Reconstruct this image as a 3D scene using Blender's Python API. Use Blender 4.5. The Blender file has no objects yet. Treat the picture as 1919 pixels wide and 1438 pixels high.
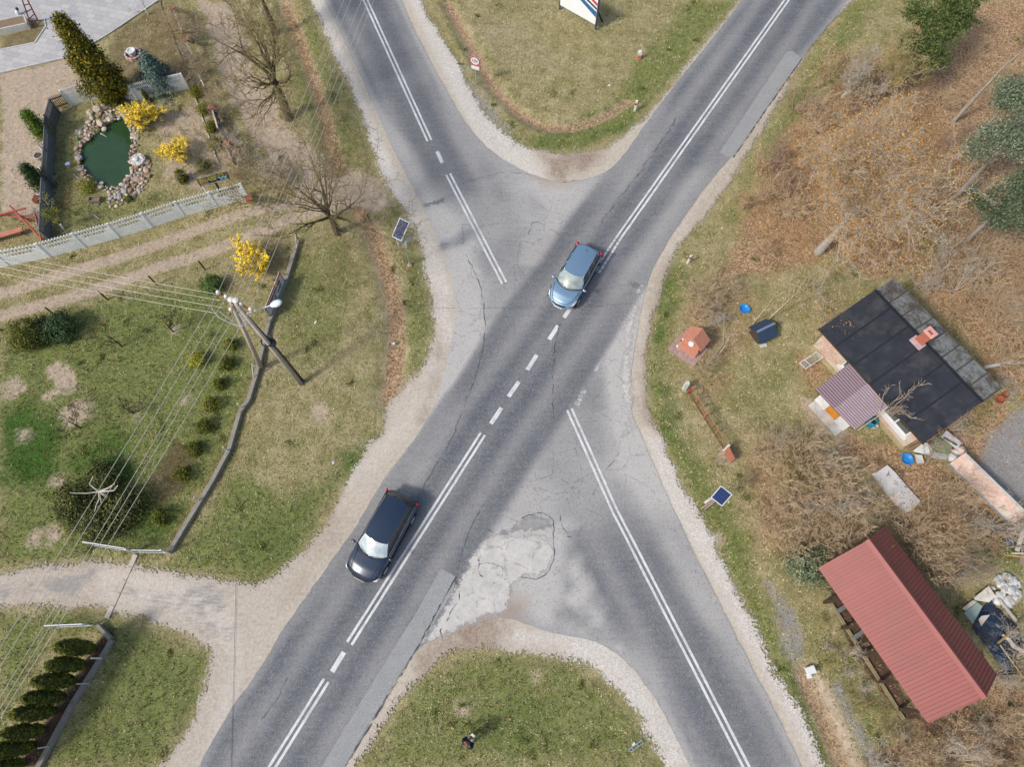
import bpy, bmesh, math, random
import numpy as np
from mathutils import Vector, Matrix
SC = bpy.context.scene
COL = SC.collection
R = math.radians
random.seed(7); RNG = np.random.default_rng(7)

# ---------------------------------------------------------------- camera, sky, sun, exposure
CAM_H, CAM_T, CAM_F = 37.5, R(21.7), 1332.0          # height, tilt from straight down, focal length in photo pixels
cam = bpy.data.cameras.new('camera'); cam.sensor_width = 36; cam.lens = 36*CAM_F/1919
cam.clip_start = .5; cam.clip_end = 6000
cam_o = bpy.data.objects.new('camera', cam); COL.objects.link(cam_o)
cam_o.location = (0, 0, CAM_H); cam_o.rotation_euler = (CAM_T, 0, 0); SC.camera = cam_o
SUN_EL, SUN_AZ = R(44), R(212)                        # azimuth of the vector towards the sun, counter-clockwise from +X
W = bpy.data.worlds.new("World"); SC.world = W; W.use_nodes = True
nt = W.node_tree; bg = nt.nodes['Background']
sky = nt.nodes.new('ShaderNodeTexSky'); sky.sky_type = 'NISHITA'; sky.sun_disc = False
sky.sun_elevation = SUN_EL; sky.sun_rotation = R(90) - SUN_AZ
sky.air_density = 1.2; sky.dust_density = 3.0; sky.ozone_density = 1.0
nt.links.new(sky.outputs[0], bg.inputs[0]); bg.inputs[1].default_value = 0.13
sl = bpy.data.lights.new('sun', 'SUN'); sl.energy = 2.0; sl.angle = R(8); sl.color = (1, .965, .91)
so = bpy.data.objects.new('sun', sl); COL.objects.link(so)
sd = Vector((math.cos(SUN_AZ)*math.cos(SUN_EL), math.sin(SUN_AZ)*math.cos(SUN_EL), math.sin(SUN_EL)))
so.rotation_euler = sd.to_track_quat('Z', 'Y').to_euler(); so.location = (0, 0, 60)
SC.view_settings.view_transform = 'Standard'; SC.view_settings.look = 'None'
SC.view_settings.gamma = 1; SC.view_settings.use_curve_mapping = False
SC.view_settings.exposure = 0.52

# ---------------------------------------------------------------- helpers
def G(px, py, z=0.):
    """photo pixel -> world point on the level z"""
    u = (px-959.5)/CAM_F; v = (719-py)/CAM_F
    c, s = math.cos(CAM_T), math.sin(CAM_T)
    t = (z-CAM_H)/(v*s-c)
    return Vector((u*t, (v*c+s)*t, z))
def GL(pts, z=0.): return [G(p[0], p[1], z) for p in pts]
def lin(v): v /= 255.; return v/12.92 if v < .04045 else ((v+.055)/1.055)**2.4
KEXP = 1.3
def A(r, g, b, k=None): k = k or KEXP; return (lin(r)/k, lin(g)/k, lin(b)/k)

def tag(o, label=None, cat=None, group=None, kind=None):
    if label: o['label'] = label
    if cat: o['category'] = cat
    if group: o['group'] = group
    if kind: o['kind'] = kind
    return o
def thing(name, label, cat, loc=(0, 0, 0), rz=0, group=None):
    o = bpy.data.objects.new(name, None); COL.objects.link(o)
    o.empty_display_size = .2; o.location = loc; o.rotation_euler = (0, 0, rz)
    return tag(o, label, cat, group)
def link_mesh(name, me, mat=None, parent=None, smooth=False, world=False):
    if mat:
        for m in (mat if isinstance(mat, (list, tuple)) else [mat]): me.materials.append(m)
    o = bpy.data.objects.new(name, me); COL.objects.link(o)
    if parent is not None:
        if world:
            inv = (Matrix.Translation(parent.location) @ parent.rotation_euler.to_matrix().to_4x4()).inverted()
            me.transform(inv)
        o.parent = parent
    if smooth: me.shade_smooth()
    return o
def copy_tree(o, parent=None):
    c = o.copy(); COL.objects.link(c); c.parent = parent
    for ch in list(o.children): copy_tree(ch, c)
    return c
def place(o, loc, rz=0, s=1., label=None, group=None):
    o.location = loc; o.rotation_euler = (0, 0, rz); o.scale = (s, s, s) if not isinstance(s, tuple) else s
    if label: o['label'] = label
    if group: o['group'] = group
    return o

class MB:
    def __init__(s): s.v = []; s.f = []
    def add(s, v, f):
        n = len(s.v); s.v += [tuple(p) for p in v]; s.f += [tuple(i+n for i in q) for q in f]; return s
    def box(s, c, d, rz=0, m=None):
        x, y, z = d[0]/2, d[1]/2, d[2]/2
        v = [Vector((a*x, b*y, e*z)) for e in (-1, 1) for b in (-1, 1) for a in (-1, 1)]
        mt = m if m is not None else Matrix.Rotation(rz, 3, 'Z')
        v = [mt @ p + Vector(c) for p in v]
        return s.add(v, [(0, 2, 3, 1), (4, 5, 7, 6), (0, 1, 5, 4), (2, 6, 7, 3), (0, 4, 6, 2), (1, 3, 7, 5)])
    def bar(s, a, b, w, h=None, up=(0, 0, 1)):
        a, b = Vector(a), Vector(b); h = h or w; d = b-a; L = d.length; x = d.normalized()
        y = Vector(up).cross(x)
        if y.length < 1e-4: y = Vector((0, 1, 0)).cross(x)
        y.normalize(); z = x.cross(y)
        return s.box((a+b)/2, (L, w, h), m=Matrix((x, y, z)).transposed())
    def tube(s, pts, r, n=6, cap=True):
        pts = [Vector(p) for p in pts]; k = len(pts)
        rr = r if isinstance(r, (list, tuple)) else [r]*k
        v = []; f = []
        for i, p in enumerate(pts):
            d = (pts[min(i+1, k-1)]-pts[max(i-1, 0)]).normalized()
            a = d.cross(Vector((0, 0, 1)))
            if a.length < .05: a = d.cross(Vector((1, 0, 0)))
            a.normalize(); b = d.cross(a)
            for j in range(n):
                t = 2*math.pi*j/n; v.append(p+(a*math.cos(t)+b*math.sin(t))*rr[i])
        for i in range(k-1):
            for j in range(n):
                q = (j+1) % n; f.append((i*n+j, i*n+q, (i+1)*n+q, (i+1)*n+j))
        if cap: f += [tuple(range(n))[::-1], tuple((k-1)*n+j for j in range(n))]
        return s.add(v, f)
    def lathe(s, c, prof, n=20, sx=1, sy=1):
        c = Vector(c); v = []; f = []
        for (r, z) in prof:
            for j in range(n):
                t = 2*math.pi*j/n; v.append(c+Vector((r*math.cos(t)*sx, r*math.sin(t)*sy, z)))
        for i in range(len(prof)-1):
            for j in range(n):
                q = (j+1) % n; f.append((i*n+j, i*n+q, (i+1)*n+q, (i+1)*n+j))
        f += [tuple(range(n))[::-1], tuple((len(prof)-1)*n+j for j in range(n))]
        return s.add(v, f)
    def prism(s, pts, z0, z1):
        n = len(pts); v = [Vector((p[0], p[1], z0)) for p in pts]+[Vector((p[0], p[1], z1)) for p in pts]
        ar = sum(pts[i][0]*pts[(i+1) % n][1]-pts[(i+1) % n][0]*pts[i][1] for i in range(n))
        f = [tuple(range(n, 2*n)), tuple(range(n))[::-1]]+[(i, (i+1) % n, (i+1) % n+n, i+n) for i in range(n)]
        if ar < 0: f = [q[::-1] for q in f]
        return s.add(v, f)
    def slab(s, quad, t):
        """quad of four 3-D points (top face), thickness t downwards"""
        q = [Vector(p) for p in quad]
        nrm = (q[1]-q[0]).cross(q[3]-q[0]).normalized()
        if nrm.z < 0: nrm = -nrm
        v = q+[p-nrm*t for p in q]
        f = [(0, 1, 2, 3), (7, 6, 5, 4)]+[(i, i+4, (i+1) % 4+4, (i+1) % 4) for i in range(4)]
        return s.add(v, f)
    def rock(s, c, r, seed, sq=.7):
        rd = random.Random(seed); bm = bmesh.new(); bmesh.ops.create_icosphere(bm, subdivisions=1, radius=1)
        ax = [rd.uniform(.75, 1.25) for _ in range(3)]; ang = rd.random()*6; ca, sa = math.cos(ang), math.sin(ang)
        v = []
        for q in bm.verts:
            k = rd.uniform(.85, 1.1); x, y, z = q.co.x*ax[0]*k*r, q.co.y*ax[1]*k*r, q.co.z*sq*k*r
            v.append((c[0]+x*ca-y*sa, c[1]+x*sa+y*ca, c[2]+z))
        f = [tuple(w.index for w in q.verts) for q in bm.faces]; bm.free()
        return s.add(v, f)
    def build(s, name, mat, parent=None, smooth=False, world=False, bevel=0):
        me = bpy.data.meshes.new(name); me.from_pydata(s.v, [], s.f)
        bm = bmesh.new(); bm.from_mesh(me); bmesh.ops.recalc_face_normals(bm, faces=bm.faces)
        if bevel:
            try: bmesh.ops.bevel(bm, geom=list(bm.edges), offset=bevel, segments=1, affect='EDGES', clamp_overlap=True)
            except Exception: pass
        bm.to_mesh(me); bm.free()
        return link_mesh(name, me, mat, parent, smooth, world)

def np_mesh(name, V, Fq, mat, parent=None, colors=None, world=False, smooth=False, corner=None):
    """fast mesh from arrays; Fq: (n,3) or (n,4)"""
    me = bpy.data.meshes.new(name); k = Fq.shape[1]
    me.vertices.add(len(V)); me.vertices.foreach_set('co', np.ascontiguousarray(V, dtype=np.float32).ravel())
    me.loops.add(Fq.size); me.loops.foreach_set('vertex_index', Fq.astype(np.int32).ravel())
    me.polygons.add(len(Fq)); me.polygons.foreach_set('loop_start', np.arange(0, Fq.size, k, dtype=np.int32))
    me.polygons.foreach_set('loop_total', np.full(len(Fq), k, dtype=np.int32))
    me.update(calc_edges=True); me.validate()
    if colors is not None:
        at = me.color_attributes.new('col', 'FLOAT_COLOR', 'POINT')
        c4 = np.ones((len(V), 4), dtype=np.float32); c4[:, :3] = colors; at.data.foreach_set('color', c4.ravel())
    return link_mesh(name, me, mat, parent, smooth, world)

# ---------------------------------------------------------------- materials
class NT:
    """tiny node-tree writer"""
    def __init__(s, name):
        s.m = bpy.data.materials.new(name); s.m.use_nodes = True; s.t = s.m.node_tree; s.n = s.t.nodes
        s.b = s.n['Principled BSDF']; s.co = s.n.new('ShaderNodeTexCoord').outputs['Object']
    def lk(s, a, b): s.t.links.new(a, b)
    def put(s, inp, v):
        if hasattr(v, 'is_output') or isinstance(v, bpy.types.NodeSocket): s.lk(v, inp)
        elif isinstance(v, (tuple, list)) and len(v) == 3 and inp.type == 'RGBA': inp.default_value = (*v, 1)
        else: inp.default_value = v
    def noise(s, sc, det=3, rough=.6, co=None, dist=0.):
        n = s.n.new('ShaderNodeTexNoise'); n.inputs['Scale'].default_value = sc; n.inputs['Detail'].default_value = det
        n.inputs['Roughness'].default_value = rough; n.inputs['Distortion'].default_value = dist
        s.lk(co or s.co, n.inputs['Vector']); return n.outputs[0]
    def mapping(s, sc=(1, 1, 1), rot=(0, 0, 0)):
        n = s.n.new('ShaderNodeMapping'); n.inputs['Scale'].default_value = sc; n.inputs['Rotation'].default_value = rot
        s.lk(s.co, n.inputs['Vector']); return n.outputs[0]
    def voro(s, sc, co=None, feat='F1', out='Distance'):
        n = s.n.new('ShaderNodeTexVoronoi'); n.feature = feat; n.inputs['Scale'].default_value = sc
        s.lk(co or s.co, n.inputs['Vector']); return n.outputs[out]
    def math(s, op, a, b=0., c=0., clamp=False):
        n = s.n.new('ShaderNodeMath'); n.operation = op; n.use_clamp = clamp
        s.put(n.inputs[0], a); s.put(n.inputs[1], b); s.put(n.inputs[2], c); return n.outputs[0]
    def ramp(s, f, a, b, ca=0., cb=1.):
        n = s.n.new('ShaderNodeMapRange'); n.inputs[1].default_value = a; n.inputs[2].default_value = b
        n.inputs[3].default_value = ca; n.inputs[4].default_value = cb; s.put(n.inputs[0], f); return n.outputs[0]
    def mix(s, f, a, b, mode='MIX'):
        n = s.n.new('ShaderNodeMix'); n.data_type = 'RGBA'; n.blend_type = mode
        s.put(n.inputs[0], f); s.put(n.inputs[6], a); s.put(n.inputs[7], b); return n.outputs[2]
    def attr(s, name, out='Fac'):
        n = s.n.new('ShaderNodeAttribute'); n.attribute_name = name; return n.outputs[out]
    def sep(s, c):
        n = s.n.new('ShaderNodeSeparateColor'); s.lk(c, n.inputs[0]); return n.outputs
    def bump(s, h, st=.3, d=.02):
        n = s.n.new('ShaderNodeBump'); n.inputs['Strength'].default_value = st; n.inputs['Distance'].default_value = d
        s.put(n.inputs['Height'], h); s.lk(n.outputs[0], s.b.inputs['Normal'])
    def out(s, col, rough=.8, metal=0., spec=.3):
        s.put(s.b.inputs['Base Color'], col); s.put(s.b.inputs['Roughness'], rough)
        s.b.inputs['Metallic'].default_value = metal; s.b.inputs['Specular IOR Level'].default_value = spec
        return s.m
MC = {}
def mat(name, col, rough=.75, var=.18, sc=3., metal=0., spec=.35, bump=0., dirt=None, dsc=1.5, damt=.35, rnd=.0):
    if name in MC: return MC[name]
    t = NT(name)
    f = t.noise(sc, 5, .65)
    lo = tuple(c*(1-var) for c in col); hi = tuple(min(1, c*(1+var)) for c in col)
    c = t.mix(t.ramp(f, .3, .7), lo, hi)
    if dirt: c = t.mix(t.ramp(t.noise(dsc, 6, .7), .5, .68, 0, damt), c, dirt)
    if rnd:
        oi = t.n.new('ShaderNodeObjectInfo').outputs['Random']
        c = t.mix(1., c, t.mix(oi, (1-rnd,)*3, (1+rnd,)*3), 'MULTIPLY')
    if bump: t.bump(t.noise(sc*4, 4, .7), bump)
    MC[name] = t.out(c, rough, metal, spec); return MC[name]
def attr_mat(name, rough=.8, var=.25, sc=6., trans=0.):
    t = NT(name); f = t.noise(sc, 3)
    c = t.mix(1., t.attr('col', 'Color'), t.mix(t.ramp(f, .3, .7), (1-var,)*3, (1+var,)*3), 'MULTIPLY')
    return t.out(c, rough, spec=.15)
# ================================================================ THE SETTING: one ground sheet, verges, roads, paths
STEP = .15
def axis(a, b):
    f = np.arange(a, b+1e-6, STEP)
    g = []; x = b; d = .6
    while x < b+2600: x += d; g.append(x); d *= 1.28
    h = []; x = a; d = .6
    while x > a-2600: x -= d; h.append(x); d *= 1.28
    return np.concatenate([np.array(h[::-1]), f, np.array(g)])
XS, YS = axis(-41, 41), axis(-8.5, 51)
NX, NY = len(XS), len(YS)
GX, GY = np.meshgrid(XS, YS)              # shape (NY,NX)
def vnoise(x, y, sc, seed):
    r = np.random.default_rng(seed); T = r.random((256, 256))
    u = x*sc; v = y*sc; i = np.floor(u).astype(int); j = np.floor(v).astype(int); fu = u-i; fv = v-j
    fu = fu*fu*(3-2*fu); fv = fv*fv*(3-2*fv); i0, j0, i1, j1 = i % 256, j % 256, (i+1) % 256, (j+1) % 256
    return (T[j0, i0]*(1-fu)+T[j0, i1]*fu)*(1-fv)+(T[j1, i0]*(1-fu)+T[j1, i1]*fu)*fv-.5
def fnoise(x, y, sc, seed, o=3):
    return sum(vnoise(x, y, sc*2**k, seed+k)*.5**k for k in range(o))
def ss(x, a, b):
    t = np.clip((x-a)/(b-a), 0, 1); return t*t*(3-2*t)
def seg_d2(X, Y, P, Q):
    dx, dy = Q[0]-P[0], Q[1]-P[1]; L = dx*dx+dy*dy+1e-12
    t = np.clip(((X-P[0])*dx+(Y-P[1])*dy)/L, 0, 1)
    return (X-P[0]-t*dx)**2+(Y-P[1]-t*dy)**2
def sdf_w(poly, X=None, Y=None):
    """signed distance (negative inside) of a world polygon"""
    X = GX if X is None else X; Y = GY if Y is None else Y
    d = np.full(X.shape, 1e12); ins = np.zeros(X.shape, bool); n = len(poly)
    for k in range(n):
        P, Q = poly[k], poly[(k+1) % n]
        np.minimum(d, seg_d2(X, Y, P, Q), out=d)
        if P[1] != Q[1]:
            c = (P[1] > Y) != (Q[1] > Y)
            ins ^= c & (X < (Q[0]-P[0])*(Y-P[1])/(Q[1]-P[1])+P[0])
    return np.where(ins, -1, 1)*np.sqrt(d)
def local(pts, m):
    """index window of the fine grid around points"""
    xs = [p[0] for p in pts]; ys = [p[1] for p in pts]
    return (slice(max(0, np.searchsorted(YS, min(ys)-m)-1), np.searchsorted(YS, max(ys)+m)+1),
            slice(max(0, np.searchsorted(XS, min(xs)-m)-1), np.searchsorted(XS, max(xs)+m)+1))
def smooth(pts, it=2):
    """Chaikin corner cutting of an open polyline"""
    for _ in range(it):
        q = [pts[0]]
        for a, b in zip(pts[:-1], pts[1:]):
            a, b = np.array(a), np.array(b); q += [tuple(a*.75+b*.25), tuple(a*.25+b*.75)]
        q.append(pts[-1]); pts = q
    return pts
def chain(px, ext0=None, ext1=None):
    """photo polyline -> smooth world polyline, run on straight beyond the frame at either end"""
    w = [tuple(G(*p)[:2]) for p in px]; w = smooth(w, 2)
    if ext0: a, b = np.array(w[0]), np.array(w[2]); d = (a-b)/np.linalg.norm(a-b); w = [tuple(a+d*ext0)]+w
    if ext1: a, b = np.array(w[-1]), np.array(w[-3]); d = (a-b)/np.linalg.norm(a-b); w = w+[tuple(a+d*ext1)]
    return w
EXT = 900.
# --- asphalt outline, going round the crossing
A_left_top = [(1390, 0), (1327, 83), (1277, 143), (1213, 227), (1170, 290), (1140, 322), (1090, 338), (1055, 342), (1010, 334), (957, 308), (927, 287), (893, 257), (860, 213), (793, 90), (752, 0)]
B_left = [(608, 0), (662, 113), (713, 227), (747, 300), (787, 377), (812, 433), (836, 480), (852, 545), (853, 613), (838, 680), (822, 735), (800, 787), (780, 820), (757, 850), (720, 897), (690, 950), (668, 990), (640, 1025), (590, 1095), (560, 1140), (523, 1191), (487, 1258), (427, 1335), (373, 1437)]
A_right_bot = [(647, 1437), (680, 1378), (747, 1268), (785, 1213), (830, 1192), (880, 1175), (930, 1158), (975, 1165), (1027, 1187), (1080, 1195), (1127, 1207), (1175, 1240), (1223, 1301), (1260, 1371), (1293, 1437)]
B_right = [(1503, 1437), (1440, 1311), (1347, 1131), (1262, 959), (1207, 830), (1188, 790), (1178, 745), (1183, 690), (1196, 610), (1206, 550), (1222, 505), (1250, 455), (1293, 390), (1333, 335), (1370, 297), (1439, 197), (1502, 108), (1527, 77), (1590, 0)]
ROAD = chain(A_left_top, EXT, EXT)+chain(B_left, EXT, EXT)+chain(A_right_bot, EXT, EXT)+chain(B_right, EXT, EXT)
# --- outline of everything unpaved but bare beside the roads
v_top = [(1380, 0), (1360, 30), (1303, 100), (1253, 160), (1213, 213), (1167, 250), (1133, 277), (1077, 287), (1010, 283), (960, 263), (930, 235), (890, 187), (868, 130), (843, 90), (813, 45), (790, 0)]
v_left = [(582, 0), (610, 67), (640, 133), (667, 193), (690, 253), (702, 300), (735, 370), (768, 415), (790, 480), (803, 547), (813, 613), (800, 667), (780, 700), (747, 723), (718, 773), (712, 823), (693, 817), (680, 853), (647, 900), (623, 960), (590, 1008), (547, 1051), (500, 1091), (465, 1097), (417, 1083), (333, 1071), (283, 1061), (200, 1051), (133, 1053), (67, 1058), (0, 1071)]
v_drive = [(0, 1143), (100, 1140), (193, 1148), (273, 1161), (313, 1178), (353, 1195), (398, 1228), (382, 1268), (373, 1318), (353, 1358), (333, 1391), (293, 1437)]
v_isl = [(670, 1437), (720, 1358), (767, 1295), (807, 1258), (840, 1231), (897, 1215), (940, 1221), (1000, 1228), (1070, 1238), (1110, 1255), (1147, 1288), (1190, 1335), (1213, 1381), (1243, 1437)]
v_right = [(1547, 1437), (1507, 1335), (1457, 1268), (1439, 1218), (1407, 1145), (1370, 1085), (1340, 1011), (1310, 960), (1270, 890), (1250, 840), (1222, 780), (1213, 713), (1215, 650), (1227, 590), (1243, 540), (1260, 490), (1282, 455), (1313, 420), (1353, 367), (1400, 290), (1439, 232), (1460, 193), (1493, 133), (1540, 57), (1600, 0)]
def on(c, k): a, b = np.array(c[-1 if k else 0]), None; return a
VERGE = (chain(v_top, EXT, EXT)+chain(v_left, EXT, 300)+chain(v_drive, 300, EXT)+chain(v_isl, EXT, EXT)+chain(v_right, EXT, EXT))
S_road = sdf_w(ROAD); S_verge = sdf_w(VERGE)
nz1 = fnoise(GX, GY, 1.3, 11); nz2 = fnoise(GX, GY, 4., 21, 2); nz3 = fnoise(GX, GY, .35, 31)
nz4 = fnoise(GX, GY, 2.6, 41, 2)
S_verge = np.minimum(S_verge+nz1*.25+nz4*.15-.2, S_road+.12)
S_road_r = S_road+nz2*.06+nz1*.07
# --- centre lines
CA_px = [(1474, 0), (1439, 56), (1300, 250), (1133, 482), (1094, 541), (1065, 584), (1036, 624), (998, 680), (964, 730), (929, 780), (905, 816), (780, 1007), (655, 1207), (634, 1241), (612, 1276), (511, 1438)]
CB_px = [(685, 0), (805, 264), (824, 297), (841, 329), (945, 532), (1067, 768), (1152, 958), (1398, 1438)]
CA = [tuple(G(*p)[:2]) for p in CA_px]; CB = [tuple(G(*p)[:2]) for p in CB_px]
def extend(c):
    a, b = np.array(c[0]), np.array(c[1]); e, f = np.array(c[-1]), np.array(c[-2])
    return [tuple(a+(a-b)/np.linalg.norm(a-b)*EXT)]+c+[tuple(e+(e-f)/np.linalg.norm(e-f)*EXT)]
def linedist(c, signed=True):
    d = np.full(GX.shape, 1e12); sg = np.zeros(GX.shape)
    for P, Q in zip(c[:-1], c[1:]):
        k = seg_d2(GX, GY, P, Q); cr = (Q[0]-P[0])*(GY-P[1])-(Q[1]-P[1])*(GX-P[0])
        m = k < d; sg[m] = np.sign(cr[m]); d[m] = k[m]
    return np.sqrt(d)*sg
dA, dB = linedist(extend(CA)), linedist(extend(CB))

def capsule(px, w, soft, X=None, Y=None, z=0):
    w_ = [tuple(G(*p)[:2]) for p in px]; w_ = smooth(w_, 1)
    sl_ = local(w_, w+soft+.5); x, y = GX[sl_], GY[sl_]; d = np.full(x.shape, 1e12)
    for P, Q in zip(w_[:-1], w_[1:]): np.minimum(d, seg_d2(x, y, P, Q), out=d)
    return sl_, 1-ss(np.sqrt(d), w-soft, w+soft)
def area(px, soft, rag=.3):
    w_ = [tuple(G(*p)[:2]) for p in px]; sl_ = local(w_, soft+1)
    s = sdf_w(w_, GX[sl_], GY[sl_])+nz1[sl_]*rag*2
    return sl_, 1-ss(s, -soft, soft)
def disc(px, py, r, soft=.3):
    c = G(px, py); sl_ = local([c], r+soft+.3)
    return sl_, 1-ss(np.hypot(GX[sl_]-c.x, GY[sl_]-c.y)+nz1[sl_]*.5, r-soft, r+soft)
# ground cover weights: 0 green 1 tan dirt 2 leaf litter 3 dark soil and painted barn shade 4 grey gravel 5 lush 6 orange-brown dry
WT = np.zeros((7,)+GX.shape)
def put(k, sm, st=1.):
    s, m = sm; WT[k][s] = np.maximum(WT[k][s], m*st)
for px, st in [([(0, 615), (100, 590), (400, 520), (480, 690), (430, 850), (300, 1030), (0, 1060)], .92),
               ([(330, 1040), (450, 870), (540, 930), (640, 880), (735, 800), (690, 840), (640, 900), (560, 1040), (480, 1090), (300, 1062)], .85),
               ([(0, 1148), (190, 1150), (390, 1230), (370, 1330), (290, 1438), (90, 1438), (215, 1200), (180, 1175), (100, 1185), (0, 1390)], .85),
               ([(690, 1438), (770, 1300), (850, 1235), (960, 1228), (1080, 1245), (1190, 1340), (1240, 1438)], .72),
               ([(1010, 283), (1180, 245), (1380, 0), (1290, 0), (1200, 110), (1150, 190), (1060, 235), (980, 255)], .8),
               ([(1240, 530), (1275, 480), (1300, 520), (1250, 600), (1240, 700), (1260, 790), (1300, 850), (1400, 1000), (1400, 1080), (1547, 1330), (1600, 1438), (1540, 1438), (1439, 1218), (1310, 960), (1222, 780), (1213, 700)], .9),
               ([(580, 20), (690, 260), (650, 330), (600, 300), (540, 150)], .65), ([(740, 400), (790, 480), (812, 613), (790, 690), (760, 700), (760, 560)], .65),
               ([(480, 560), (560, 480), (640, 440), (670, 520), (640, 640), (560, 700)], .55),
               ([(100, 260), (150, 200), (140, 330), (200, 370), (330, 360), (230, 420), (100, 450)], .6),
               ([(1290, 640), (1400, 700), (1500, 640), (1530, 690), (1470, 740), (1440, 800), (1300, 740)], .35),
               ([(1340, 440), (1450, 230), (1560, 60), (1600, 0), (1650, 0), (1560, 130), (1480, 250), (1400, 360)], .7),
               ([(1500, 1130), (1560, 1180), (1660, 1330), (1640, 1400), (1540, 1280)], .5), ([(1830, 1000), (1919, 1000), (1919, 1080), (1850, 1060)], .8)]: put(0, area(px, .8), st)
for px, st in [([(0, 770), (60, 750), (115, 800), (110, 890), (50, 905), (0, 895)], .9), ([(190, 800), (250, 815), (250, 920), (150, 900), (130, 870)], .75),
               ([(210, 930), (330, 940), (370, 940), (320, 1030), (240, 1020)], .6), ([(640, 850), (735, 800), (700, 845), (650, 890)], .8),
               ([(1240, 530), (1262, 500), (1262, 560), (1240, 640), (1228, 640)], .8), ([(1225, 700), (1245, 690), (1290, 850), (1275, 860), (1235, 780)], .55),
               ([(950, 1290), (1040, 1300), (1060, 1400), (960, 1438), (900, 1400)], .35), ([(960, 250), (1060, 262), (1170, 225), (1200, 190), (1190, 235), (1080, 283), (1000, 277)], .5),
               ([(420, 1000), (560, 940), (560, 1040), (470, 1080)], .35)]: put(5, area(px, .9), st)
for px, st in [([(0, 138), (133, 107), (165, 150), (100, 195), (92, 400), (0, 405)], 1.), ([(375, 0), (440, 0), (470, 120), (545, 235), (610, 300), (700, 330), (750, 390), (640, 392), (560, 375), (500, 300), (445, 215), (405, 120)], .9),
               ([(275, 225), (390, 190), (440, 320), (360, 350), (310, 330), (300, 270)], .65), ([(92, 690), (130, 682), (138, 730), (115, 750), (72, 752), (98, 720)], .9),
               ([(575, 740), (620, 750), (625, 790), (585, 800)], .5), ([(1480, 740), (1520, 735), (1590, 810), (1640, 850), (1600, 860), (1520, 790)], .9),
               ([(440, 470), (555, 445), (520, 520), (430, 520)], .3), ([(840, 20), (990, 150), (1060, 120), (1000, 60), (880, 0)], .35)]: put(1, area(px, .35), st)
put(1, capsule([(-60, 560), (0, 552), (77, 527), (160, 500), (233, 480), (400, 420), (480, 393), (600, 372)], .42, .25), .95)
put(1, capsule([(-60, 610), (0, 592), (100, 567), (200, 537), (300, 500), (367, 482), (480, 437), (560, 405), (660, 380)], .42, .25), .95)
put(1, capsule([(1520, 1265), (1560, 1340), (1600, 1438)], .6, .3), .7)
put(1, capsule([(555, 470), (530, 560), (495, 690), (480, 760)], .35, .3), .35)
for x, y, r in [(25, 728, .75), (43, 822, .55), (145, 775, .9), (70, 1010, .6), (100, 1000, .6), (600, 770, .5), (110, 905, .4), (345, 750, .5), (255, 780, .3), (330, 620, .35), (870, 1330, .5), (1010, 1270, .35), (1360, 860, .6), (1320, 790, .35), (1345, 1010, .5)]: put(1, disc(x, y, r, .45), .72)
LITTER = [([(1470, 250), (1560, 160), (1700, 60), (1760, 0), (1930, 0), (1930, 520), (1700, 505), (1640, 530), (1560, 480), (1430, 520), (1350, 520), (1400, 400)], .9),
          ([(1600, 815), (1720, 845), (1930, 960), (1930, 1010), (1700, 1010), (1640, 900), (1560, 850)], .85), ([(1700, 1350), (1930, 1230), (1930, 1450), (1600, 1450)], .8),
          ([(1700, 500), (1930, 480), (1930, 760), (1880, 730), (1720, 540)], .85), ([(1490, 660), (1560, 700), (1530, 740), (1505, 700)], .9), ([(1700, 850), (1880, 720), (1900, 800), (1840, 880)], .9),
          ([(1290, 690), (1390, 700), (1350, 760), (1300, 740)], .55), ([(1270, 590), (1400, 500), (1450, 640), (1340, 690), (1290, 680)], .5), ([(1380, 850), (1600, 850), (1640, 1010), (1540, 1110), (1420, 1010)], .6)]
for px, st in LITTER: put(2, area(px, .8), st)
DITCH = [([(535, 10), (575, 110), (605, 200), (625, 285), (635, 320)], .42, .9), ([(672, 395), (700, 440), (722, 500), (738, 560), (745, 620), (738, 700), (728, 745)], .5, .85), ([(840, 5), (888, 95), (925, 165), (985, 222), (1050, 243), (1125, 222), (1175, 190)], .34, .75), ([(1505, 1262), (1530, 1320), (1580, 1438)], .4, .7)]
for px, w, st in DITCH: put(2, capsule(px, w*1.05, .25), st*.9); put(1, capsule(px, w*1.35, .3), .6)
for px, st in [([(205, 1180), (214, 1205), (150, 1310), (80, 1445), (20, 1445), (120, 1310), (175, 1220)], .95), ([(325, 820), (375, 840), (345, 930), (300, 950), (265, 910)], .6),
               ([(212, 63), (300, 4), (348, 60), (372, 170), (240, 172), (190, 130)], .5), ([(245, 120), (350, 150), (340, 175), (245, 172)], .6),
               ([(1540, 1080), (1575, 1110), (1730, 1350), (1690, 1350), (1600, 1230)], .9), ([(0, 97), (66, 82), (85, 52), (82, 36), (58, 40), (55, 52), (0, 66)], .5), ([(440, 455), (556, 440), (530, 500), (520, 500)], .4), ([(1640, 850), (1700, 880), (1700, 920), (1640, 880)], .6)]: put(3, area(px, .3, .12), st)  # first strip here: shade under the open barn side, darkened into the ground
for px, st in [([(1845, 810), (1930, 760), (1930, 965), (1830, 880)], .95), ([(1440, 1090), (1480, 1120), (1512, 1200), (1500, 1265), (1465, 1230)], .7), ([(850, 70), (880, 140), (960, 240), (930, 240), (880, 180)], .6)]: put(4, area(px, .5), st)
put(4, capsule([(1570, 1290), (1600, 1350), (1640, 1438)], .35, .3), .7)
for px, st in [([(1380, 380), (1500, 200), (1700, 170), (1800, 260), (1780, 420), (1640, 500), (1440, 470)], .35), ([(130, 325), (145, 330), (125, 400), (112, 390)], .6), ([(470, 700), (485, 700), (430, 860), (330, 1030), (300, 1030), (410, 850)], .3)]: put(6, area(px, .8), st)
WT = np.clip(WT, 0, 1)
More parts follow.
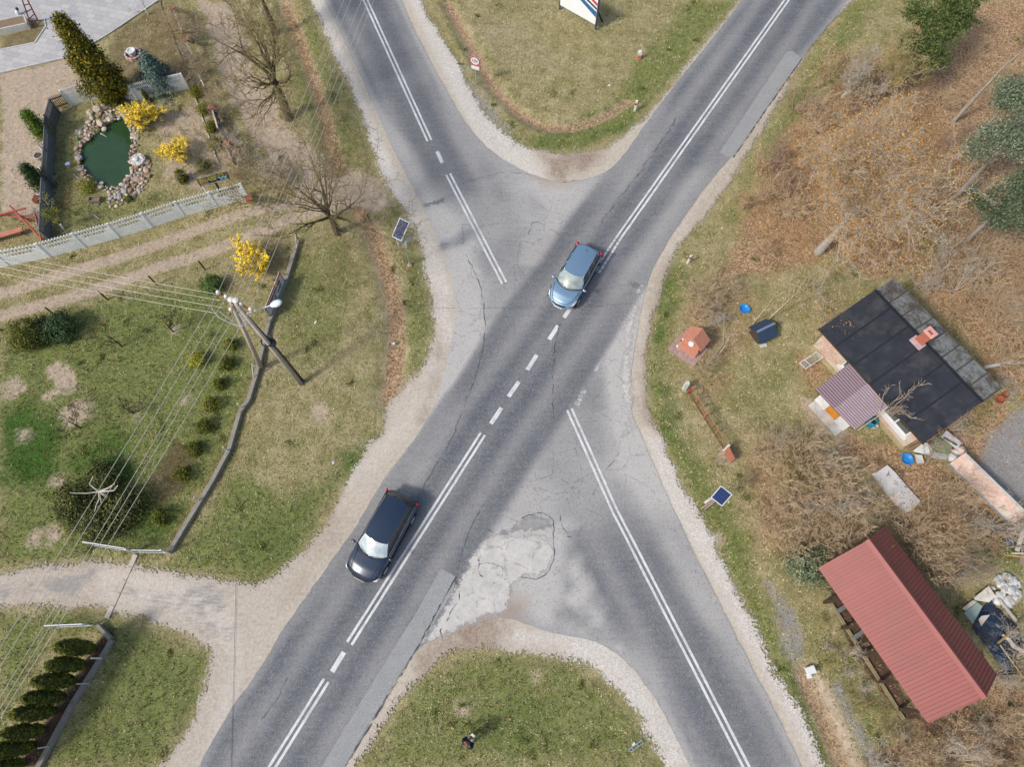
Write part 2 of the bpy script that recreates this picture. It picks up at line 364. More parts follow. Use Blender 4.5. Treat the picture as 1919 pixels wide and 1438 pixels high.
# relief: low bumps, hollow ditches, the pond's basin
POND_px = [(150, 285), (153, 268), (172, 255), (188, 238), (205, 228), (222, 220), (236, 222), (245, 238), (250, 258), (249, 278), (243, 292), (245, 306), (247, 320), (240, 334), (228, 347), (214, 353), (200, 350), (184, 342), (167, 329), (156, 316), (148, 302)]
POND = smooth([tuple(G(*p)[:2]) for p in POND_px+POND_px[:1]], 2)[:-1]
S_pond = sdf_w(POND)
Z = nz1*.05+nz2*.025
for px, w, st in DITCH: s_, m_ = capsule(px, w*1.3, w*1.2); Z[s_] -= m_*.22
Z -= (1-ss(S_pond, -.5, .25))*.6
Z = np.where((S_verge < .3), np.minimum(Z, -.03)-.02*(1-ss(S_verge, -.3, .3)), Z)
Z = np.where(np.abs(GX) > 60, -.03, Z)
def clip_sheet(name, S, z, attrs, matl, kind='structure', maxr=1e9, parent=None, Zf=None):
    """mesh of the grid cells where S<0, cut exactly along S=0"""
    keys = list(attrs); Zf = np.zeros_like(GX) if Zf is None else Zf
    inn = S < 0
    c = inn[:-1, :-1].astype(int)+inn[1:, :-1]+inn[1:, 1:]+inn[:-1, 1:]
    idx = np.arange(NX*NY).reshape(NY, NX)
    fj, fi = np.nonzero(c == 4)
    quads = np.stack([idx[fj, fi], idx[fj, fi+1], idx[fj+1, fi+1], idx[fj+1, fi]], 1)
    used = np.unique(quads); remap = np.full(NX*NY, -1); remap[used] = np.arange(len(used))
    V = np.stack([GX.ravel()[used], GY.ravel()[used], z+Zf.ravel()[used]], 1); AT = {k: attrs[k].reshape(-1, attrs[k].shape[-1])[used] for k in keys}
    faces = [tuple(q) for q in remap[quads]]
    ev = []; ea = {k: [] for k in keys}; n0 = len(used); cnt = n0
    fa = {k: attrs[k].reshape(-1, attrs[k].shape[-1]) for k in keys}
    for j, i in zip(*np.nonzero((c > 0) & (c < 4))):
        cs = [(j, i), (j, i+1), (j+1, i+1), (j+1, i)]; poly = []
        for a in range(4):
            p, q = cs[a], cs[(a+1) % 4]; sp, sq = S[p], S[q]
            if sp < 0: poly.append((p, q, 0.))
            if (sp < 0) != (sq < 0): poly.append((p, q, sp/(sp-sq)))
        if len(poly) < 3: continue
        fc = []
        for p, q, t in poly:
            ev.append((GX[p]*(1-t)+GX[q]*t, GY[p]*(1-t)+GY[q]*t, z+Zf[p]*(1-t)+Zf[q]*t))
            for k in keys: ea[k].append(fa[k][p[0]*NX+p[1]]*(1-t)+fa[k][q[0]*NX+q[1]]*t)
            fc.append(cnt); cnt += 1
        faces.append(tuple(fc))
    if ev: V = np.concatenate([V, np.array(ev)])
    me = bpy.data.meshes.new(name); me.from_pydata(V.tolist(), [], faces)
    for k in keys:
        d = np.concatenate([AT[k], np.array(ea[k])]) if ev else AT[k]
        if d.shape[1] < 4: d = np.concatenate([d, np.ones((len(d), 4-d.shape[1]))], 1)
        at = me.color_attributes.new(k, 'FLOAT_COLOR', 'POINT'); at.data.foreach_set('color', d.astype(np.float32).ravel())
    o = link_mesh(name, me, matl, parent)
    if kind: tag(o, kind=kind)
    return o
st3 = lambda *a: np.stack(a, -1)

# ---- ground material
def ground_material():
    t = NT('ground_cover'); wa = t.sep(t.attr('wa', 'Color')); wb = t.sep(t.attr('wb', 'Color')); wc = t.sep(t.attr('wc', 'Color'))
    n_f = t.noise(13, 4, .8); n_m = t.noise(4.5, 4, .75); n_l = t.noise(.9, 4, .65); n_xl = t.noise(.28, 3, .6)
    vo = t.voro(11, out='Color'); vr = t.sep(vo)[0]
    straw = t.mix(t.ramp(n_f, .32, .68), A(128, 118, 78), A(222, 206, 164))
    moss = t.mix(t.ramp(n_f, .3, .7), A(86, 86, 46), A(168, 162, 108))
    base = t.mix(t.ramp(t.math('ADD', n_l, t.math('MULTIPLY', n_m, .5)), .58, .88), moss, straw)
    base = t.mix(t.ramp(n_xl, .4, .65, 0, .45), base, t.mix(n_f, A(112, 104, 62), A(176, 162, 110)))
    def lay(b, w, colr, hard=.35, nn=None):
        nn = nn or t.math('ADD', t.math('MULTIPLY', n_m, .55), t.math('MULTIPLY', n_f, .45))
        f = t.math('ADD', w, t.math('MULTIPLY', t.math('SUBTRACT', nn, .5), 1.5))
        f = t.ramp(f, .5-hard, .5+hard); f = t.math('MULTIPLY', f, t.ramp(w, 0, .15)); return t.mix(f, b, colr)
    green = t.mix(t.ramp(n_f, .3, .7), A(80, 92, 44), A(158, 164, 100)); green = t.mix(t.ramp(n_l, .5, .7, 0, .45), green, t.mix(n_f, A(96, 98, 50), A(162, 158, 100)))
    lush = t.mix(t.ramp(n_f, .3, .7), A(38, 70, 28), A(98, 130, 58))
    dirt = t.mix(t.ramp(n_m, .3, .7), A(168, 148, 126), A(204, 186, 164)); dirt = t.mix(t.ramp(n_f, .6, .8, 0, .4), dirt, A(130, 110, 90))
    leaf = t.mix(vr, A(132, 104, 76), A(210, 176, 140)); leaf = t.mix(t.ramp(n_f, .5, .7, 0, .6), leaf, A(92, 82, 52))
    soil = t.mix(t.ramp(n_f, .3, .7), A(68, 50, 40), A(126, 100, 82))  # soil colour, also used for the shade painted under the barn
    grav = t.mix(t.ramp(n_f, .3, .7), A(120, 116, 112), A(186, 180, 176))
    rust = t.mix(t.ramp(n_f, .3, .7), A(112, 86, 52), A(184, 140, 88))
    c = lay(base, wa[0], green); c = lay(c, wb[2], lush); c = lay(c, wa[1], dirt, .25); c = lay(c, wa[2], leaf, .3)
    c = lay(c, wc[0], rust, .45); c = lay(c, wb[0], soil, .22); c = lay(c, wb[1], grav, .3)
    t.bump(t.math('ADD', n_f, n_m), .8, .05)
    return t.out(c, .95, spec=.1)
wa = st3(WT[0], WT[1], WT[2]); wb = st3(WT[3], WT[4], WT[5]); wc = st3(WT[6], WT[6]*0, WT[6]*0)
clip_sheet('ground', np.full(GX.shape, -1.), 0, {'wa': wa, 'wb': wb, 'wc': wc}, ground_material(), Zf=Z)

# ---- verge material (crushed stone, sandy dust)
bd = np.abs(dB)
white = (1-ss(bd, 4.9, 6.2))*ss(bd, 2.6, 3.2)*(ss(np.hypot(GX-G(1010, 650).x, GY-G(1010, 650).y), 7, 12))
for px, s_ in [([(935, 1195), (1100, 1215), (1190, 1330), (1243, 1437), (1300, 1437), (1210, 1280), (1130, 1200), (960, 1180)], 1.), ([(1205, 800), (1250, 840), (1320, 970), (1262, 958)], 1.), ([(810, 430), (850, 560), (850, 640), (800, 760), (780, 760), (815, 620), (780, 440)], .75), ([(880, 180), (960, 265), (930, 290), (870, 220)], .6)]:
    sl_, m_ = area(px, .4, .15); white[sl_] = np.maximum(white[sl_], m_*s_)
brown = np.zeros(GX.shape)
for px, s_ in [([(1010, 292), (1140, 280), (1120, 310), (1070, 325), (1055, 340), (1030, 320)], .9), ([(780, 1230), (860, 1165), (940, 1130), (950, 1180), (930, 1215), (840, 1232), (790, 1265)], .95), ([(820, 610), (835, 650), (820, 720), (790, 790), (790, 740), (810, 680)], .7), ([(560, 1120), (600, 1060), (640, 1000), (650, 960), (620, 960), (560, 1060), (520, 1140)], .35), ([(0, 1060), (180, 1052), (200, 1140), (0, 1145)], .4), ([(1200, 650), (1215, 700), (1225, 800), (1200, 790)], .7), ([(1260, 480), (1240, 560), (1215, 640), (1230, 500)], .5), ([(1300, 420), (1400, 280), (1440, 225), (1430, 200), (1330, 370)], .4)]:
    sl_, m_ = area(px, .6, .3); brown[sl_] = np.maximum(brown[sl_], m_*s_)
dark = np.zeros(GX.shape)
for px, s_ in [([(60, 1085), (100, 1072), (180, 1085), (170, 1105), (110, 1115), (0, 1130), (0, 1110)], .9), ([(220, 1100), (320, 1115), (310, 1130), (230, 1115)], .7), ([(345, 1095), (440, 1090), (430, 1150), (340, 1170)], .75), ([(330, 1160), (420, 1150), (440, 1200), (380, 1200)], .6)]:
    sl_, m_ = area(px, .5, .5); dark[sl_] = np.maximum(dark[sl_], m_*s_)
for off in (-.9, .9):                                     # wheel ruts on the drive, bleached and compacted
    sl_, m_ = capsule([(-80, 1100+off*14), (0, 1102+off*14), (120, 1092+off*14), (240, 1100+off*15), (340, 1118+off*17), (420, 1160+off*14), (450, 1240), (400, 1400), (380, 1480)], .35, .3); white[sl_] = np.maximum(white[sl_], m_*.5)
sl_, m_ = capsule([(640, 900), (700, 860), (790, 760), (825, 660), (830, 560), (815, 470), (780, 390), (740, 330)], .5, .45); white[sl_] = np.maximum(white[sl_], m_*.35)
vg = np.clip(1-(-S_verge)/.9, 0, 1)
def verge_material():
    t = NT('crushed_stone_verge'); w = t.sep(t.attr('va', 'Color')); g = t.sep(t.attr('vb', 'Color'))[0]
    n_f = t.noise(30, 4, .8); n_m = t.noise(6, 4, .7); n_l = t.noise(.9, 4, .6)
    vo = t.sep(t.voro(22, out='Color'))[0]
    strm = t.noise(3, 4, .7, co=t.mapping((.5, 2.2, 1), (0, 0, R(20))))
    sand = t.mix(t.ramp(n_m, .3, .7), A(180, 167, 150), A(214, 202, 186)); sand = t.mix(t.ramp(n_f, .3, .7, .0, .3), sand, A(212, 202, 188))
    sand = t.mix(t.ramp(strm, .55, .75, 0, .35), sand, A(142, 138, 134))
    wh = t.mix(vo, A(196, 187, 176), A(236, 229, 219)); wh = t.mix(t.ramp(n_f, .5, .75, 0, .3), wh, A(176, 168, 160))
    br = t.mix(t.ramp(n_m, .3, .7), A(134, 112, 94), A(176, 158, 140))
    dk = t.mix(t.ramp(n_f, .3, .7), A(144, 138, 130), A(182, 176, 170))
    c = t.mix(t.math('MULTIPLY', w[0], t.ramp(t.math('ADD', n_m, n_l), .7, 1.1, .6, 1)), sand, wh)
    c = t.mix(t.math('MULTIPLY', w[1], t.ramp(n_l, .3, .6, .5, 1)), c, br)
    c = t.mix(t.ramp(t.math('ADD', w[2], t.math('MULTIPLY', t.math('SUBTRACT', strm, .5), 1.6)), .45, .9), c, dk)
    c = t.mix(t.ramp(t.math('ADD', g, t.math('MULTIPLY', t.math('SUBTRACT', n_m, .5), 2.)), .75, 1.1, 0, .75), c, t.mix(n_f, A(92, 84, 56), A(150, 140, 104)))
    al = t.ramp(t.math('ADD', g, t.math('MULTIPLY', t.math('SUBTRACT', t.math('ADD', t.math('MULTIPLY', n_m, .5), t.math('MULTIPLY', t.noise(11, 4, .8), .5)), .5), 3.)), .62, .72, 1, 0)
    t.lk(al, t.b.inputs['Alpha'])
    t.bump(t.math('ADD', n_f, t.math('MULTIPLY', n_m, .7)), .6, .04)
    return t.out(c, .95, spec=.1)
clip_sheet('gravel_verge', S_verge, .004, {'va': st3(white, brown, dark), 'vb': st3(vg, vg, vg)}, verge_material(), Zf=np.clip(nz2*.02+.008, 0, .02)*(S_road > .2))

# ---- road: dust, polish and wheel tracks
aA, aB = np.abs(dA), np.abs(dB)
crossd = np.hypot(GX-G(1008, 655).x, GY-G(1008, 655).y)
sA = np.sign(dA)
hA = 3.15+nz3*.25
stripA = 1-ss(aA, hA-.25, hA+.45)
trk = lambda a, c, w: np.exp(-((a-c)/w)**2)
dustA = .10+.25*trk(aA, 1.75, .5)+.12*trk(aA, .25, .3)+.25*ss(aA, 3.1, 4.)+.12*nz3-.06*trk(aA, .95, .35)
dustB = .12+.25*trk(aB, 1.7, .5)+.1*trk(aB, .2, .3)+.12*nz3
old = 1-ss(crossd, 8.5, 13.5)                          # the worn, bleached surface of the crossing outside road A
dustB = dustB*(1-old)+old*(.50+.28*ss(aB, 1.8, 3.6)+.34*nz3)
far_ = ss(crossd, 12, 22)
wedge = 1-ss(-S_road, .1, (2.4+nz3)*(1-far_)+.55*far_)                     # dust blown in from the edges
mixA = np.where(aA < hA+.1, 1., 0.)
mixA = stripA*(aA < hA+.5)
far = ss(crossd, 13, 18)
isA = np.clip(mixA*(1-far)+far*(aA < aB), 0, 1)
dust = dustA*isA+dustB*(1-isA)
dust = dust+wedge*.55*(.5+.5*(1-isA))+(1-isA)*old*wedge*.35
for px, s_, sf in [([(935, 300), (1000, 340), (1060, 345), (1150, 320), (1080, 420), (1050, 470), (1010, 400), (960, 330)], .9, 1.1), ([(890, 940), (1080, 960), (1060, 1150), (1130, 1210), (1175, 1240), (960, 1165), (800, 1200)], 1.0, 1.2), ([(1060, 1000), (1200, 1290), (1180, 1240), (1060, 1130)], 1., .8), ([(980, 400), (1060, 470), (1030, 520), (960, 500), (980, 440)], .75, .8),
                  ([(850, 560), (900, 600), (850, 720), (790, 820), (815, 740), (855, 640)], .55, .9), ([(1200, 540), (1183, 780), (1150, 830), (1130, 700), (1180, 600)], .35, .8), ([(690, 950), (640, 1025), (560, 1140), (487, 1258), (373, 1437), (400, 1437), (520, 1250), (600, 1130), (700, 960)], .6, .5), ([(1590, 0), (1502, 108), (1439, 197), (1370, 297), (1293, 390), (1222, 505), (1206, 550), (1195, 545), (1240, 440), (1330, 310), (1440, 150), (1560, 0)], .6, .5), ([(1090, 340), (1150, 320), (1060, 450), (1000, 520), (980, 460)], .3, .8)]:
    sl_, m_ = area(px, sf, .3); dust[sl_] = np.maximum(dust[sl_], (m_*s_)*(1-.85*isA[sl_]))
dust = np.clip(dust, 0, 1.2)
def asphalt_material(name, bias=0., coarse=.5):
    t = NT(name); d = t.sep(t.attr('ra', 'Color'))
    n_f = t.noise(34, 4, .8); n_m = t.noise(5, 5, .7); n_l = t.noise(.5, 4, .6)
    grit = t.sep(t.voro(60, out='Color'))[0]
    strA = t.noise(2.2, 4, .65, co=t.mapping((.28, 2.6, 1), (0, 0, R(-57))))
    f = t.math('ADD', d[0], t.math('MULTIPLY', t.math('SUBTRACT', n_m, .5), .28+abs(bias)*.2)); f = t.math('ADD', f, t.math('MULTIPLY', t.math('SUBTRACT', strA, .5), .3))
    f = t.math('ADD', f, bias, clamp=True)
    c = t.mix(f, t.mix(n_l, A(80, 84, 92), A(95, 99, 107)), A(192, 188, 182))
    c = t.mix(t.ramp(grit, 0, 1, 0, coarse*.35), c, t.mix(grit, A(80, 84, 92), A(210, 208, 204)))
    g2 = t.sep(t.voro(22, out='Color'))[1]; c = t.mix(t.ramp(g2, .80, 1., 0, .40), c, A(176, 174, 170)); c = t.mix(t.ramp(g2, .0, .16, .45, 0), c, A(70, 72, 78))
    n_o = t.noise(1.6, 5, .8); c = t.mix(t.ramp(n_o, .60, .72, 0, .30), c, A(74, 76, 82)); c = t.mix(t.ramp(t.noise(.9, 6, .75), .58, .7, 0, .22), c, A(168, 166, 160))
    c = t.mix(t.ramp(n_f, .62, .8, 0, .5), c, A(70, 72, 78))
    # fine cracks, only where the old surface is
    cr = t.voro(.55, feat='DISTANCE_TO_EDGE', co=None); nn = t.noise(3.5, 4, .7)
    crk = t.ramp(t.math('ADD', cr, t.math('MULTIPLY', t.math('SUBTRACT', nn, .5), .12)), .0, .012, 1, 0)
    c = t.mix(t.math('MULTIPLY', crk, t.math('MULTIPLY', d[1], .3)), c, A(70, 72, 76))
    c = t.mix(t.math('MULTIPLY', d[2], t.ramp(n_m, .3, .7, .6, 1)), c, t.mix(n_m, A(142, 118, 98), A(184, 164, 146)))
    t.bump(t.math('ADD', n_f, grit), .25, .01)
    return t.out(c, .82, spec=.25)
oldm = old*(1-isA)
rb = np.zeros(GX.shape)
for px, s_ in [([(930, 1100), (985, 1130), (970, 1200), (900, 1200), (800, 1220), (860, 1165), (935, 1140)], .85), ([(1000, 320), (1100, 320), (1060, 350), (1020, 345)], .6)]:
    sl_, m_ = area(px, .7, .3); rb[sl_] = np.maximum(rb[sl_], m_*s_)
road = clip_sheet('road', S_road_r, .028, {'ra': st3(dust, oldm, rb)}, asphalt_material('worn_asphalt'))

def poly_sheet(name, px, z, matl, parent=None, kind='structure', rag=.0, sm=0, attrs=None, world=None):
    w_ = world or [tuple(G(*p)[:2]) for p in px]
    if sm: w_ = smooth(w_+w_[:1], sm)[:-1]
    S = np.full(GX.shape, 9.); sl_ = local(w_, .6); S[sl_] = sdf_w(w_, GX[sl_], GY[sl_])+(nz2[sl_]+nz1[sl_])*rag
    if attrs is None: e_ = np.clip(1+S/.55, 0, 1); attrs = {'ed': st3(e_, e_, e_)}
    return clip_sheet(name, S, z, attrs or {}, matl, kind, parent=parent)
# patches of other asphalt, the broken pale surfacing
def patch_material(name, lo, hi, coarse, crack=0., soft=0.):
    t = NT(name); n_m = t.noise(4, 5, .7); g_ = t.sep(t.voro(45, out='Color'))[0]; n_l = t.noise(1.2, 5, .7)
    c = t.mix(t.ramp(n_l, .35, .65), lo, hi); c = t.mix(t.ramp(n_m, .5, .75, 0, .35), c, tuple(v*.72 for v in lo))
    c = t.mix(coarse, c, t.mix(g_, tuple(v*.6 for v in lo), tuple(v*1.35 for v in hi)))
    if crack:
        cr = t.voro(.8, feat='DISTANCE_TO_EDGE'); nn = t.noise(2.5, 5, .75)
        k = t.ramp(t.math('ADD', cr, t.math('MULTIPLY', t.math('SUBTRACT', nn, .5), .35)), .0, .012, crack*.45, 0); c = t.mix(k, c, A(120, 114, 108))
    ed = t.sep(t.attr('ed', 'Color'))[0]; nn2 = t.math('ADD', t.math('MULTIPLY', t.noise(6, 5, .85), .6), t.math('MULTIPLY', n_l, .4))
    if soft: t.lk(t.ramp(t.math('ADD', ed, t.math('MULTIPLY', t.math('SUBTRACT', nn2, .5), soft)), .55, .85, 1, 0), t.b.inputs['Alpha'])
    t.bump(t.math('ADD', n_m, g_), .3, .015); return t.out(c, .88, spec=.2)
m_strip = patch_material('coarse_grey_surfacing', A(150, 151, 150), A(166, 166, 164), .5)
m_pale = patch_material('pale_broken_surfacing', A(184, 181, 175), A(218, 213, 205), .2, .8, 3.2)
m_mid = patch_material('grey_broken_surfacing', A(146, 144, 142), A(172, 169, 165), .25, .5, 3.)
m_dark = patch_material('dark_repair', A(112, 114, 120), A(150, 150, 150), .4, 0., 3.)
poly_sheet('road_patch', [(1473, 98), (1484, 95), (1502, 109), (1440, 197), (1371, 297), (1348, 286)], .033, m_strip, rag=.02)
poly_sheet('road_patch', [(826, 1066), (854, 1080), (850, 1110), (781, 1215), (747, 1268), (680, 1378), (640, 1450), (596, 1450), (720, 1245), (780, 1150)], .034, m_strip, rag=.03)
poly_sheet('road_patch', [(1177, 527), (1201, 530), (1198, 545), (1180, 541)], .036, m_dark, rag=.06)
poly_sheet('road_patch', [(789, 380), (822, 372), (838, 366), (842, 376), (815, 388), (795, 391)], .036, m_dark, rag=.12)
f4 = lambda L: [(x/4.79+780, y/4.79+930) for x, y in L]
poly_sheet('broken_surfacing', f4([(650, 320), (930, 345), (1060, 325), (1140, 325), (1190, 370), (1235, 440), (1250, 560), (1200, 650), (1150, 745), (1060, 735), (950, 745), (930, 800), (865, 810), (870, 900), (850, 1010), (780, 1080), (650, 1110), (500, 1170), (330, 1240), (230, 1300), (60, 1350), (10, 1365), (170, 1110), (290, 890), (370, 740), (440, 600), (550, 440)]), .036, m_pale, rag=.16, sm=1)
poly_sheet('broken_surfacing', f4([(860, 260), (960, 180), (1080, 150), (1180, 170), (1235, 230), (1225, 330), (1130, 315), (960, 340), (800, 365), (660, 330), (800, 290)]), .040, m_mid, rag=.1, sm=1)
poly_sheet('broken_surfacing', [(1207, 530), (1195, 600), (1184, 640), (1184, 700), (1190, 745), (1182, 782), (1195, 812), (1180, 812), (1160, 846), (1158, 812), (1176, 800), (1172, 770), (1158, 735), (1162, 670), (1168, 630), (1163, 612), (1185, 575)], .037, m_pale, rag=.06, sm=1)
# ---- lane markings
t = NT('worn_white_road_paint'); n1 = t.noise(9, 5, .8); n2 = t.noise(1.2, 4, .7)
t.bump(n1, .2, .01)
m_paint = t.out(t.mix(t.ramp(t.math('ADD', n1, n2),   .88, 1.2, 0, .6), A(228, 228, 226), A(160, 161, 162)), .6, spec=.3)
t = NT('scuffed_white_road_paint'); n1 = t.noise(7, 5, .9); bs = t.n.new('ShaderNodeBsdfTransparent')
t.lk(t.ramp(t.noise(7, 5, .9), .49, .53), t.b.inputs['Alpha']); m_scuff = t.out(t.mix(t.ramp(n1, .5, .56), A(150, 151, 152), A(206, 205, 202)), .6, spec=.3)
def marking(P, Q, w, off=0., m=None, label=None):
    P, Q = Vector(P[:2]), Vector(Q[:2]); d = (Q-P).normalized(); n = Vector((-d.y, d.x)); P = P+n*off; Q = Q+n*off
    L = (Q-P).length; k = max(1, int(L/.5)); v = []; f = []; rd = random.Random(int(L*1000)+int(P.x*91))
    for i in range(k+1):
        p = P+(Q-P)*i/k
        for s_ in (-1, 1):
            j = rd.uniform(-.006, .006); v.append((*(p+n*s_*(w/2+j)), .043))
    f = [(2*i, 2*i+2, 2*i+3, 2*i+1) for i in range(k)]
    o = MB().add(v, f).build('lane_marking', m or m_paint, road)
    if label: o['label'] = label
    return o
def pw(x, y): return G(x, y)
def double(px, ext=0, m=None):
    w_ = [Vector(tuple(G(*p)[:2])) for p in px]
    if ext > 0: w_.append(w_[-1]+(w_[-1]-w_[-2]).normalized()*ext)
    if ext < 0: w_.insert(0, w_[0]+(w_[0]-w_[1]).normalized()*-ext)
    for o_ in (-.135, .135):
        for a, b in zip(w_[:-1], w_[1:]): marking(a, b, .13, o_, m)
double([(1474, 0), (1160, 445)], -300); double([(905, 814), (655, 1207)]); double([(612, 1276), (511, 1438)], 300)
rdm = random.Random(3)
for o_, (a, b) in ((-.135, ((1160, 445), (1126, 496))), (.135, ((1160, 445), (1119, 510)))):        # tyre-scuffed bars of the double line
    pa, pb = G(*a), G(*b); L = (pb-pa).length; x = 0
    while x < L-.12:
        l_ = rdm.uniform(.16, .34); marking(pa+(pb-pa)*x/L, pa+(pb-pa)*min(1, (x+l_)/L), .13, o_); x += l_+rdm.uniform(.03, .07)
double([(685, 0), (805, 264)], -300); double([(840, 327), (945, 531)]); double([(1067, 768), (1152, 958), (1398, 1438)], 300)
for a, b in [((1101.5, 529), (1088, 554)), ((1072, 573), (1057, 596)), ((1046, 611), (1029, 637)), ((1006, 666), (988, 694)), ((972.5, 716), (953, 744)), ((940, 765), (920, 795)), ((645, 1223), (622.5, 1260)), ((819, 284), (829, 306))]:
    marking(G(*a), G(*b), .24)
for a, b, w in [((1129, 672), (1115, 697), .22), ((1095, 732), (1081, 760), .3), ((1192, 553), (1205, 535), .2), ((880, 612), (900, 588), .2), ((844, 655), (850, 640), .25), ((1171, 600), (1180, 606), .3)]: marking(G(*a), G(*b), w, 0, m_scuff, 'almost worn away road marking')
# long sealed cracks in the asphalt
m_crack = mat('bitumen_crack', A(84, 85, 88), .9, .3, 4)
def crack(px, w, name='road_crack', rag=.05):
    w_ = smooth([tuple(G(*p)[:2]) for p in px], 2); rd = random.Random(int(px[0][0])); v = []; pts = []
    for a, b in zip(w_[:-1], w_[1:]):
        a, b = Vector(a), Vector(b); k = max(1, int((b-a).length/.15)); pts += [a+(b-a)*i/k for i in range(k)]
    pts = [p+Vector((rd.uniform(-rag, rag), rd.uniform(-rag, rag))) for p in pts]
    for i, p in enumerate(pts):
        d = (pts[min(i+1, len(pts)-1)]-pts[max(0, i-1)]).normalized(); n = Vector((-d.y, d.x)); ww = w*rd.choice([.0, .25, .4, .6, .8, 1.1])/2*.75
        v += [(*(p+n*ww), .0475), (*(p-n*ww), .0475)]
    return tag(MB().add(v, [(2*i, 2*i+2, 2*i+3, 2*i+1) for i in range(len(pts)-1)]).build(name, m_crack, road), 'thin dark crack in the asphalt')
crack([(873, 478), (895, 520), (905, 560), (910, 610), (905, 660), (890, 710), (862, 780), (845, 830), (800, 900), (780, 940)], .05)
crack([(1503, 109), (1440, 199), (1372, 299)], .09, rag=.02); crack([(854, 1082), (783, 1215), (749, 1268), (682, 1380), (645, 1440)], .10, rag=.03)
crack([(1051, 605), (1040, 640), (1037, 680), (1035, 740), (1037, 790)], .06)
crack([(1270, 220), (1225, 285), (1180, 350), (1150, 385), (1120, 430)], .07, rag=.12)
crack([(810, 578), (900, 579), (1000, 577), (1090, 578), (1200, 568)], .03, rag=.01)
crack([(865, 345), (930, 325), (960, 322), (1000, 330)], .05); crack([(1052, 342), (1090, 338)], .06)
crack([(1160, 848), (1150, 865), (1130, 890), (1110, 930)], .05); crack([(540, 1270), (515, 1320), (490, 1350)], .05); crack([(1048, 965), (1060, 1000), (1070, 1010)], .05)
crack([(990, 440), (1000, 410), (1030, 430), (1050, 440)], .04); crack([(910, 940), (880, 990), (855, 1075)], .05, rag=.02)
crack(f4([(640, 300), (700, 340)]), .05); crack(f4([(360, 770), (395, 830), (380, 960), (330, 1000), (290, 1100), (240, 1150), (215, 1220), (240, 1300)]), .07)
crack(f4([(940, 210), (1060, 150), (1180, 165), (1240, 230), (1225, 320), (1235, 440), (1250, 560), (1145, 745), (940, 740)]), .06); crack(f4([(540, 530), (570, 610), (545, 660), (590, 740)]), .07); crack(f4([(570, 610), (680, 600), (780, 640), (770, 740), (660, 820)]), .04)
# cable lying across the drive
cab = [G(443, 1095), G(441, 1180), G(438, 1300), G(434, 1450)]
cb = MB().tube([(p.x, p.y, .06) for p in cab], .007, 5).build('cable', mat('black_rubber', (.02, .02, .022), .6, .1)); tag(cb, 'thin black cable lying straight across the gravel driveway mouth', 'cable')
# ================================================================ BUILDINGS
def vdir(p, q): return (Vector(q)-Vector(p)).normalized()
m_felt = mat('black_roofing_felt', A(46, 49, 56), .7, .25, 1.6, spec=.3, bump=.15, dirt=A(98, 92, 92), dsc=.9, damt=.4)
m_oldroof = None
t = NT('weathered_grey_roofing'); n1 = t.noise(1.3, 6, .75); n2 = t.noise(7, 5, .8)
c = t.mix(t.ramp(n1, .42, .56), A(92, 84, 78), A(134, 138, 134)); c = t.mix(t.ramp(n2, .5, .62, 0, .7), c, A(80, 70, 64)); t.bump(n2, .3, .02)
m_oldroof = t.out(c, .9, spec=.2)
t = NT('pink_flaking_plaster'); n1 = t.noise(1.6, 6, .75); n2 = t.noise(9, 5, .8); n3 = t.noise(.8, 5, .7)
c = t.mix(t.ramp(n1, .4, .6), A(206, 172, 158), A(224, 200, 186)); c = t.mix(t.ramp(n3, .52, .6), c, A(206, 196, 180)); c = t.mix(t.ramp(n2, .6, .7, 0, .6), c, A(186, 146, 128)); t.bump(n2, .3, .02)
m_pink = t.out(c, .9, spec=.15)
m_white = mat('white_paint', A(232, 232, 230), .45, .05)
m_whiteold = mat('weathered_white_paint', A(214, 214, 208), .6, .1, 6, dirt=A(150, 145, 135), damt=.5)
m_glass = mat('window_glass', (.03, .035, .04), .06, .1, spec=.9)
m_conc = mat('grey_concrete', A(176, 172, 164), .9, .14, 5, bump=.3, dirt=A(120, 114, 104), damt=.5)
m_conc2 = mat('pale_concrete', A(206, 204, 198), .85, .1, 5, bump=.2, dirt=A(150, 146, 138), damt=.45)
m_wood = mat('weathered_timber', A(150, 134, 114), .85, .25, 6, bump=.3)
m_wood_w = mat('pale_weathered_board', A(206, 196, 180), .85, .15, 7, bump=.2, dirt=A(140, 128, 110))
m_dwood = mat('dark_timber', A(70, 58, 48), .85, .3, 6)

# --- house with black felt roof
ez, rz, bz = 2.45, 3.05, 2.8
E0, E1 = G(1535, 616, ez), G(1731, 832, ez)              # front eave
u = (E1-E0).normalized(); L = (E1-E0).length; n = Vector((-u.y, u.x, 0))
if n.dot(G(1636, 538, rz)-E0) < 0: n = -n
wid = ((G(1636, 538, rz)-E0).dot(n)+(G(1839, 755, rz)-E0).dot(n))/2
wb_ = ((G(1677, 521, bz)-E0).dot(n)+(G(1875, 722, bz)-E0).dot(n))/2
HP = lambda a, d, z: Vector((E0.x+u.x*a+n.x*d, E0.y+u.y*a+n.y*d, z))
house = thing('house', 'low pink plastered house with black felt roof and a lower weathered grey strip behind', 'house', HP(L/2, wid/2, 0))
zr_ = lambda d: ez+(rz-ez)*d/wid
seams = [0, .165, .335, .5, .665, .83, 1]
for a, b in zip(seams[:-1], seams[1:]):                  # felt laid in overlapping sheets
    j = .004*(seams.index(a) % 2)
    MB().slab([HP(L*a+.004, -.0, zr_(0)+j), HP(L*b-.004, 0, zr_(0)+j), HP(L*b-.004, wid, rz+j), HP(L*a+.004, wid, rz+j)], .05).build('roof_sheet', m_felt, house, world=True)
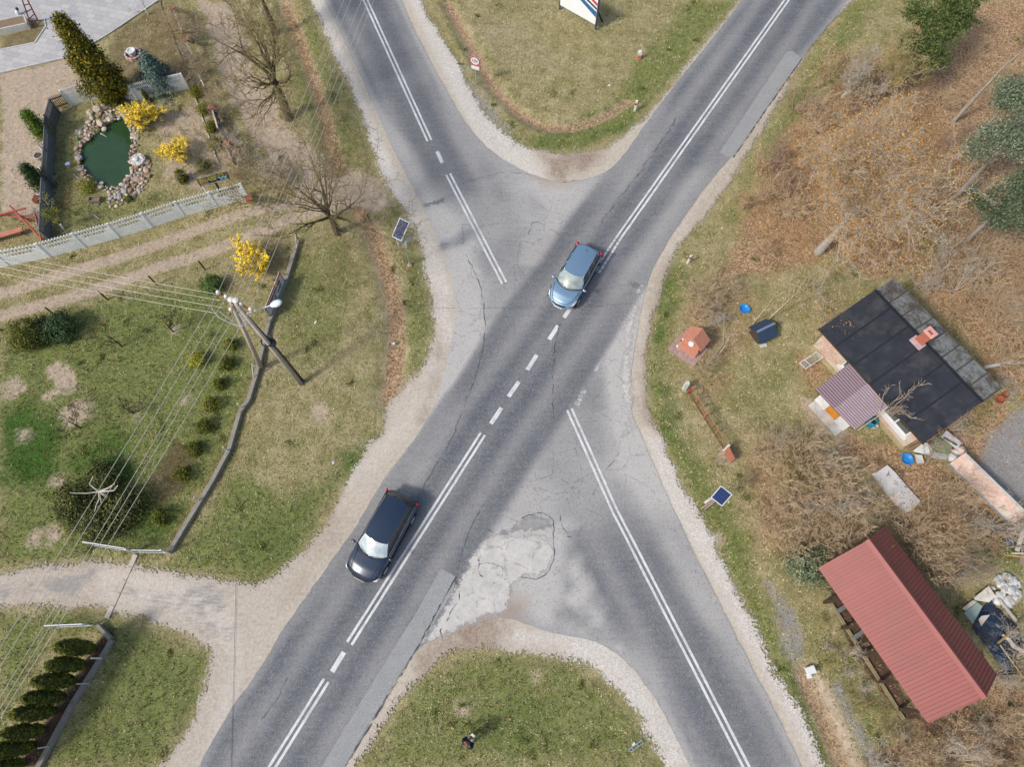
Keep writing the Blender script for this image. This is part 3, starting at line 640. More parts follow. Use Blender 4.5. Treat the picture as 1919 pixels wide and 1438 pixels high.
for a in seams[1:-1]: MB().slab([HP(L*a-.05, -.01, zr_(0)+.016), HP(L*a+.05, -.01, zr_(0)+.016), HP(L*a+.05, wid, rz+.016), HP(L*a-.05, wid, rz+.016)], .012).build('roof_seam', mat('tar_seam', A(34, 36, 42), .6, .1), house, world=True)
k8 = 8; gap = .02
for i in range(k8):
    a, b = L*i/k8+gap*.5, L*(i+1)/k8-gap*.5
    o = MB().slab([HP(a, wid+.02, rz-.10), HP(b, wid+.02, rz-.10), HP(b, wb_, bz-.05), HP(a, wb_, bz-.05)], .06).build('grey_roof_panel', m_oldroof, house, world=True)
    MB().slab([HP(b-.02, wid+.03, rz-.075), HP(b+.06, wid+.03, rz-.075), HP(b+.06, wb_+.01, bz-.025), HP(b-.02, wb_+.01, bz-.025)], .03).build('roof_batten', mat('dark_batten', A(84, 76, 70), .8), house, world=True)
MB().bar(HP(0, wid+.0, rz+.03), HP(L, wid, rz+.03), .12, .05).build('ridge_strip', mat('tar_seam', A(34, 36, 42)), house, world=True)
MB().bar(HP(-.03, -.02, ez-.02), HP(L+.03, -.02, ez-.02), .05, .12).build('fascia', m_dwood, house, world=True)
oh = .42
def wallbox(a0, a1, d0, d1, z0, z1, name='wall', m=m_pink): 
    q = [HP(a0, d0, 0), HP(a1, d0, 0), HP(a1, d1, 0), HP(a0, d1, 0)]
    return MB().prism(q, z0, z1).build(name, m, house, world=True)
# front wall in pieces around the two windows
win = [(2.15, 3.25), (5.35, 7.15)]; wt = ez-.05
wallbox(.3, win[0][0], oh, oh+.28, 0, wt); wallbox(win[0][1], win[1][0], oh, oh+.28, 0, wt); wallbox(win[1][1], L-.3, oh, oh+.28, 0, wt)
for w0, w1 in win:
    wallbox(w0, w1, oh+.002, oh+.278, 0, .95); 
    fr = MB()
    for q in ((w0, w0+.08), (w1-.08, w1), ((w0+w1)/2-.04, (w0+w1)/2+.04)): fr.prism([HP(q[0], oh+.06, 0), HP(q[1], oh+.06, 0), HP(q[1], oh+.14, 0), HP(q[0], oh+.14, 0)], .98, wt-.06)
    for z0, z1 in ((.98, 1.06), (wt-.12, wt-.04)): fr.prism([HP(w0, oh+.05, 0), HP(w1, oh+.05, 0), HP(w1, oh+.15, 0), HP(w0, oh+.15, 0)], z0, z1)
    f = fr.build('window', m_white, house, world=True)
    g = MB().prism([HP(w0+.05, oh+.10, 0), HP(w1-.05, oh+.10, 0), HP(w1-.05, oh+.12, 0), HP(w0+.05, oh+.12, 0)], 1.0, wt-.1); g.v = [tuple(Vector(p)-house.location) for p in g.v]; g.build('pane', m_glass, f)
    sgm = MB().prism([HP(w0-.12, oh-.2, 0), HP(w1+.12, oh-.2, 0), HP(w1+.12, oh+.06, 0), HP(w0-.12, oh+.06, 0)], .93, .98); sgm.v = [tuple(Vector(p)-house.location) for p in sgm.v]; sgm.build('sill', m_white, f)
wallbox(.3, L-.3, wb_-.45, wb_-.2, 0, bz-.3); wallbox(.3, .55, oh+.28, wb_-.45, 0, ez); wallbox(L-.55, L-.3, oh+.28, wb_-.45, 0, ez)
MB().prism([HP(.25, oh-.1, 0), HP(L-.25, oh-.1, 0), HP(L-.25, oh, 0), HP(.25, oh, 0)], 0, .32).build('plinth', mat('mossy_plinth', A(176, 164, 128), .9, .2, 5), house, world=True)
# chimney
cb_, ct = G(1716, 645, zr_(wid*.9)), None
ca = (cb_-E0).dot(u); cd = wid-.12
cz0, cz1 = rz-.25, rz+.95
mbrick = mat('orange_brickwork', A(176, 104, 84), .85, .25, 9, bump=.3)
chim = MB().box(HP(ca, cd, (cz0+cz1)/2), (.52, .38, cz1-cz0), math.atan2(u.y, u.x)).build('chimney', mbrick, house, world=True)
cap = MB()
for s_ in ((-.22, 0, .15, .46), (.22, 0, .15, .46), (0, -.175, .30, .11), (0, .175, .30, .11)):
    cap.box(HP(ca+s_[0], cd+s_[1], cz1+.05), (s_[2], s_[3], .1), math.atan2(u.y, u.x))
cap.v = [tuple(Vector(p)-house.location) for p in cap.v]; cap.build('chimney_cap', mat('pink_cap', A(226, 168, 160), .8), chim)
MB().box(HP(ca, cd-.12, rz-.02), (.74, .66, .07), math.atan2(u.y, u.x)).build('chimney_flashing', mat('pink_grey_mortar', A(196, 170, 172), .8), house, world=True)
# porch: wine-red corrugated roof in two sheets over a boxed entrance
pz = 2.35
P0, P1, P2, P3 = G(1591, 681, pz), G(1663, 762, pz), G(1600, 806, pz-.35), G(1528, 731, pz-.35)
m_wine = mat('wine_corrugated_sheet', A(116, 92, 104), .5, .12, 4, spec=.5)
def corrug(q0, q1, q2, q3, k, amp, name, m, parent, lift=0.):
    """waves run from edge q0-q1 to edge q3-q2"""
    v = []; seg = 4
    for i in range(k*seg+1):
        s = i/(k*seg); a = q0.lerp(q1, s); b = q3.lerp(q2, s); h = amp*math.sin(i/seg*2*math.pi)+lift
        for p in (a, b): v.append((p.x, p.y, p.z+h))
    n_ = k*seg; f = [(2*i, 2*i+2, 2*i+3, 2*i+1) for i in range(n_)]
    nv = len(v); v += [(x, y, z-.025) for x, y, z in v]; f += [(2*i+1+nv, 2*i+3+nv, 2*i+2+nv, 2*i+nv) for i in range(n_)]
    return MB().add(v, f).build(name, m, parent, world=True)
porch = thing('porch', 'entrance porch with wine-coloured corrugated roof in front of the black-roofed house', 'porch', (P0+P1+P2+P3)/4-Vector((0, 0, pz-.17)))
pm, pn = P0.lerp(P1, .5), P3.lerp(P2, .5)
corrug(P0, P3, pn, pm, 16, .035, 'corrugated_sheet', m_wine, porch, .02); corrug(P0.lerp(P1, .48), P3.lerp(P2, .48), P2, P1, 16, .035, 'corrugated_sheet', mat('faded_wine_sheet', A(140, 120, 130), .5, .12, 4, spec=.5), porch, .045)
pc = (P0+P1+P2+P3)/4; sh = lambda p, k, z: Vector((pc.x+(p.x-pc.x)*k, pc.y+(p.y-pc.y)*k, z))
D0, D1 = G(1526.6, 749.3, .1), G(1580, 808, .1); D0.z = D1.z = 0; dv = (P0-P3); dv.z = 0; dv.normalize()
fl = lambda k, d=0.: D0.lerp(D1, k)+dv*d
for k0, k1 in ((0, .34), (.68, 1)): MB().prism([fl(k0), fl(k1), fl(k1, .12), fl(k0, .12)], 0, 1.95).build('porch_wall', m_white, porch, world=True)
MB().prism([fl(.345, .05), fl(.675, .05), fl(.675, .1), fl(.345, .1)], .1, 1.92).build('door', mat('ochre_door', A(214, 142, 52), .7, .12, 12), porch, world=True)
for k in (0, .94): MB().prism([fl(k, .125), fl(k+.06, .125), fl(k+.06, 2.3), fl(k, 2.3)], 0, 1.95).build('porch_wall', m_pink, porch, world=True)
# terrace with white slabs and an ochre mat
def fromcrop(x, y): return (1480+x/7.19, 620+y/7.19)
def slabthing(name, label, cat, px, z0, z1, m, bevel=.01):
    pts = [G(*p) for p in px]; c_ = sum(pts, Vector())/len(pts)
    o = thing(name, label, cat, (c_.x, c_.y, z0)); MB().prism([(p.x, p.y) for p in pts], z0, z1).build('slab', m, o, world=True, bevel=bevel); return o
ter = slabthing('terrace', 'cracked pale concrete terrace before the porch of the black-roofed house', 'terrace', [fromcrop(245, 1010), fromcrop(345, 935), fromcrop(715, 1350), fromcrop(610, 1425)], 0, .1, m_conc2)
# --- red barn: standing-seam roof on posts
be, br_ = 2.55, 3.95
B0, B1 = G(1533, 1065, be), G(1725, 1360, be); R0, R1 = G(1633, 1009, br_), G(1845, 1315, br_); F0, F1 = G(1658, 995, be), G(1875, 1263, be)
bu = ((B1-B0).normalized()+(F1-F0).normalized()); bu.z = 0; bu.normalize(); bn = Vector((-bu.y, bu.x, 0)); bn = bn if bn.dot(R0-B0) > 0 else -bn
BO = Vector((B0.x, B0.y, 0))
BP = lambda a, d, z: Vector((BO.x+bu.x*a+bn.x*d, BO.y+bu.y*a+bn.y*d, z))
a0, a1 = 0, (B1-B0).dot(bu); dr = ((R0-BO).dot(bn)+(R1-BO).dot(bn))/2; df = ((F0-BO).dot(bn)+(F1-BO).dot(bn))/2
ra0, ra1 = (R0-BO).dot(bu), (R1-BO).dot(bu); a0 = (ra0+a0)/2; a1 = (a1+ra1)/2
barn = thing('barn', 'long barn with bright red seamed sheet metal gable roof beside the road', 'barn', BP((a0+a1)/2, dr, 0))
m_red = mat('red_sheet_metal', A(146, 74, 68), .5, .08, 1.2, metal=.0, spec=.35, dirt=A(120, 72, 66), rnd=.05, dsc=.6, damt=.5)
m_redd = mat('red_sheet_metal_rib', A(176, 66, 66), .45, .05, spec=.5)
np_ = 44; pw_ = (a1-a0)/np_
for side, (da, za, db, zb) in enumerate(((0, be, dr, br_), (df, be, dr, br_))):
    for i in range(np_):
        p, q = a0+pw_*i, a0+pw_*(i+1); t_ = Vector((0, 0, 1))
        c_ = [BP(p, da, za), BP(q-.035, da, za), BP(q-.035, db, zb), BP(p, db, zb)]
        mb = MB().slab(c_, .03)
        e = [BP(q-.035, da, za), BP(q, da, za), BP(q, db, zb), BP(q-.035, db, zb)]; mb.slab([x+Vector((0, 0, .03)) for x in e], .06)
        mb.build('roof_panel', m_red, barn, world=True)
MB().slab([BP(a0-.03, dr-.16, br_-.06), BP(a1+.03, dr-.16, br_-.06), BP(a1+.03, dr, br_+.06), BP(a0-.03, dr, br_+.06)], .02).slab([BP(a0-.03, dr, br_+.06), BP(a1+.03, dr, br_+.06), BP(a1+.03, dr+.16, br_-.06), BP(a0-.03, dr+.16, br_-.06)], .02).build('ridge_cap', m_red, barn, world=True)
for i in range(6):
    a = a0+.35+(a1-a0-.7)*i/5
    for d in (.28, df-.28): MB().bar(BP(a, d, 0), BP(a, d, be+.0), .14).build('post', m_dwood, barn, world=True)
    MB().bar(BP(a, .2, be-.12), BP(a, df-.2, be-.12), .12).build('tie_beam', m_dwood, barn, world=True)
MB().bar(BP(a0+.2, .28, be-.05), BP(a1-.2, .28, be-.05), .12).bar(BP(a0+.2, df-.28, be-.05), BP(a1-.2, df-.28, be-.05), .12).build('wall_plate', m_dwood, barn, world=True)
for k in range(22):                                       # boarding of the far long side
    a = a0+.3+(a1-a0-.6)*k/22
    MB().box(BP(a+.16, df-.4, 1.15), ((a1-a0)/22-.03, .03, 2.3), math.atan2(bu.y, bu.x)).build('wall_board', m_dwood, barn, world=True)
K0, K1 = G(1551, 1128), G(1690, 1350); kv = (K1-K0).normalized(); kn = Vector((-kv.y, kv.x, 0))
MB().prism([K0, K1, K1+kn*.14, K0+kn*.14], 0, .14).build('kerb', mat('mossy_kerb', A(150, 138, 104), .9, .2), barn, world=True)
for px, py in ((1575, 1142), (1604, 1192)): p = G(px, py); MB().bar(p+Vector((0, 0, .12))-bn*.3, p+bn*1.6+Vector((0, 0, .12)), .2, .1).build('floor_beam', mat('grey_beam', A(120, 124, 124)), barn, world=True)
# --- low pink wall running off to the lower right
WZ = 1.35
def cr5(x, y): return (1640+x/6.878, 800+y/6.878)
t0, t1, t2, t3 = [G(*cr5(*p), WZ) for p in ((1290, 540), (1915, 1150), (1690, 1275), (1060, 600))]
lowwall = thing('low_wall', 'long low pink plastered wall with a pale top at the right edge of the yard', 'wall', G(*cr5(1400, 800)))
wa0, wa1 = G(*cr5(1200, 790)), G(*cr5(1690, 1275)); 
wu = (wa1-wa0).normalized(); wn = Vector((-wu.y, wu.x, 0)); wn = wn if wn.dot(G(1919, 900)-wa0) > 0 else -wn
wa0 = G(*cr5(930, 480)); wa0 = wa1-wu*(wa1-wa0).length
MB().slab([wa0+wn*.0+Vector((0, 0, .45)), wa1+Vector((0, 0, .45)), wa1+wn*.62+Vector((0, 0, 1.05)), wa0+wn*.62+Vector((0, 0, 1.05))], .12).build('wall_face', m_pink, lowwall, world=True)
MB().prism([wa0+wn*.1, wa1+wn*.1, wa1+wn*.6, wa0+wn*.6], 0, .42).build('wall_base', m_conc, lowwall, world=True)
MB().bar(wa0+wn*.62+Vector((0, 0, 1.07)), wa1+wn*.62+Vector((0, 0, 1.07)), .12, .06).build('coping', m_conc2, lowwall, world=True)
MB().bar(wa0+Vector((0, 0, .46)), wa1+Vector((0, 0, .46)), .08, .06).build('edge_strip', m_conc2, lowwall, world=True)
# ================================================================ VEHICLES
def curve_patch(A_, B_, n, m, bulge=0., up=Vector((0, 0, 1)), flip=False):
    """grid between two parametric curves; returns verts, faces"""
    v = []; f = []
    for i in range(n+1):
        for j in range(m+1):
            s, t_ = i/n, j/m; p = A_(t_).lerp(B_(t_), s)+up*bulge*math.sin(math.pi*s)*(.6+.4*math.sin(math.pi*t_)); v.append(p)
    for i in range(n):
        for j in range(m): f.append((i*(m+1)+j, (i+1)*(m+1)+j, (i+1)*(m+1)+j+1, i*(m+1)+j+1))
    return v, f
def interp(tab, x):
    for (x0, *a), (x1, *b) in zip(tab[:-1], tab[1:]):
        if x0 <= x <= x1:
            t_ = (x-x0)/(x1-x0) if x1 > x0 else 0; t_ = t_*t_*(3-2*t_) if len(tab) < 4 else t_
            return [p+(q-p)*t_ for p, q in zip(a, b)]
    return list(tab[-1][1:]) if x > tab[-1][0] else list(tab[0][1:])
def build_car(name, label, paint, Lf, Lr, hw, P):
    """x forward. Lf front end, Lr rear end (negative), hw half width, P: dict of stations"""
    T = thing(name, label, 'car')
    m_gl = mat('tinted_car_glass', (.012, .018, .022), .04, .05, spec=1.); m_ws = P['ws_mat']
    m_blk = mat('black_plastic', (.018, .018, .02), .5, .1); m_chr = mat('bright_chrome', (.75, .76, .78), .15, .03, metal=1.)
    # shell: stations along x: (x, half width, belt/bonnet height, crown, bottom z)
    st = P['stations']; xs = np.concatenate([np.linspace(Lr, Lr+.35, 9), np.linspace(Lr+.4, Lf-.5, 34), np.linspace(Lf-.46, Lf, 12)])
    v = []; prof_n = 25
    for x in xs:
        w, zb, cr, z0 = interp(st, x)
        ring = []
        for k in range(prof_n):
            s = -1+2*k/(prof_n-1); a = abs(s); sg = 1 if s > 0 else -1
            if a > .86: y, z = w*(.93+.03*(1-a)/.14), z0+(.16)*(1-a)/.14
            elif a > .72: q = (.86-a)/.14; y, z = w*(.965+.035*math.sin(q*math.pi/2)), z0+.16+(.30)*q
            elif a > .56: q = (.72-a)/.16; y, z = w*(1.0-.035*q), z0+.46+(zb-.075-z0-.46)*q
            elif a > .46: q = (.56-a)/.10; y, z = w*(.965-.10*q*q-.01*q), zb-.075+.075*math.sin(q*math.pi/2)
            else: q = a/.46; y, z = w*.855*q, zb+cr*(1-q*q)
            ring.append(Vector((x, sg*y, z)))
        v.append(ring)
    f = []; V = [p for r in v for p in r]; n_ = prof_n
    for i in range(len(xs)-1):
        for j in range(n_-1): f.append((i*n_+j, i*n_+j+1, (i+1)*n_+j+1, (i+1)*n_+j))
    f += [tuple(range(n_)), tuple((len(xs)-1)*n_+j for j in range(n_))[::-1], ]
    for i in range(len(xs)-1): f.append((i*n_, (i+1)*n_, (i+1)*n_+n_-1, i*n_+n_-1))
    body = MB().add(V, f).build('body', paint, T, smooth=True)
    # round the plan corners front and rear
    for q in body.data.vertices:
        y = abs(q.co.y)/hw
        if q.co.x > Lf-.9: k = (q.co.x-(Lf-.9))/.9; q.co.x -= P['nose']*k*y**2.4
        if q.co.x < Lr+.5: k = ((Lr+.5)-q.co.x)/.5; q.co.x += P['tail']*k*y**3
    # glasshouse curves: belt ring and roof ring
    g = P['glass']; rw, bw = g['rw'], g['bw']; zr = g['zr']
    wsb = lambda t_: Vector((g['wb']-g['wbc']*(2*t_-1)**2, bw*(2*t_-1)*.97, g['zwb']+.02*(1-(2*t_-1)**2)))
    wst = lambda t_: Vector((g['wt']-g['wtc']*(2*t_-1)**2, rw*(2*t_-1), zr-.045*(2*t_-1)**2-.015))
    rwb = lambda t_: Vector((g['rb']+g['rbc']*(2*t_-1)**2, bw*(2*t_-1)*.93, g['zrb']))
    rwt = lambda t_: Vector((g['rt']+g['rtc']*(2*t_-1)**2, rw*(2*t_-1)*.95, zr-.05-.05*(2*t_-1)**2))
    # roof
    vv, ff = [], []; N, M_ = 16, 12
    for i in range(N+1):
        s = i/N
        for j in range(M_+1):
            t_ = j/M_; a = wst(t_); b = rwt(t_); p = a.lerp(b, s); p.z = a.z+(b.z-a.z)*s+.055*math.sin(math.pi*s); p.y *= 1+.03*math.sin(math.pi*s); vv.append(p)
    for i in range(N):
        for j in range(M_): ff.append((i*(M_+1)+j, i*(M_+1)+j+1, (i+1)*(M_+1)+j+1, (i+1)*(M_+1)+j))
    roof = MB().add(vv, ff)
    for sgn in (0, 1):                                     # roof rails / edge roll
        pts = [vv[i*(M_+1)+(M_ if sgn else 0)] for i in range(N+1)]
        roof.tube([p+Vector((0, 0, -.012)) for p in pts], .028, 6)
    roof.build('roof', P.get('roof_mat', paint), T, smooth=True)
    a_, b_ = curve_patch(wsb, wst, 8, 14, .05, Vector((.5, 0, .8))); MB().add(a_, b_).build('windshield', m_ws, T, smooth=True)
    a_, b_ = curve_patch(rwb, rwt, 6, 10, .03, Vector((-.8, 0, .5))); MB().add(a_, b_).build('rear_window', m_gl, T, smooth=True)
    for sg in (-1, 1):
        tt = 1 if sg > 0 else 0
        topc = lambda s_: wst(tt).lerp(rwt(tt), s_)+Vector((0, .03*rw*sg*math.sin(math.pi*s_), .04*math.sin(math.pi*s_)-.02))
        botc = lambda s_: wsb(tt).lerp(rwb(tt), s_)+Vector((0, sg*.02*math.sin(math.pi*s_)+sg*.012, -.01))
        a_, b_ = curve_patch(botc, topc, 5, 18, .035, Vector((0, sg, 0))); MB().add(a_, b_).build('side_window', m_gl, T, smooth=True)
        for s_, w_ in ((.0, .05), (.36, .035), (.66, .035), (1., .07)):
            MB().tube([botc(s_)+Vector((0, sg*.02, 0)), (botc(s_)+topc(s_))/2+Vector((0, sg*.04, 0)), topc(s_)], w_*.55, 5).build('pillar', m_blk if P.get('dark_pillars') else paint, T, smooth=True)
        MB().tube([botc(k/12)+Vector((0, sg*.03, -.015)) for k in range(13)], .012, 5).build('window_trim', m_chr if P.get('chrome') else m_blk, T, smooth=True)
        # mirror
        mp = Vector((g['wb']-.33, sg*(hw+.10), g['zwb']+.06))
        mm = MB().lathe(mp, [(.02, -.07), (.085, -.055), (.10, 0), (.085, .055), (.02, .07)], 10, .75, 1.25); mr = mm.build('mirror', paint, T, smooth=True)
        MB().bar(mp, mp-Vector((0, sg*.16, .03)), .05, .03).build('mirror_arm', m_blk, T)
        # lamps
        hl = P['hl']; pts = [Vector(hl[k]) for k in range(4)]; pts = [Vector((p.x, p.y*sg, p.z)) for p in pts]
        a_, b_ = curve_patch(lambda q: pts[0].lerp(pts[1], q), lambda q: pts[3].lerp(pts[2], q), 4, 4, .03, Vector((.5, sg*.3, .8)))
        MB().add(a_, b_).build('headlight', mat('headlamp_lens', (.62, .66, .70), .12, .05, spec=.9), T, smooth=True)
        tl = P['tl']; tb = MB().tube([Vector((p[0], p[1]*sg, p[2])) for p in tl], P.get('tlr', .07), 7); tb.build('tail_light', mat('red_lamp_lens', A(190, 24, 52), .25, .08, spec=.7), T, smooth=True)
        for wx in P['wheels']:
            wl = MB(); c_ = Vector((wx, sg*(hw-.10), .32))
            for (r, yy) in (): pass
            prof = [(.2, -.11), (.30, -.11), (.325, -.08), (.325, .08), (.30, .11), (.2, .11)]
            vv_, ff_ = [], []; n1 = 22
            for (r, yy) in prof:
                for k in range(n1): th = 2*math.pi*k/n1; vv_.append(c_+Vector((r*math.cos(th), yy*sg, r*math.sin(th))))
            for a in range(len(prof)-1):
                for k in range(n1): ff_.append((a*n1+k, a*n1+(k+1) % n1, (a+1)*n1+(k+1) % n1, (a+1)*n1+k))
            wheel = MB().add(vv_, ff_).build('wheel', mat('tyre_rubber', (.022, .022, .024), .85), T, smooth=True)
            rim = MB(); 
            for k in range(5):
                th = 2*math.pi*k/5+.3; d_ = Vector((math.cos(th), 0, math.sin(th))); rim.bar(c_+Vector((0, sg*.09, 0)), c_+d_*.2+Vector((0, sg*.1, 0)), .06, .03)
            rim.tube([c_+Vector((.205*math.cos(q*.3307), sg*.1, .205*math.sin(q*.3307))) for q in range(20)], .02, 5, False)
            rim.build('rim', mat('alloy_rim', (.5, .5, .52), .3, .05, metal=.9), wheel, smooth=True)
            ar = MB().tube([c_+Vector((.37*math.cos(q), sg*.105, .37*math.sin(q)-.01)) for q in np.linspace(0, math.pi, 12)], .018, 5).build('wheel_arch', m_blk, T, smooth=True)
        sk = MB().bar((P['wheels'][0]-.4, sg*(hw-.03), .26), (P['wheels'][1]+.4, sg*(hw-.03), .26), .05, .1).build('side_skirt', m_blk, T)
        wp = MB().bar(wsb(.5)+Vector((-.02, sg*.05+.0, .035)), wsb(.5)+Vector((-.16, sg*.05+.5 if sg > 0 else -.02-.45, .10)), .02, .015).build('wiper', m_blk, T)
    # bonnet shut lines, grille, bumper, plate, aerial
    bo = P['bonnet']
    sl_ = MB()
    for sg in (-1, 1):
        sl_.tube([Vector((x, y*sg, z)) for x, y, z in bo], .009, 4)
    x_, y_, z_ = bo[-1]; sl_.tube([Vector((x_+.06*(1-(q/4)**2), y_*q/4, z_+.01*(1-(q/4)**2))) for q in range(-4, 5)], .009, 4)
    sl_.build('bonnet_gap', m_blk, T)
    MB().tube([wsb(q/10)+Vector((.04, 0, .01)) for q in range(11)], .028, 5).build('scuttle', m_blk, T, smooth=True)
    MB().tube([Vector((Lf-.01-P['nose']*abs(q/8)**2.4*.98, hw*.8*q/8, .40)) for q in range(-8, 9)], .06, 6).build('front_bumper', paint, T, smooth=True)
    MB().tube([Vector((Lf+.0-P['nose']*abs(q/8*.5)**2.4, hw*.45*q/8, .62)) for q in range(-8, 9)], .04, 6).build('grille', m_blk, T, smooth=True)
    MB().box((Lf+.05, 0, .45), (.02, .52, .11)).build('number_plate', m_white, T)
    MB().tube([Vector((Lr+.01+P['tail']*abs(q/8)**3, hw*.92*q/8, .48)) for q in range(-8, 9)], .06, 6).build('rear_bumper', paint, T, smooth=True)
    MB().box((Lr-.05, 0, .62), (.02, .52, .11)).build('number_plate', m_white, T)
    MB().tube([(g['rt']+.35, 0, zr), (g['rt']+.22, 0, zr+.12)], [.02, .006], 5).build('aerial', m_blk, T)
    for k in range(3):
        MB().tube([wsb(.12+.3*k).lerp(wst(.12+.3*k), .02), wsb(.12+.3*k)], .001, 3)
    return T
def paint(name, col, rough, metal=.35):
    t = NT(name); f = t.noise(60, 2); fr = t.n.new('ShaderNodeLayerWeight'); fr.inputs[0].default_value = .4
    c = t.mix(t.ramp(f, .3, .7), tuple(v*.9 for v in col), tuple(v*1.1 for v in col)); m = t.out(c, rough, metal, .6)
    t.b.inputs['Coat Weight'].default_value = .8; t.b.inputs['Coat Roughness'].default_value = .06
    t.bump(t.noise(1.5, 2), .015, .02); return m
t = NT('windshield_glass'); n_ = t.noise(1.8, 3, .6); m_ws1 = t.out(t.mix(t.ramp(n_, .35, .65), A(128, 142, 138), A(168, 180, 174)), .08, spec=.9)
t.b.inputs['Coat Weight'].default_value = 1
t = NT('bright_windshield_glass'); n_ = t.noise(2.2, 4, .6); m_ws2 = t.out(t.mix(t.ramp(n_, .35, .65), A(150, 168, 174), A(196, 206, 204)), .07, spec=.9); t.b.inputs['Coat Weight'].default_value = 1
blue = build_car('hatchback_car', 'metallic blue hatchback car with red rear lamps crossing the road junction', paint('metallic_blue_paint', (.20, .31, .42), .30, .5), 2.15, -2.15, .875, dict(
    stations=[(-2.15, .80, .86, .0, .32), (-2.0, .85, .95, .01, .24), (-1.6, .87, .96, .02, .20), (0, .875, .95, .03, .2), (.8, .875, .97, .04, .2), (1.1, .87, .965, .06, .2), (1.6, .855, .88, .06, .2), (1.95, .82, .74, .05, .22), (2.15, .74, .58, .02, .3)],
    nose=.42, tail=.22, ws_mat=m_ws1, glass=dict(rw=.60, bw=.79, zr=1.47, wb=1.15, wbc=.38, zwb=.99, wt=.40, wtc=.16, rb=-2.02, rbc=.25, zrb=.98, rt=-1.75, rtc=.10), wheels=(-1.3, 1.28),
    hl=[(1.62, .78, .82), (1.45, .86, .80), (1.78, .80, .66), (1.94, .64, .68)], tl=[(-1.93, .80, .70), (-1.96, .80, .85), (-1.92, .76, 1.0), (-1.86, .72, 1.12)], tlr=.11, bonnet=[(1.05, .76, 1.0), (1.4, .70, .945), (1.75, .58, .84), (1.98, .42, .73)]))
black = build_car('estate_car', 'black estate car driving down the lane beside the double white line', paint('black_blue_paint', (.016, .030, .056), .22, .35), 2.35, -2.4, .90, dict(
    stations=[(-2.4, .82, .82, .0, .32), (-2.25, .88, .96, .01, .24), (-1.8, .90, .98, .02, .2), (0, .90, .97, .03, .2), (.8, .90, .98, .04, .2), (1.15, .895, .98, .06, .2), (1.8, .885, .90, .06, .2), (2.15, .85, .78, .05, .22), (2.35, .78, .60, .02, .3)],
    nose=.34, tail=.25, ws_mat=m_ws2, chrome=True, dark_pillars=True, glass=dict(rw=.62, bw=.81, zr=1.47, wb=1.2, wbc=.36, zwb=1.0, wt=.42, wtc=.14, rb=-2.3, rbc=.22, zrb=1.0, rt=-1.98, rtc=.12), wheels=(-1.42, 1.42),
    hl=[(1.98, .84, .84), (1.9, .89, .78), (2.12, .84, .66), (2.2, .66, .70)], tl=[(-2.2, .86, .72), (-2.22, .86, .86), (-2.16, .82, .98)], tlr=.065, bonnet=[(1.1, .66, 1.02), (1.5, .62, .975), (1.9, .58, .89), (2.2, .54, .79)]))
def put_car(o, front_px, rear_px, zf, zr_):
    f, r = G(*front_px, zf), G(*rear_px, zr_); c_ = (f+r)/2; d = f-r
    o.location = (c_.x, c_.y, .03); o.rotation_euler = (0, 0, math.atan2(d.y, d.x))
put_car(blue, (1047, 572), (1106, 463), .5, 1.0); blue.scale = (1, 1.04, 1); black.scale = (1, 1.07, 1); put_car(black, (673, 1087), (757, 926), .5, .9)
def wpx(x, y):
    """world point on the ground -> photo pixel"""
    c_, s_ = math.cos(CAM_T), math.sin(CAM_T); w = y*s_+CAM_H*c_; return (959.5+CAM_F*x/w, 719-CAM_F*(y*c_-CAM_H*s_)/w)
# ================================================================ VEGETATION
def tubes_np(segs, n=3):
    """segs: list of (p0, p1, r0, r1) -> vertices, quads"""
    P0 = np.array([s[0] for s in segs]); P1 = np.array([s[1] for s in segs]); r0 = np.array([s[2] for s in segs]); r1 = np.array([s[3] for s in segs])
    d = P1-P0; d /= np.linalg.norm(d, axis=1)[:, None]+1e-9
    ref = np.where(np.abs(d[:, 2:3]) > .9, np.array([[1., 0, 0]]), np.array([[0, 0, 1.]]))
    a = np.cross(d, ref); a /= np.linalg.norm(a, axis=1)[:, None]+1e-9; b = np.cross(d, a)
    k = len(segs); V = np.zeros((k, 2*n, 3))
    for j in range(n):
        th = 2*math.pi*j/n; o = a*math.cos(th)+b*math.sin(th)
        V[:, j] = P0+o*r0[:, None]; V[:, n+j] = P1+o*r1[:, None]
    q = np.array([(j, (j+1) % n, n+(j+1) % n, n+j) for j in range(n)])
    F = (np.arange(k)*2*n)[:, None, None]+q[None]
    return V.reshape(-1, 3), F.reshape(-1, 4)
def cards(P, size, rng, flat=0., aspect=.6, shape=4, N=None):
    """small leaf faces at points P with random orientation"""
    k = len(P); nrm = rng.normal(size=(k, 3)); nrm[:, 2] = np.abs(nrm[:, 2])+flat
    if N is not None: nrm = rng.normal(size=(k, 3))*.42+N
    nrm /= np.linalg.norm(nrm, axis=1)[:, None]
    t = rng.normal(size=(k, 3)); a = np.cross(nrm, t); a /= np.linalg.norm(a, axis=1)[:, None]+1e-9; b = np.cross(nrm, a)
    s = size*rng.uniform(.6, 1.35, (k, 1)) if np.isscalar(size) else size[:, None]
    V = np.stack([P-a*s, P-b*s*aspect, P+a*s, P+b*s*aspect], 1)
    return V.reshape(-1, 3), np.arange(4*k).reshape(k, 4)
def palette(cols, k, rng, var=.18, rep=4):
    C_ = np.array(cols)[rng.integers(0, len(cols), k)]*rng.uniform(1-var, 1+var, (k, 1))
    return np.repeat(C_, rep, 0)
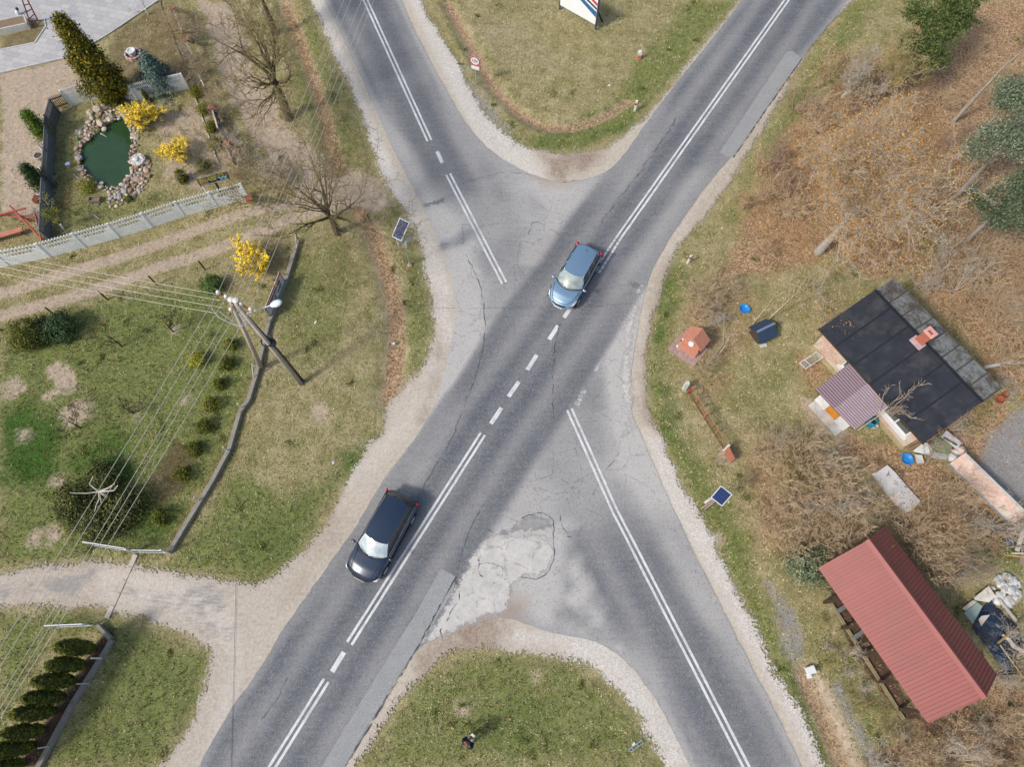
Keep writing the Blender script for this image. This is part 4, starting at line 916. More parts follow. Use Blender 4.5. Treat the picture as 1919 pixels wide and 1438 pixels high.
def branch(rd, p, d, L, r, lvl, cfg, out):
    """recursive twig growth; out[lvl] collects segments; returns tips"""
    ns = cfg['ns'][lvl]; step = L/ns; pts = [p]; rr = r
    for i in range(ns):
        w = cfg['wob'][lvl]; d = (d+Vector((rd.gauss(0, w), rd.gauss(0, w), rd.gauss(0, w)+cfg['up'][lvl]))).normalized()
        q = p+d*step
        if q.z < .03: q.z = .03
        r1 = max(cfg.get('rmin', .004), rr*(1-.75*(i+1)/ns) if lvl else rr*(1-.5*(i+1)/ns)); r1 = min(r1, r*(1-.6*(i+1)/ns)+.001)
        out[lvl].append((tuple(p), tuple(q), rr, r1)); rr = r1; p = q; pts.append(q)
        if lvl+1 < len(cfg['ns']):
            t_ = (i+1)/ns
            if t_ > cfg['start'][lvl]:
                for _ in range(cfg['kids'][lvl] if i < ns-1 else cfg['kids'][lvl]+1):
                    if rd.random() > cfg.get('prob', 1.): continue
                    ax = Vector((rd.gauss(0, 1), rd.gauss(0, 1), rd.gauss(0, .6))); s = cfg['spread'][lvl]
                    nd = (d+ax.normalized()*s*rd.uniform(.7, 1.3)).normalized()
                    branch(rd, q, nd, L*cfg['len'][lvl]*rd.uniform(.6, 1.2)*(1-.35*t_), max(rr*cfg.get('thin', .6), cfg.get('rmin', .004)), lvl+1, cfg, out)
    if lvl == len(cfg['ns'])-1: out['tips'].append(tuple(p))
def bark(name, col, var=.3, sc=5): return mat(name, col, .9, var, sc, spec=.1)
m_twig = bark('brown_twigs', A(210, 184, 150)); m_twig_g = bark('grey_twigs', A(206, 194, 176)); m_twig_d = bark('dark_twigs', A(176, 158, 134)); m_bark_g = bark('grey_bark', A(172, 164, 154)); m_bark_d = bark('dark_mossy_bark', A(104, 96, 76)); m_birch = bark('pale_birch_bark', A(200, 190, 178)); m_twig_y = bark('yellowish_twigs', A(190, 176, 124)); m_twig_r = bark('reddish_twigs', A(180, 154, 130))
m_tt = bark('mossy_olive_twigs', A(146, 132, 96)); m_leafc = attr_mat('leaf_faces', .7, .2); m_needle = attr_mat('needle_faces', .7, .25)

def new_out(n): o = {i: [] for i in range(n)}; o['tips'] = []; return o
def seg_obj(name, segs, m, parent, n=3, kind=None):
    V, F = tubes_np(segs, n); o = np_mesh(name, V, F, m, parent)
    if kind: o['kind'] = kind
    return o
# ---- bare shrubs, several kinds
def make_shrub(seed, h, stems, spread, m, name='bare_shrub', leaves=None, dens=1., label='', cat='shrub'):
    rd = random.Random(seed); o = new_out(4); rng = np.random.default_rng(seed)
    cfg = dict(ns=[5, 4, 4, 3], wob=[.12, .2, .28, .3], up=[.04, .06, .05, .02], start=[.15, .1, .1, 1], kids=[1, 1, 1, 0], spread=[.7, .8, .9, .9], len=[.7, .6, .5, .45], rmin=.0095, thin=.66, prob=dens)
    for k in range(stems):
        a = rd.random()*6.283; t_ = rd.uniform(.1, spread)
        branch(rd, Vector((math.cos(a)*.2*rd.random(), math.sin(a)*.2*rd.random(), 0)), Vector((math.cos(a)*t_, math.sin(a)*t_, 1)).normalized(), h*rd.uniform(.6, 1.), .028*h/2.2, 0, cfg, o)
    T = thing(name, label, cat)
    seg_obj('stems', o[0], m, T, 4, kind='stuff'); seg_obj('twigs', o[1]+o[2]+o[3], m, T, kind='stuff')
    if leaves:
        P = np.array(o['tips']); P = P[rng.random(len(P)) < leaves['frac']]; P = np.repeat(P, leaves.get('rep', 1), 0)+rng.normal(size=(len(P)*leaves.get('rep', 1), 3))*leaves.get('sp', .04)
        V, F = cards(P, leaves['size'], rng); np_mesh('leaves', V, F, m_leafc, T, palette(leaves['cols'], len(P), rng))
    return T
# ---- bare / budding trees
def make_tree(name, label, seed, base, h, r, cfgx, m, mt=None, lean=(0, 0), leaves=None, group=None, start_h=None, cat='tree'):
    rd = random.Random(seed); rng = np.random.default_rng(seed); o = new_out(5)
    cfg = dict(ns=[6, 6, 5, 4, 3], wob=[.06, .16, .22, .28, .3], up=[.02, .03, .03, .02, .0], start=[.35, .15, .1, .1, 1], kids=[2, 2, 1, 1, 0], spread=[1.0, .8, .85, .9, .9], len=[.75, .55, .5, .5, .5], rmin=.007, thin=.6)
    cfg.update(cfgx)
    branch(rd, Vector((0, 0, 0)), Vector((lean[0], lean[1], 1)).normalized(), h, r, 0, cfg, o)
    T = thing(name, label, cat, base, 0, group)
    seg_obj('trunk', o[0], m, T, 8); seg_obj('limbs', o[1], m, T, 5); seg_obj('twigs', o[2]+o[3]+o[4], mt or m, T, kind='stuff')
    if leaves:
        P = np.array(o['tips']); P = P[rng.random(len(P)) < leaves['frac']]; rep = leaves.get('rep', 1)
        P = np.repeat(P, rep, 0)+rng.normal(size=(len(P)*rep, 3))*leaves.get('sp', .12)
        V, F = cards(P, leaves['size'], rng); np_mesh('leaves', V, F, m_leafc, T, palette(leaves['cols'], len(P), rng))
    return T
# ---- evergreens
def make_conifer(name, label, seed, h, rad, cols, n=5200, cat='tree', shape='cone', card=.07, trunk=True, clump=.16, group=None, base=(0, 0, 0), lean=(0, 0), asp=.45):
    rng = np.random.default_rng(seed); T = thing(name, label, cat, base, 0, group)
    nc = max(20, n//26)
    u_ = rng.random(nc)**(.75 if shape == 'cone' else 1.); ang = rng.random(nc)*6.283
    if shape == 'cone': prof = lambda z: np.clip((1-z)**.75*(.78+.22*np.sin(z*20+seed)), .04, 1)*np.clip(z*9+.45, 0, 1)
    elif shape == 'egg': prof = lambda z: np.sqrt(np.clip(1-(2*z-.85)**2/1.35, .02, 1))
    else: prof = lambda z: np.sqrt(np.clip(1-(2*z-1)**2, .03, 1))
    rr = rad*prof(u_)*np.sqrt(rng.uniform(.45, 1.12, nc))*(1+.16*np.sin(ang*3+seed)+.12*np.sin(ang*5+u_*9))
    C_ = np.stack([rr*np.cos(ang)+lean[0]*u_*h, rr*np.sin(ang)+lean[1]*u_*h, .06+u_*(h-.08)], 1)
    per = n//nc
    if shape == 'egg':
        ph = rng.random(nc)*6.283; ct = rng.uniform(-.95, 1, nc); st_ = np.sqrt(1-ct*ct); C_ = np.stack([rad*st_*np.cos(ph), rad*st_*np.sin(ph), h*.5+h*.5*ct], 1)*(1+.03*np.sin(ph*5))[:, None]
    P = np.repeat(C_, per, 0)+rng.normal(size=(nc*per, 3))*clump*np.array([1, 1, .8])
    P[:, 2] = np.clip(P[:, 2], .02, None)
    Nn = P-np.stack([lean[0]*P[:, 2], lean[1]*P[:, 2], P[:, 2]*.92 if shape in ('cone', 'egg') else np.full(len(P), h*.3)], 1); Nn /= np.linalg.norm(Nn, axis=1)[:, None]+1e-6; Nn[:, 2] += .25
    V, F = cards(P, card, rng, 0, asp, N=Nn)
    tone = np.repeat(rng.uniform(.75, 1.25, nc), per); cc = palette(cols, len(P), rng)*np.repeat(tone, 4)[:, None]
    np_mesh('foliage', V, F, m_needle, T, cc)
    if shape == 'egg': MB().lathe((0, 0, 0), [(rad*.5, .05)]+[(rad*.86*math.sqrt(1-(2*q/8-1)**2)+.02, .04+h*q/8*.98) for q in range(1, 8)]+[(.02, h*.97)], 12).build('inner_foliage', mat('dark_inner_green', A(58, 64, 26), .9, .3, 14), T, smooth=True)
    if trunk: 
        c0 = MB().tube([(0, 0, 0), (lean[0]*h*.5, lean[1]*h*.5, h*.5), (lean[0]*h*.92, lean[1]*h*.92, h*.92)], [rad*.09+.03, rad*.06+.02, .012], 7).build('trunk', m_bark_d, T)
    return T

# ---------- garden on the left
THU = [A(96, 92, 22), A(128, 116, 30), A(150, 132, 40), A(70, 74, 22), A(52, 60, 20)]
b = G(216, 184); make_conifer('thuja_tree', 'tall golden green columnar thuja beside the stone-edged pond and concrete fence', 3, 6.5, 1.7, THU, 24000, base=b, card=.085, clump=.17)
b2 = G(222, 186); make_conifer('thuja_tree', 'shorter dark golden thuja growing against the foot of the tall thuja', 4, 2.6, .75, THU[:1]+THU[3:], 5000, base=b2, card=.08)
b = G(308, 168); make_conifer('blue_spruce', 'blue-grey spruce between the ring planter and the concrete fence', 5, 3.0, 1.35, [A(98, 120, 108), A(130, 150, 138), A(70, 92, 80), A(112, 128, 122)], 9000, base=b, card=.075, clump=.13)
DG = [A(64, 84, 26), A(88, 104, 36), A(46, 64, 24), A(112, 118, 46)]
b = G(88, 258); make_conifer('juniper', 'bright green conifer beside the dark fence, upper of the two on the sand', 6, 2.3, .62, [A(84, 112, 34), A(112, 132, 44), A(58, 84, 28)], 4200, 'shrub', base=b, group='conifers along the dark fence')
b = G(84, 352); make_conifer('juniper', 'dark green conifer beside the dark fence, lower of the two on the sand', 7, 2.1, .66, [A(52, 76, 36), A(70, 92, 44), A(40, 58, 30)], 4200, 'shrub', base=b, group='conifers along the dark fence')
YEL = [A(250, 222, 60, 1.05), A(244, 208, 40, 1.05), A(252, 232, 120, 1.05), A(226, 188, 40, 1.1)]
def forsythia(px, h, r, seed, label):
    T = make_shrub(seed, h, 20, .9, m_twig_y, 'forsythia', None, .75, label); rng = np.random.default_rng(seed)
    ch = [c for c in T.children if c.name.startswith('twigs')][0]; V = np.array([v.co[:] for v in ch.data.vertices]); P = V[rng.integers(0, len(V), 9000)]+rng.normal(size=(9000, 3))*.03
    V, F = cards(P, .045, rng, .4, .55); np_mesh('blossom', V, F, m_leafc, T, palette(YEL, len(P), rng))
    T.location = G(*px); T.scale = (r, r, r*.9)
forsythia((274, 232), 1.5, 1.0, 21, 'yellow flowering forsythia bush at the corner of the pond below the blue spruce')
forsythia((340, 295), 1.4, .92, 22, 'yellow flowering forsythia bush standing free right of the stone-edged pond')
forsythia((484, 505), 1.35, 1.2, 23, 'yellow flowering forsythia bush on the lawn beside the dirt track')
# small clipped bushes along the lawn fence
BX = [A(70, 78, 22), A(96, 100, 34), A(52, 60, 20), A(120, 118, 40)]
rowb = [(437, 650, .34, 'in the row, nearest the power pole'), (427, 686, .38, 'second from the power pole'), (414, 723, .3, 'third from the power pole'), (400, 762, .42, 'fourth from the power pole'), (386, 803, .38, 'fifth from the power pole'), (368, 846, .42, 'sixth from the power pole, above the brown patch'), (347, 893, .42, 'seventh from the power pole, beside the brown patch'), (305, 972, .45, 'last of the row, nearest the white gate')]
for i, (x, y, r, w) in enumerate(rowb): make_conifer('box_bush', 'small round clipped green bush '+w, 30+i, r*1.7, r*1.05, BX if i % 3 else BX+[A(150, 140, 44)], 1500, 'bush', 'ball', .045, False, .07, 'clipped bushes along the lawn fence', G(x, y))
make_conifer('golden_bush', 'small yellow-green bush on the lawn under the power wires', 41, .7, .5, [A(150, 150, 40), A(176, 170, 60), A(110, 120, 34)], 1600, 'bush', 'ball', .05, False, .08, None, G(375, 678))
make_conifer('juniper', 'dark green round juniper on the lawn left of the power pole top', 42, .9, .55, [A(88, 112, 54), A(108, 130, 68), A(70, 92, 46)], 3000, 'shrub', 'ball', .06, False, .1, None, G(402, 540))
for i, (x, y, r, c_, w) in enumerate([(62, 636, .95, BX, 'olive green spreading juniper, left one of the lawn group of three'), (92, 632, .85, [A(46, 58, 22), A(66, 76, 30), A(38, 48, 22)], 'dark spreading juniper, middle one of the lawn group of three'), (124, 624, .95, [A(64, 86, 52), A(84, 106, 66), A(48, 68, 42)], 'blue-green bushy pine, right one of the lawn group of three')]):
    make_conifer('juniper', w, 45+i, 1.3, r, c_, 3600, 'shrub', 'ball', .065, False, .13, 'evergreens grouped on the lawn', G(x, y))
DK = [A(74, 82, 40), A(94, 98, 52), A(54, 60, 32), A(116, 118, 64)]
for i, (x, y, r, w) in enumerate([(150, 950, 1.15, 'left clump of dark spreading juniper below the pale lopped tree'), (235, 955, 1.2, 'right clump of dark spreading juniper below the pale lopped tree'), (195, 985, .8, 'lowest clump of dark spreading juniper above the white gate'), (200, 900, .7, 'upper clump of dark juniper behind the pale lopped tree')]):
    make_conifer('spreading_juniper', w, 50+i, 1.1, r, DK, 4600, 'shrub', 'ball', .07, False, .2, 'dark junipers round the lopped tree', G(x, y))
# lopped tree with a few pale limbs
lt = thing('lopped_tree', 'pale lopped tree with a star of bare cut limbs over dark junipers', 'tree', G(205, 932))
top = G(185, 922, 2.6)-lt.location
MB().tube([(0, 0, 0), (top.x*.5, top.y*.5, 1.3), tuple(top)], [.11, .09, .06], 7).build('trunk', m_birch, lt)
for q in ([(168, 908, 2.9), (174.5, 893, 3.)], [(163, 925, 2.8), (148, 925, 2.9), (131, 924, 3.)], [(203, 915, 2.8), (215, 907, 3.)], [(186, 935, 2.5), (180, 948, 2.4), (177, 960, 2.3)], [(195, 927, 2.5), (200, 934, 2.3)], [(213, 920, 2.8), (221, 910, 3.)], [(188, 934, 2.4), (190, 944, 2.2)]):
    MB().tube([top]+[G(x, y, z)-lt.location for x, y, z in q], [.045]+[.03-.006*i for i in range(len(q))], 5).build('limb', m_birch, lt)
# hedge of upright conifers, lower left
HD = [A(74, 84, 30), A(104, 110, 40), A(60, 68, 26), A(140, 136, 50), A(84, 90, 34)]
for i, (x, y) in enumerate([(186, 1216), (167, 1247), (149, 1276), (128, 1306), (112, 1333), (92, 1368), (72, 1398), (52, 1432)]):
    w = ['nearest the gate post', 'second from the gate', 'third from the gate', 'fourth from the gate', 'fifth from the gate', 'sixth from the gate', 'seventh from the gate', 'cut by the bottom edge of the photo'][i]
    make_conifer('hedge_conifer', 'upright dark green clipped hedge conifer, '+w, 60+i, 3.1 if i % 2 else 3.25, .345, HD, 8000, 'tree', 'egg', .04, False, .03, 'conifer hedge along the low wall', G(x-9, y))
# little garden shrubs
make_conifer('golden_shrub', 'yellow-green low shrub at the bottom rim of the pond', 80, .5, .5, [A(150, 148, 48), A(120, 124, 44), A(90, 100, 40)], 1500, 'shrub', 'ball', .045, False, .1, None, G(168, 352))
make_conifer('juniper', 'small olive juniper right of the pond, below the free-standing forsythia', 81, .9, .35, BX, 1500, 'shrub', 'ball', .05, False, .08, None, G(345, 338))
make_conifer('juniper', 'tiny green bush on the garden lawn above the concrete fence', 82, .35, .22, DG, 600, 'shrub', 'ball', .04, False, .04, None, G(243, 375))
make_conifer('thuja_tree', 'small narrow green thuja beside the upper forsythia', 83, 1.1, .25, DG, 1100, 'tree', 'cone', .045, False, .05, None, G(280, 190))
make_conifer('juniper', 'dull green shrub behind the painted garden sign', 84, .8, .5, [A(92, 96, 50), A(70, 78, 40), A(110, 108, 66)], 1500, 'shrub', 'ball', .05, False, .12, None, G(385, 318))
for i, (x, y, w) in enumerate([(372, 178, 'top end of the row'), (384, 210, 'upper middle of the row'), (398, 242, 'lower middle of the row'), (408, 275, 'bottom end of the row')]):
    make_conifer('low_hedge', 'low yellow-green ivy bush by the narrow kerb, '+w, 86+i, .7, .38, [A(112, 112, 30), A(84, 90, 28), A(132, 128, 48)], 1500, 'bush', 'ball', .05, False, .12, 'ivy bushes by the garden kerb', G(x, y))
# fruit trees on the lawn
for i, (x, y, h, w) in enumerate([(229, 650, 1.5, 'small bare fruit tree on the lawn with pale tips, nearest the pole'), (152, 803, 1.2, 'small bare crooked fruit tree standing on a round dirt patch'), (250, 775, .9, 'small dark bare fruit tree lying low in the middle of the lawn'), (325, 622, 1.2, 'small bare fruit tree beside the power wires')]):
    make_tree('fruit_tree', w, 90+i, G(x, y), h, .05, dict(ns=[3, 4, 3, 3, 2], start=[.3, .2, .2, .2, 1], kids=[2, 1, 1, 1, 0], spread=[1.4, .8, .8, .9, .9], len=[.9, .6, .6, .6, .5], up=[0, .02, .03, .03, 0], rmin=.009), bark('dark_fruit_bark', A(84, 72, 62)), None, group='small fruit trees on the lawn')
# ---------- big bare trees on the left
OAK = dict(thin=.74, ns=[4, 8, 6, 5, 3], start=[.7, .12, .1, .1, 1], kids=[4, 2, 1, 1, 0], spread=[1.15, .75, .85, .9, .9], len=[1.25, .45, .5, .5, .5], wob=[.05, .17, .22, .28, .3], rmin=.011)
make_tree('bare_tree', 'dark bare tree with crooked spreading limbs over the gravel verge left of the road', 104, G(633, 437), 2.4, .26, dict(OAK, thin=.86, len=[3.5, .5, .5, .5, .5], kids=[7, 1, 1, 1, 0], up=[0, .0, .02, .02, 0], ns=[4, 9, 6, 4, 3]), m_bark_d, m_tt, lean=(-.12, .02))
make_tree('bare_tree', 'big bare mossy tree leaning over the sandy track, trunk with a hollow', 102, G(542, 221), 3.8, .36, dict(OAK, thin=.84, len=[2.1, .5, .5, .5, .5], kids=[7, 1, 1, 1, 0], ns=[4, 9, 6, 4, 3]), m_bark_d, m_tt, lean=(-.10, .10))
make_tree('bare_tree', 'bare tree behind the leaf-filled ditch at the top edge of the photo', 103, G(515, 62), 4.0, .25, dict(OAK, len=[1.1, .5, .5, .5, .5], kids=[3, 2, 1, 1, 0], ns=[4, 7, 5, 4, 3]), m_bark_d, m_twig)
# ---------- the wooded side on the right
ORL = dict(frac=.9, rep=2, size=.042, cols=[A(204, 150, 66), A(196, 140, 70), A(216, 172, 96), A(170, 124, 70), A(186, 150, 90)], sp=.2)
make_tree('budding_tree', 'grey-barked tree breaking into orange leaf above the black-roofed house', 110, G(1533, 472), 4.3, .30, dict(ns=[6, 10, 7, 4, 3], start=[.8, .12, .1, .1, 1], kids=[8, 2, 1, 1, 0], spread=[1.05, .75, .85, .9, .9], len=[1.75, .5, .5, .45, .5], up=[0, .09, .05, .03, 0], rmin=.007), m_bark_g, m_twig_g, lean=(.03, 0), leaves=ORL)
make_tree('bare_tree', 'tall slender pale trunk leaning to the upper right through the brown wood', 111, G(1786, 228), 8.5, .15, dict(ns=[9, 5, 4, 3, 3], start=[.5, .2, .1, .1, 1], kids=[1, 1, 1, 1, 0], len=[.22, .55, .5, .5, .5], spread=[.8, .8, .9, .9, .9]), m_bark_g, m_twig)
make_tree('bare_tree', 'bare multi-branched tree in front of the dark green fir at the road side', 112, G(1640, 190), 2.0, .14, dict(ns=[3, 8, 6, 4, 3], start=[.3, .15, .1, .1, 1], kids=[4, 2, 1, 1, 0], len=[2.0, .5, .5, .5, .5], spread=[.75, .7, .8, .9, .9], up=[0, .06, .05, .02, 0]), m_bark_g, m_twig_y)
make_tree('bare_tree', 'thin bare tree nearest the road patch at the upper right', 113, G(1578, 182), 1.6, .10, dict(ns=[3, 7, 5, 4, 3], start=[.3, .15, .1, .1, 1], kids=[3, 2, 2, 1, 0], len=[1.7, .5, .5, .5, .5], spread=[.7, .7, .8, .9, .9], up=[0, .05, .05, .02, 0]), m_birch, m_twig_g)
make_tree('bare_tree', 'slim bare sapling rising before the black felt roof next to the porch', 114, G(1609, 806), 3.6, .05, dict(ns=[5, 5, 4, 3], start=[.5, .15, .1, 1], kids=[2, 1, 1, 0], len=[.62, .5, .5, .5], spread=[.55, .55, .7, .9], up=[0, .05, .04, 0], wob=[.04, .08, .14, .2], rmin=.009), bark('tan_sapling_bark', A(206, 190, 162)), bark('pale_sapling_twigs', A(200, 178, 154)))
make_tree('bare_tree', 'slim bare sapling at the lower corner of the black-roofed house', 115, G(1702, 842), 3.2, .04, dict(ns=[5, 5, 4, 3], start=[.4, .15, .1, 1], kids=[1, 1, 1, 0], len=[.6, .5, .5, .5], spread=[.6, .55, .7, .9], up=[0, .05, .04, 0], rmin=.008), bark('rosy_twigs', A(168, 132, 118)))
for i, (x, y, h, w) in enumerate([(1411, 607, 3.0, 'left of the two saplings behind the dog kennel'), (1437, 603, 3.2, 'right of the two saplings behind the dog kennel'), (1345, 668, 2.4, 'sapling leaning beside the wire fence by the brick shrine')]):
    make_tree('sapling', 'thin straight bare '+w, 120+i, G(x, y), h, .035, dict(ns=[6, 3, 3], start=[.4, .2, 1], kids=[1, 1, 0], len=[.35, .5, .5], spread=[.6, .6, .7], up=[0, .05, 0], wob=[.05, .1, .2], rmin=.008), bark('tan_sapling_bark', A(176, 156, 126)), lean=(.1, .1), group='saplings by the kennel')
PIN = [A(124, 136, 108), A(150, 160, 132), A(98, 112, 86), A(110, 122, 94)]
def pine(seed, px, h, blobs, label, cols=PIN):
    rng = np.random.default_rng(seed); T = thing('pine_tree', label, 'tree', G(*px), 0, 'pines in the wood on the right')
    MB().tube([(0, 0, 0), (0, 0, h*.5), (.1, .1, h)], [.17, .12, .05], 7).build('trunk', m_bark_g, T)
    PP = []; CC = []
    for (dx, dy, z, r) in blobs:
        nc = int(42*r*r)+14; C_ = rng.normal(size=(nc, 3)); C_ /= np.linalg.norm(C_, axis=1)[:, None]; C_ = C_*rng.uniform(.35, 1., (nc, 1))*np.array([r, r, r*.45])+np.array([dx, dy, z])
        P = np.repeat(C_, 30, 0)+rng.normal(size=(nc*30, 3))*.16; PP.append(P); CC.append(np.repeat(rng.uniform(.75, 1.2, nc), 30))
        MB().tube([(0, 0, z*.8), (dx*.6, dy*.6, z*.95), (dx, dy, z)], [.06, .04, .02], 5).build('limb', m_bark_g, T)
    P = np.concatenate(PP); V, F = cards(P, .07, rng, .6, .4); np_mesh('foliage', V, F, m_needle, T, palette(cols, len(P), rng)*np.repeat(np.concatenate(CC), 4)[:, None])
def pine_px(seed, ctr, z, blobs, label, cols=PIN):
    """crown centre given as it shows at height z; blobs in metres round it"""
    blobs = [(a*1.15, b_*1.15, c_, r_*1.25) for a, b_, c_, r_ in blobs]
    g = G(*ctr, z); pine(seed, wpx(g.x, g.y), z, [(dx, dy, z+dz, r) for dx, dy, dz, r in blobs], label, cols)
pine_px(130, (1885, 268), 5.2, [(-1.3, -.1, -.3, .8), (-.5, .35, .1, .9), (.3, -.2, .2, .9), (1.0, .3, .3, 1.), (.2, .8, .0, .7), (1.5, -.4, .1, .9)], 'pale green pine, middle one of the three at the right edge')
pine_px(131, (1898, 180), 5.4, [(-.4, -.3, -.1, .75), (-.2, .5, 0, .8), (.5, .0, .3, .9), (.6, -.8, .1, .8), (1.2, .5, .2, .9)], 'pale green pine, upper one of the three at the right edge')
pine_px(132, (1892, 375), 4.8, [(-1.1, .3, -.2, .75), (-.6, -.6, -.3, .8), (.1, .2, .2, .95), (.3, -1., 0, .8), (.9, .7, .2, .9), (1.1, -.4, .1, .9)], 'darker green pine, lowest one of the three at the right edge', [A(98, 112, 84), A(120, 132, 102), A(78, 92, 66)])
FIR = [A(62, 82, 34), A(84, 104, 46), A(46, 62, 28), A(98, 112, 56)]
def fir(seed, ctr, z, blobs, label, cols):
    g = G(*ctr, z); T = thing('fir_tree', label, 'tree', (g.x, g.y, 0), 0, 'firs at the upper right'); rng = np.random.default_rng(seed); PP = []; TT = []
    MB().tube([(0, 0, 0), (0, 0, z*.6), (0, 0, z)], [.16, .1, .04], 7).build('trunk', m_bark_d, T)
    for (dx, dy, dz, r) in blobs:
        nc = int(70*r*r)+20; C_ = rng.normal(size=(nc, 3)); C_ /= np.linalg.norm(C_, axis=1)[:, None]; C_ = C_*rng.uniform(.3, 1., (nc, 1))*np.array([r, r, r*.55])+np.array([dx, dy, z+dz])
        d = rng.normal(size=(nc, 3)); d[:, 2] *= .4; d /= np.linalg.norm(d, axis=1)[:, None]; k = 26; s_ = rng.uniform(-.3, .3, (nc, k, 1))
        P = (C_[:, None]+d[:, None]*s_+rng.normal(size=(nc, k, 3))*.055).reshape(-1, 3); PP.append(P); TT.append(np.repeat(rng.uniform(.6, 1.3, nc), k))
    P = np.concatenate(PP); V, F = cards(P, .075, rng, 0, .3); np_mesh('foliage', V, F, m_needle, T, palette(cols, len(P), rng)*np.repeat(np.concatenate(TT), 4)[:, None])
FIR = [A(84, 104, 52), A(106, 124, 66), A(66, 84, 42), A(120, 132, 80)]
fir(140, (1755, 45), 4.4, [(-1.2, -.8, -.6, 1.), (-.4, .4, 0, 1.3), (.7, -.4, -.1, 1.2), (.3, -1.6, -1., .9), (1.1, .9, .2, 1.2), (-1., 1.1, 0, 1.), (-.3, -1.0, -.5, .9)], 'dark green fir with spreading boughs at the top right of the photo', FIR)
fir(141, (1805, 5), 4.6, [(0, 0, 0, 1.), (.6, .7, .1, 1.), (-.6, .4, -.2, .9), (.3, -.9, -.5, .8)], 'smaller dark green fir beyond the spreading one at the top edge', FIR)
fir(142, (1715, 100), 2.2, [(0, 0, 0, .8), (.7, -.4, -.5, .7), (-.7, .3, -.1, .7), (.5, .7, 0, .7)], 'low olive fir at the foot of the spreading fir facing the wood', [A(104, 112, 68), A(126, 130, 84), A(84, 92, 56)])
make_conifer('holly_bush', 'grey-green leafy bush at the upper left corner of the red barn', 143, 1.7, 1.1, [A(112, 126, 92), A(136, 142, 112), A(92, 106, 76)], 3200, 'bush', 'ball', .07, False, .22, None, G(1510, 1065))
# thickets: a few kinds grown once, then copied
CP = lambda *a: A(*a)
kinds = [make_shrub(201, 2.3, 9, .75, m_twig, label='bare brown twiggy shrub in the thicket', dens=.9), make_shrub(202, 2.0, 10, .95, m_twig_g, label='x', dens=.85), make_shrub(203, 2.7, 7, .55, m_twig_d, label='x', dens=.9), make_shrub(204, 1.6, 10, 1.1, m_twig_y, label='x', dens=.85, leaves=dict(frac=.25, size=.03, cols=[A(150, 142, 70), A(128, 122, 60)], sp=.04)),
         make_shrub(205, 1.8, 9, .9, m_twig_r, label='x', dens=.8), make_shrub(206, 1.7, 9, 1., m_twig, label='x', dens=.8, leaves=dict(frac=.5, size=.045, cols=[A(176, 138, 92), A(196, 150, 84), A(150, 116, 80)], sp=.06))]
kinds_used = [False]*6
def inside(p, poly):
    c = False; n = len(poly)
    for i in range(n):
        a, b_ = poly[i], poly[(i+1) % n]
        if (a[1] > p[1]) != (b_[1] > p[1]) and p[0] < (b_[0]-a[0])*(p[1]-a[1])/(b_[1]-a[1])+a[0]: c = not c
    return c
KLOOK = ['brown twiggy', 'greyish twiggy', 'dark-stemmed', 'yellowish budding', 'rosy-brown', 'tan-leaved']
def thicket(px, n, ks, label, group, seed, sc=(.7, 1.15), gap=.75):
    poly = [tuple(G(*p)[:2]) for p in px]; rd = random.Random(seed); x0, x1 = min(p[0] for p in poly), max(p[0] for p in poly); y0, y1 = min(p[1] for p in poly), max(p[1] for p in poly)
    cx_, cy_ = sum(p[0] for p in poly)/len(poly), sum(p[1] for p in poly)/len(poly)
    got = []; tries = 0
    while len(got) < n and tries < n*60:
        tries += 1; p = (rd.uniform(x0, x1), rd.uniform(y0, y1))
        if not inside(p, poly) or any((p[0]-q[0])**2+(p[1]-q[1])**2 < gap*gap for q in got): continue
        got.append(p); k = rd.choice(ks); o = kinds[k] if not kinds_used[k] else copy_tree(kinds[k]); kinds_used[k] = True
        s = rd.uniform(*sc); dx_, dy_ = p[0]-cx_, p[1]-cy_; ex, ey = (x1-x0)/6, (y1-y0)/6
        w = ('upper' if dy_ > ey else 'lower' if dy_ < -ey else '')+(' left' if dx_ < -ex else ' right' if dx_ > ex else ''); w = (w.strip() or 'middle')
        size = 'tall ' if s > (sc[0]+sc[1])/2+.1*(sc[1]-sc[0]) else 'low ' if s < (sc[0]+sc[1])/2-.1*(sc[1]-sc[0]) else ''
        place(o, (p[0], p[1], -.02), rd.random()*6.28, (s*rd.uniform(.85, 1.2), s*rd.uniform(.85, 1.2), s), size+KLOOK[k]+' '+label+', '+w+' part', group)
thicket([(1385, 850), (1440, 815), (1590, 860), (1600, 920), (1635, 985), (1620, 1020), (1540, 1062), (1470, 1060), (1400, 960)], 18, [0, 0, 1, 3], 'shrub between road and red barn', 'thicket between the road and the red barn', 1)
thicket([(1690, 520), (1760, 470), (1935, 500), (1935, 720), (1880, 690), (1790, 610)], 21, [0, 1, 5, 0], 'shrub behind the black-roofed house', 'thicket behind the house', 2)
thicket([(1470, 200), (1560, 100), (1640, 130), (1700, 200), (1660, 300), (1520, 330), (1440, 340)], 15, [1, 0, 4, 5], 'shrub above the orange budding tree', 'thicket above the orange tree', 3)
thicket([(1700, 150), (1830, 60), (1935, 0), (1935, 200), (1800, 330), (1700, 330)], 12, [5, 4, 0], 'shrub in the upper right wood', 'undergrowth of the upper right wood', 4, (.5, .9))
thicket([(1650, 340), (1800, 330), (1820, 480), (1700, 500), (1600, 440)], 8, [5, 3, 0], 'shrub left of the lowest pine', 'undergrowth below the pines', 5, (.5, .9))
thicket([(1400, 330), (1480, 300), (1500, 420), (1420, 480), (1350, 500), (1330, 470)], 8, [0, 4, 5], 'shrub left of the orange budding tree', 'shrubs beside the orange tree', 6, (.6, 1.))
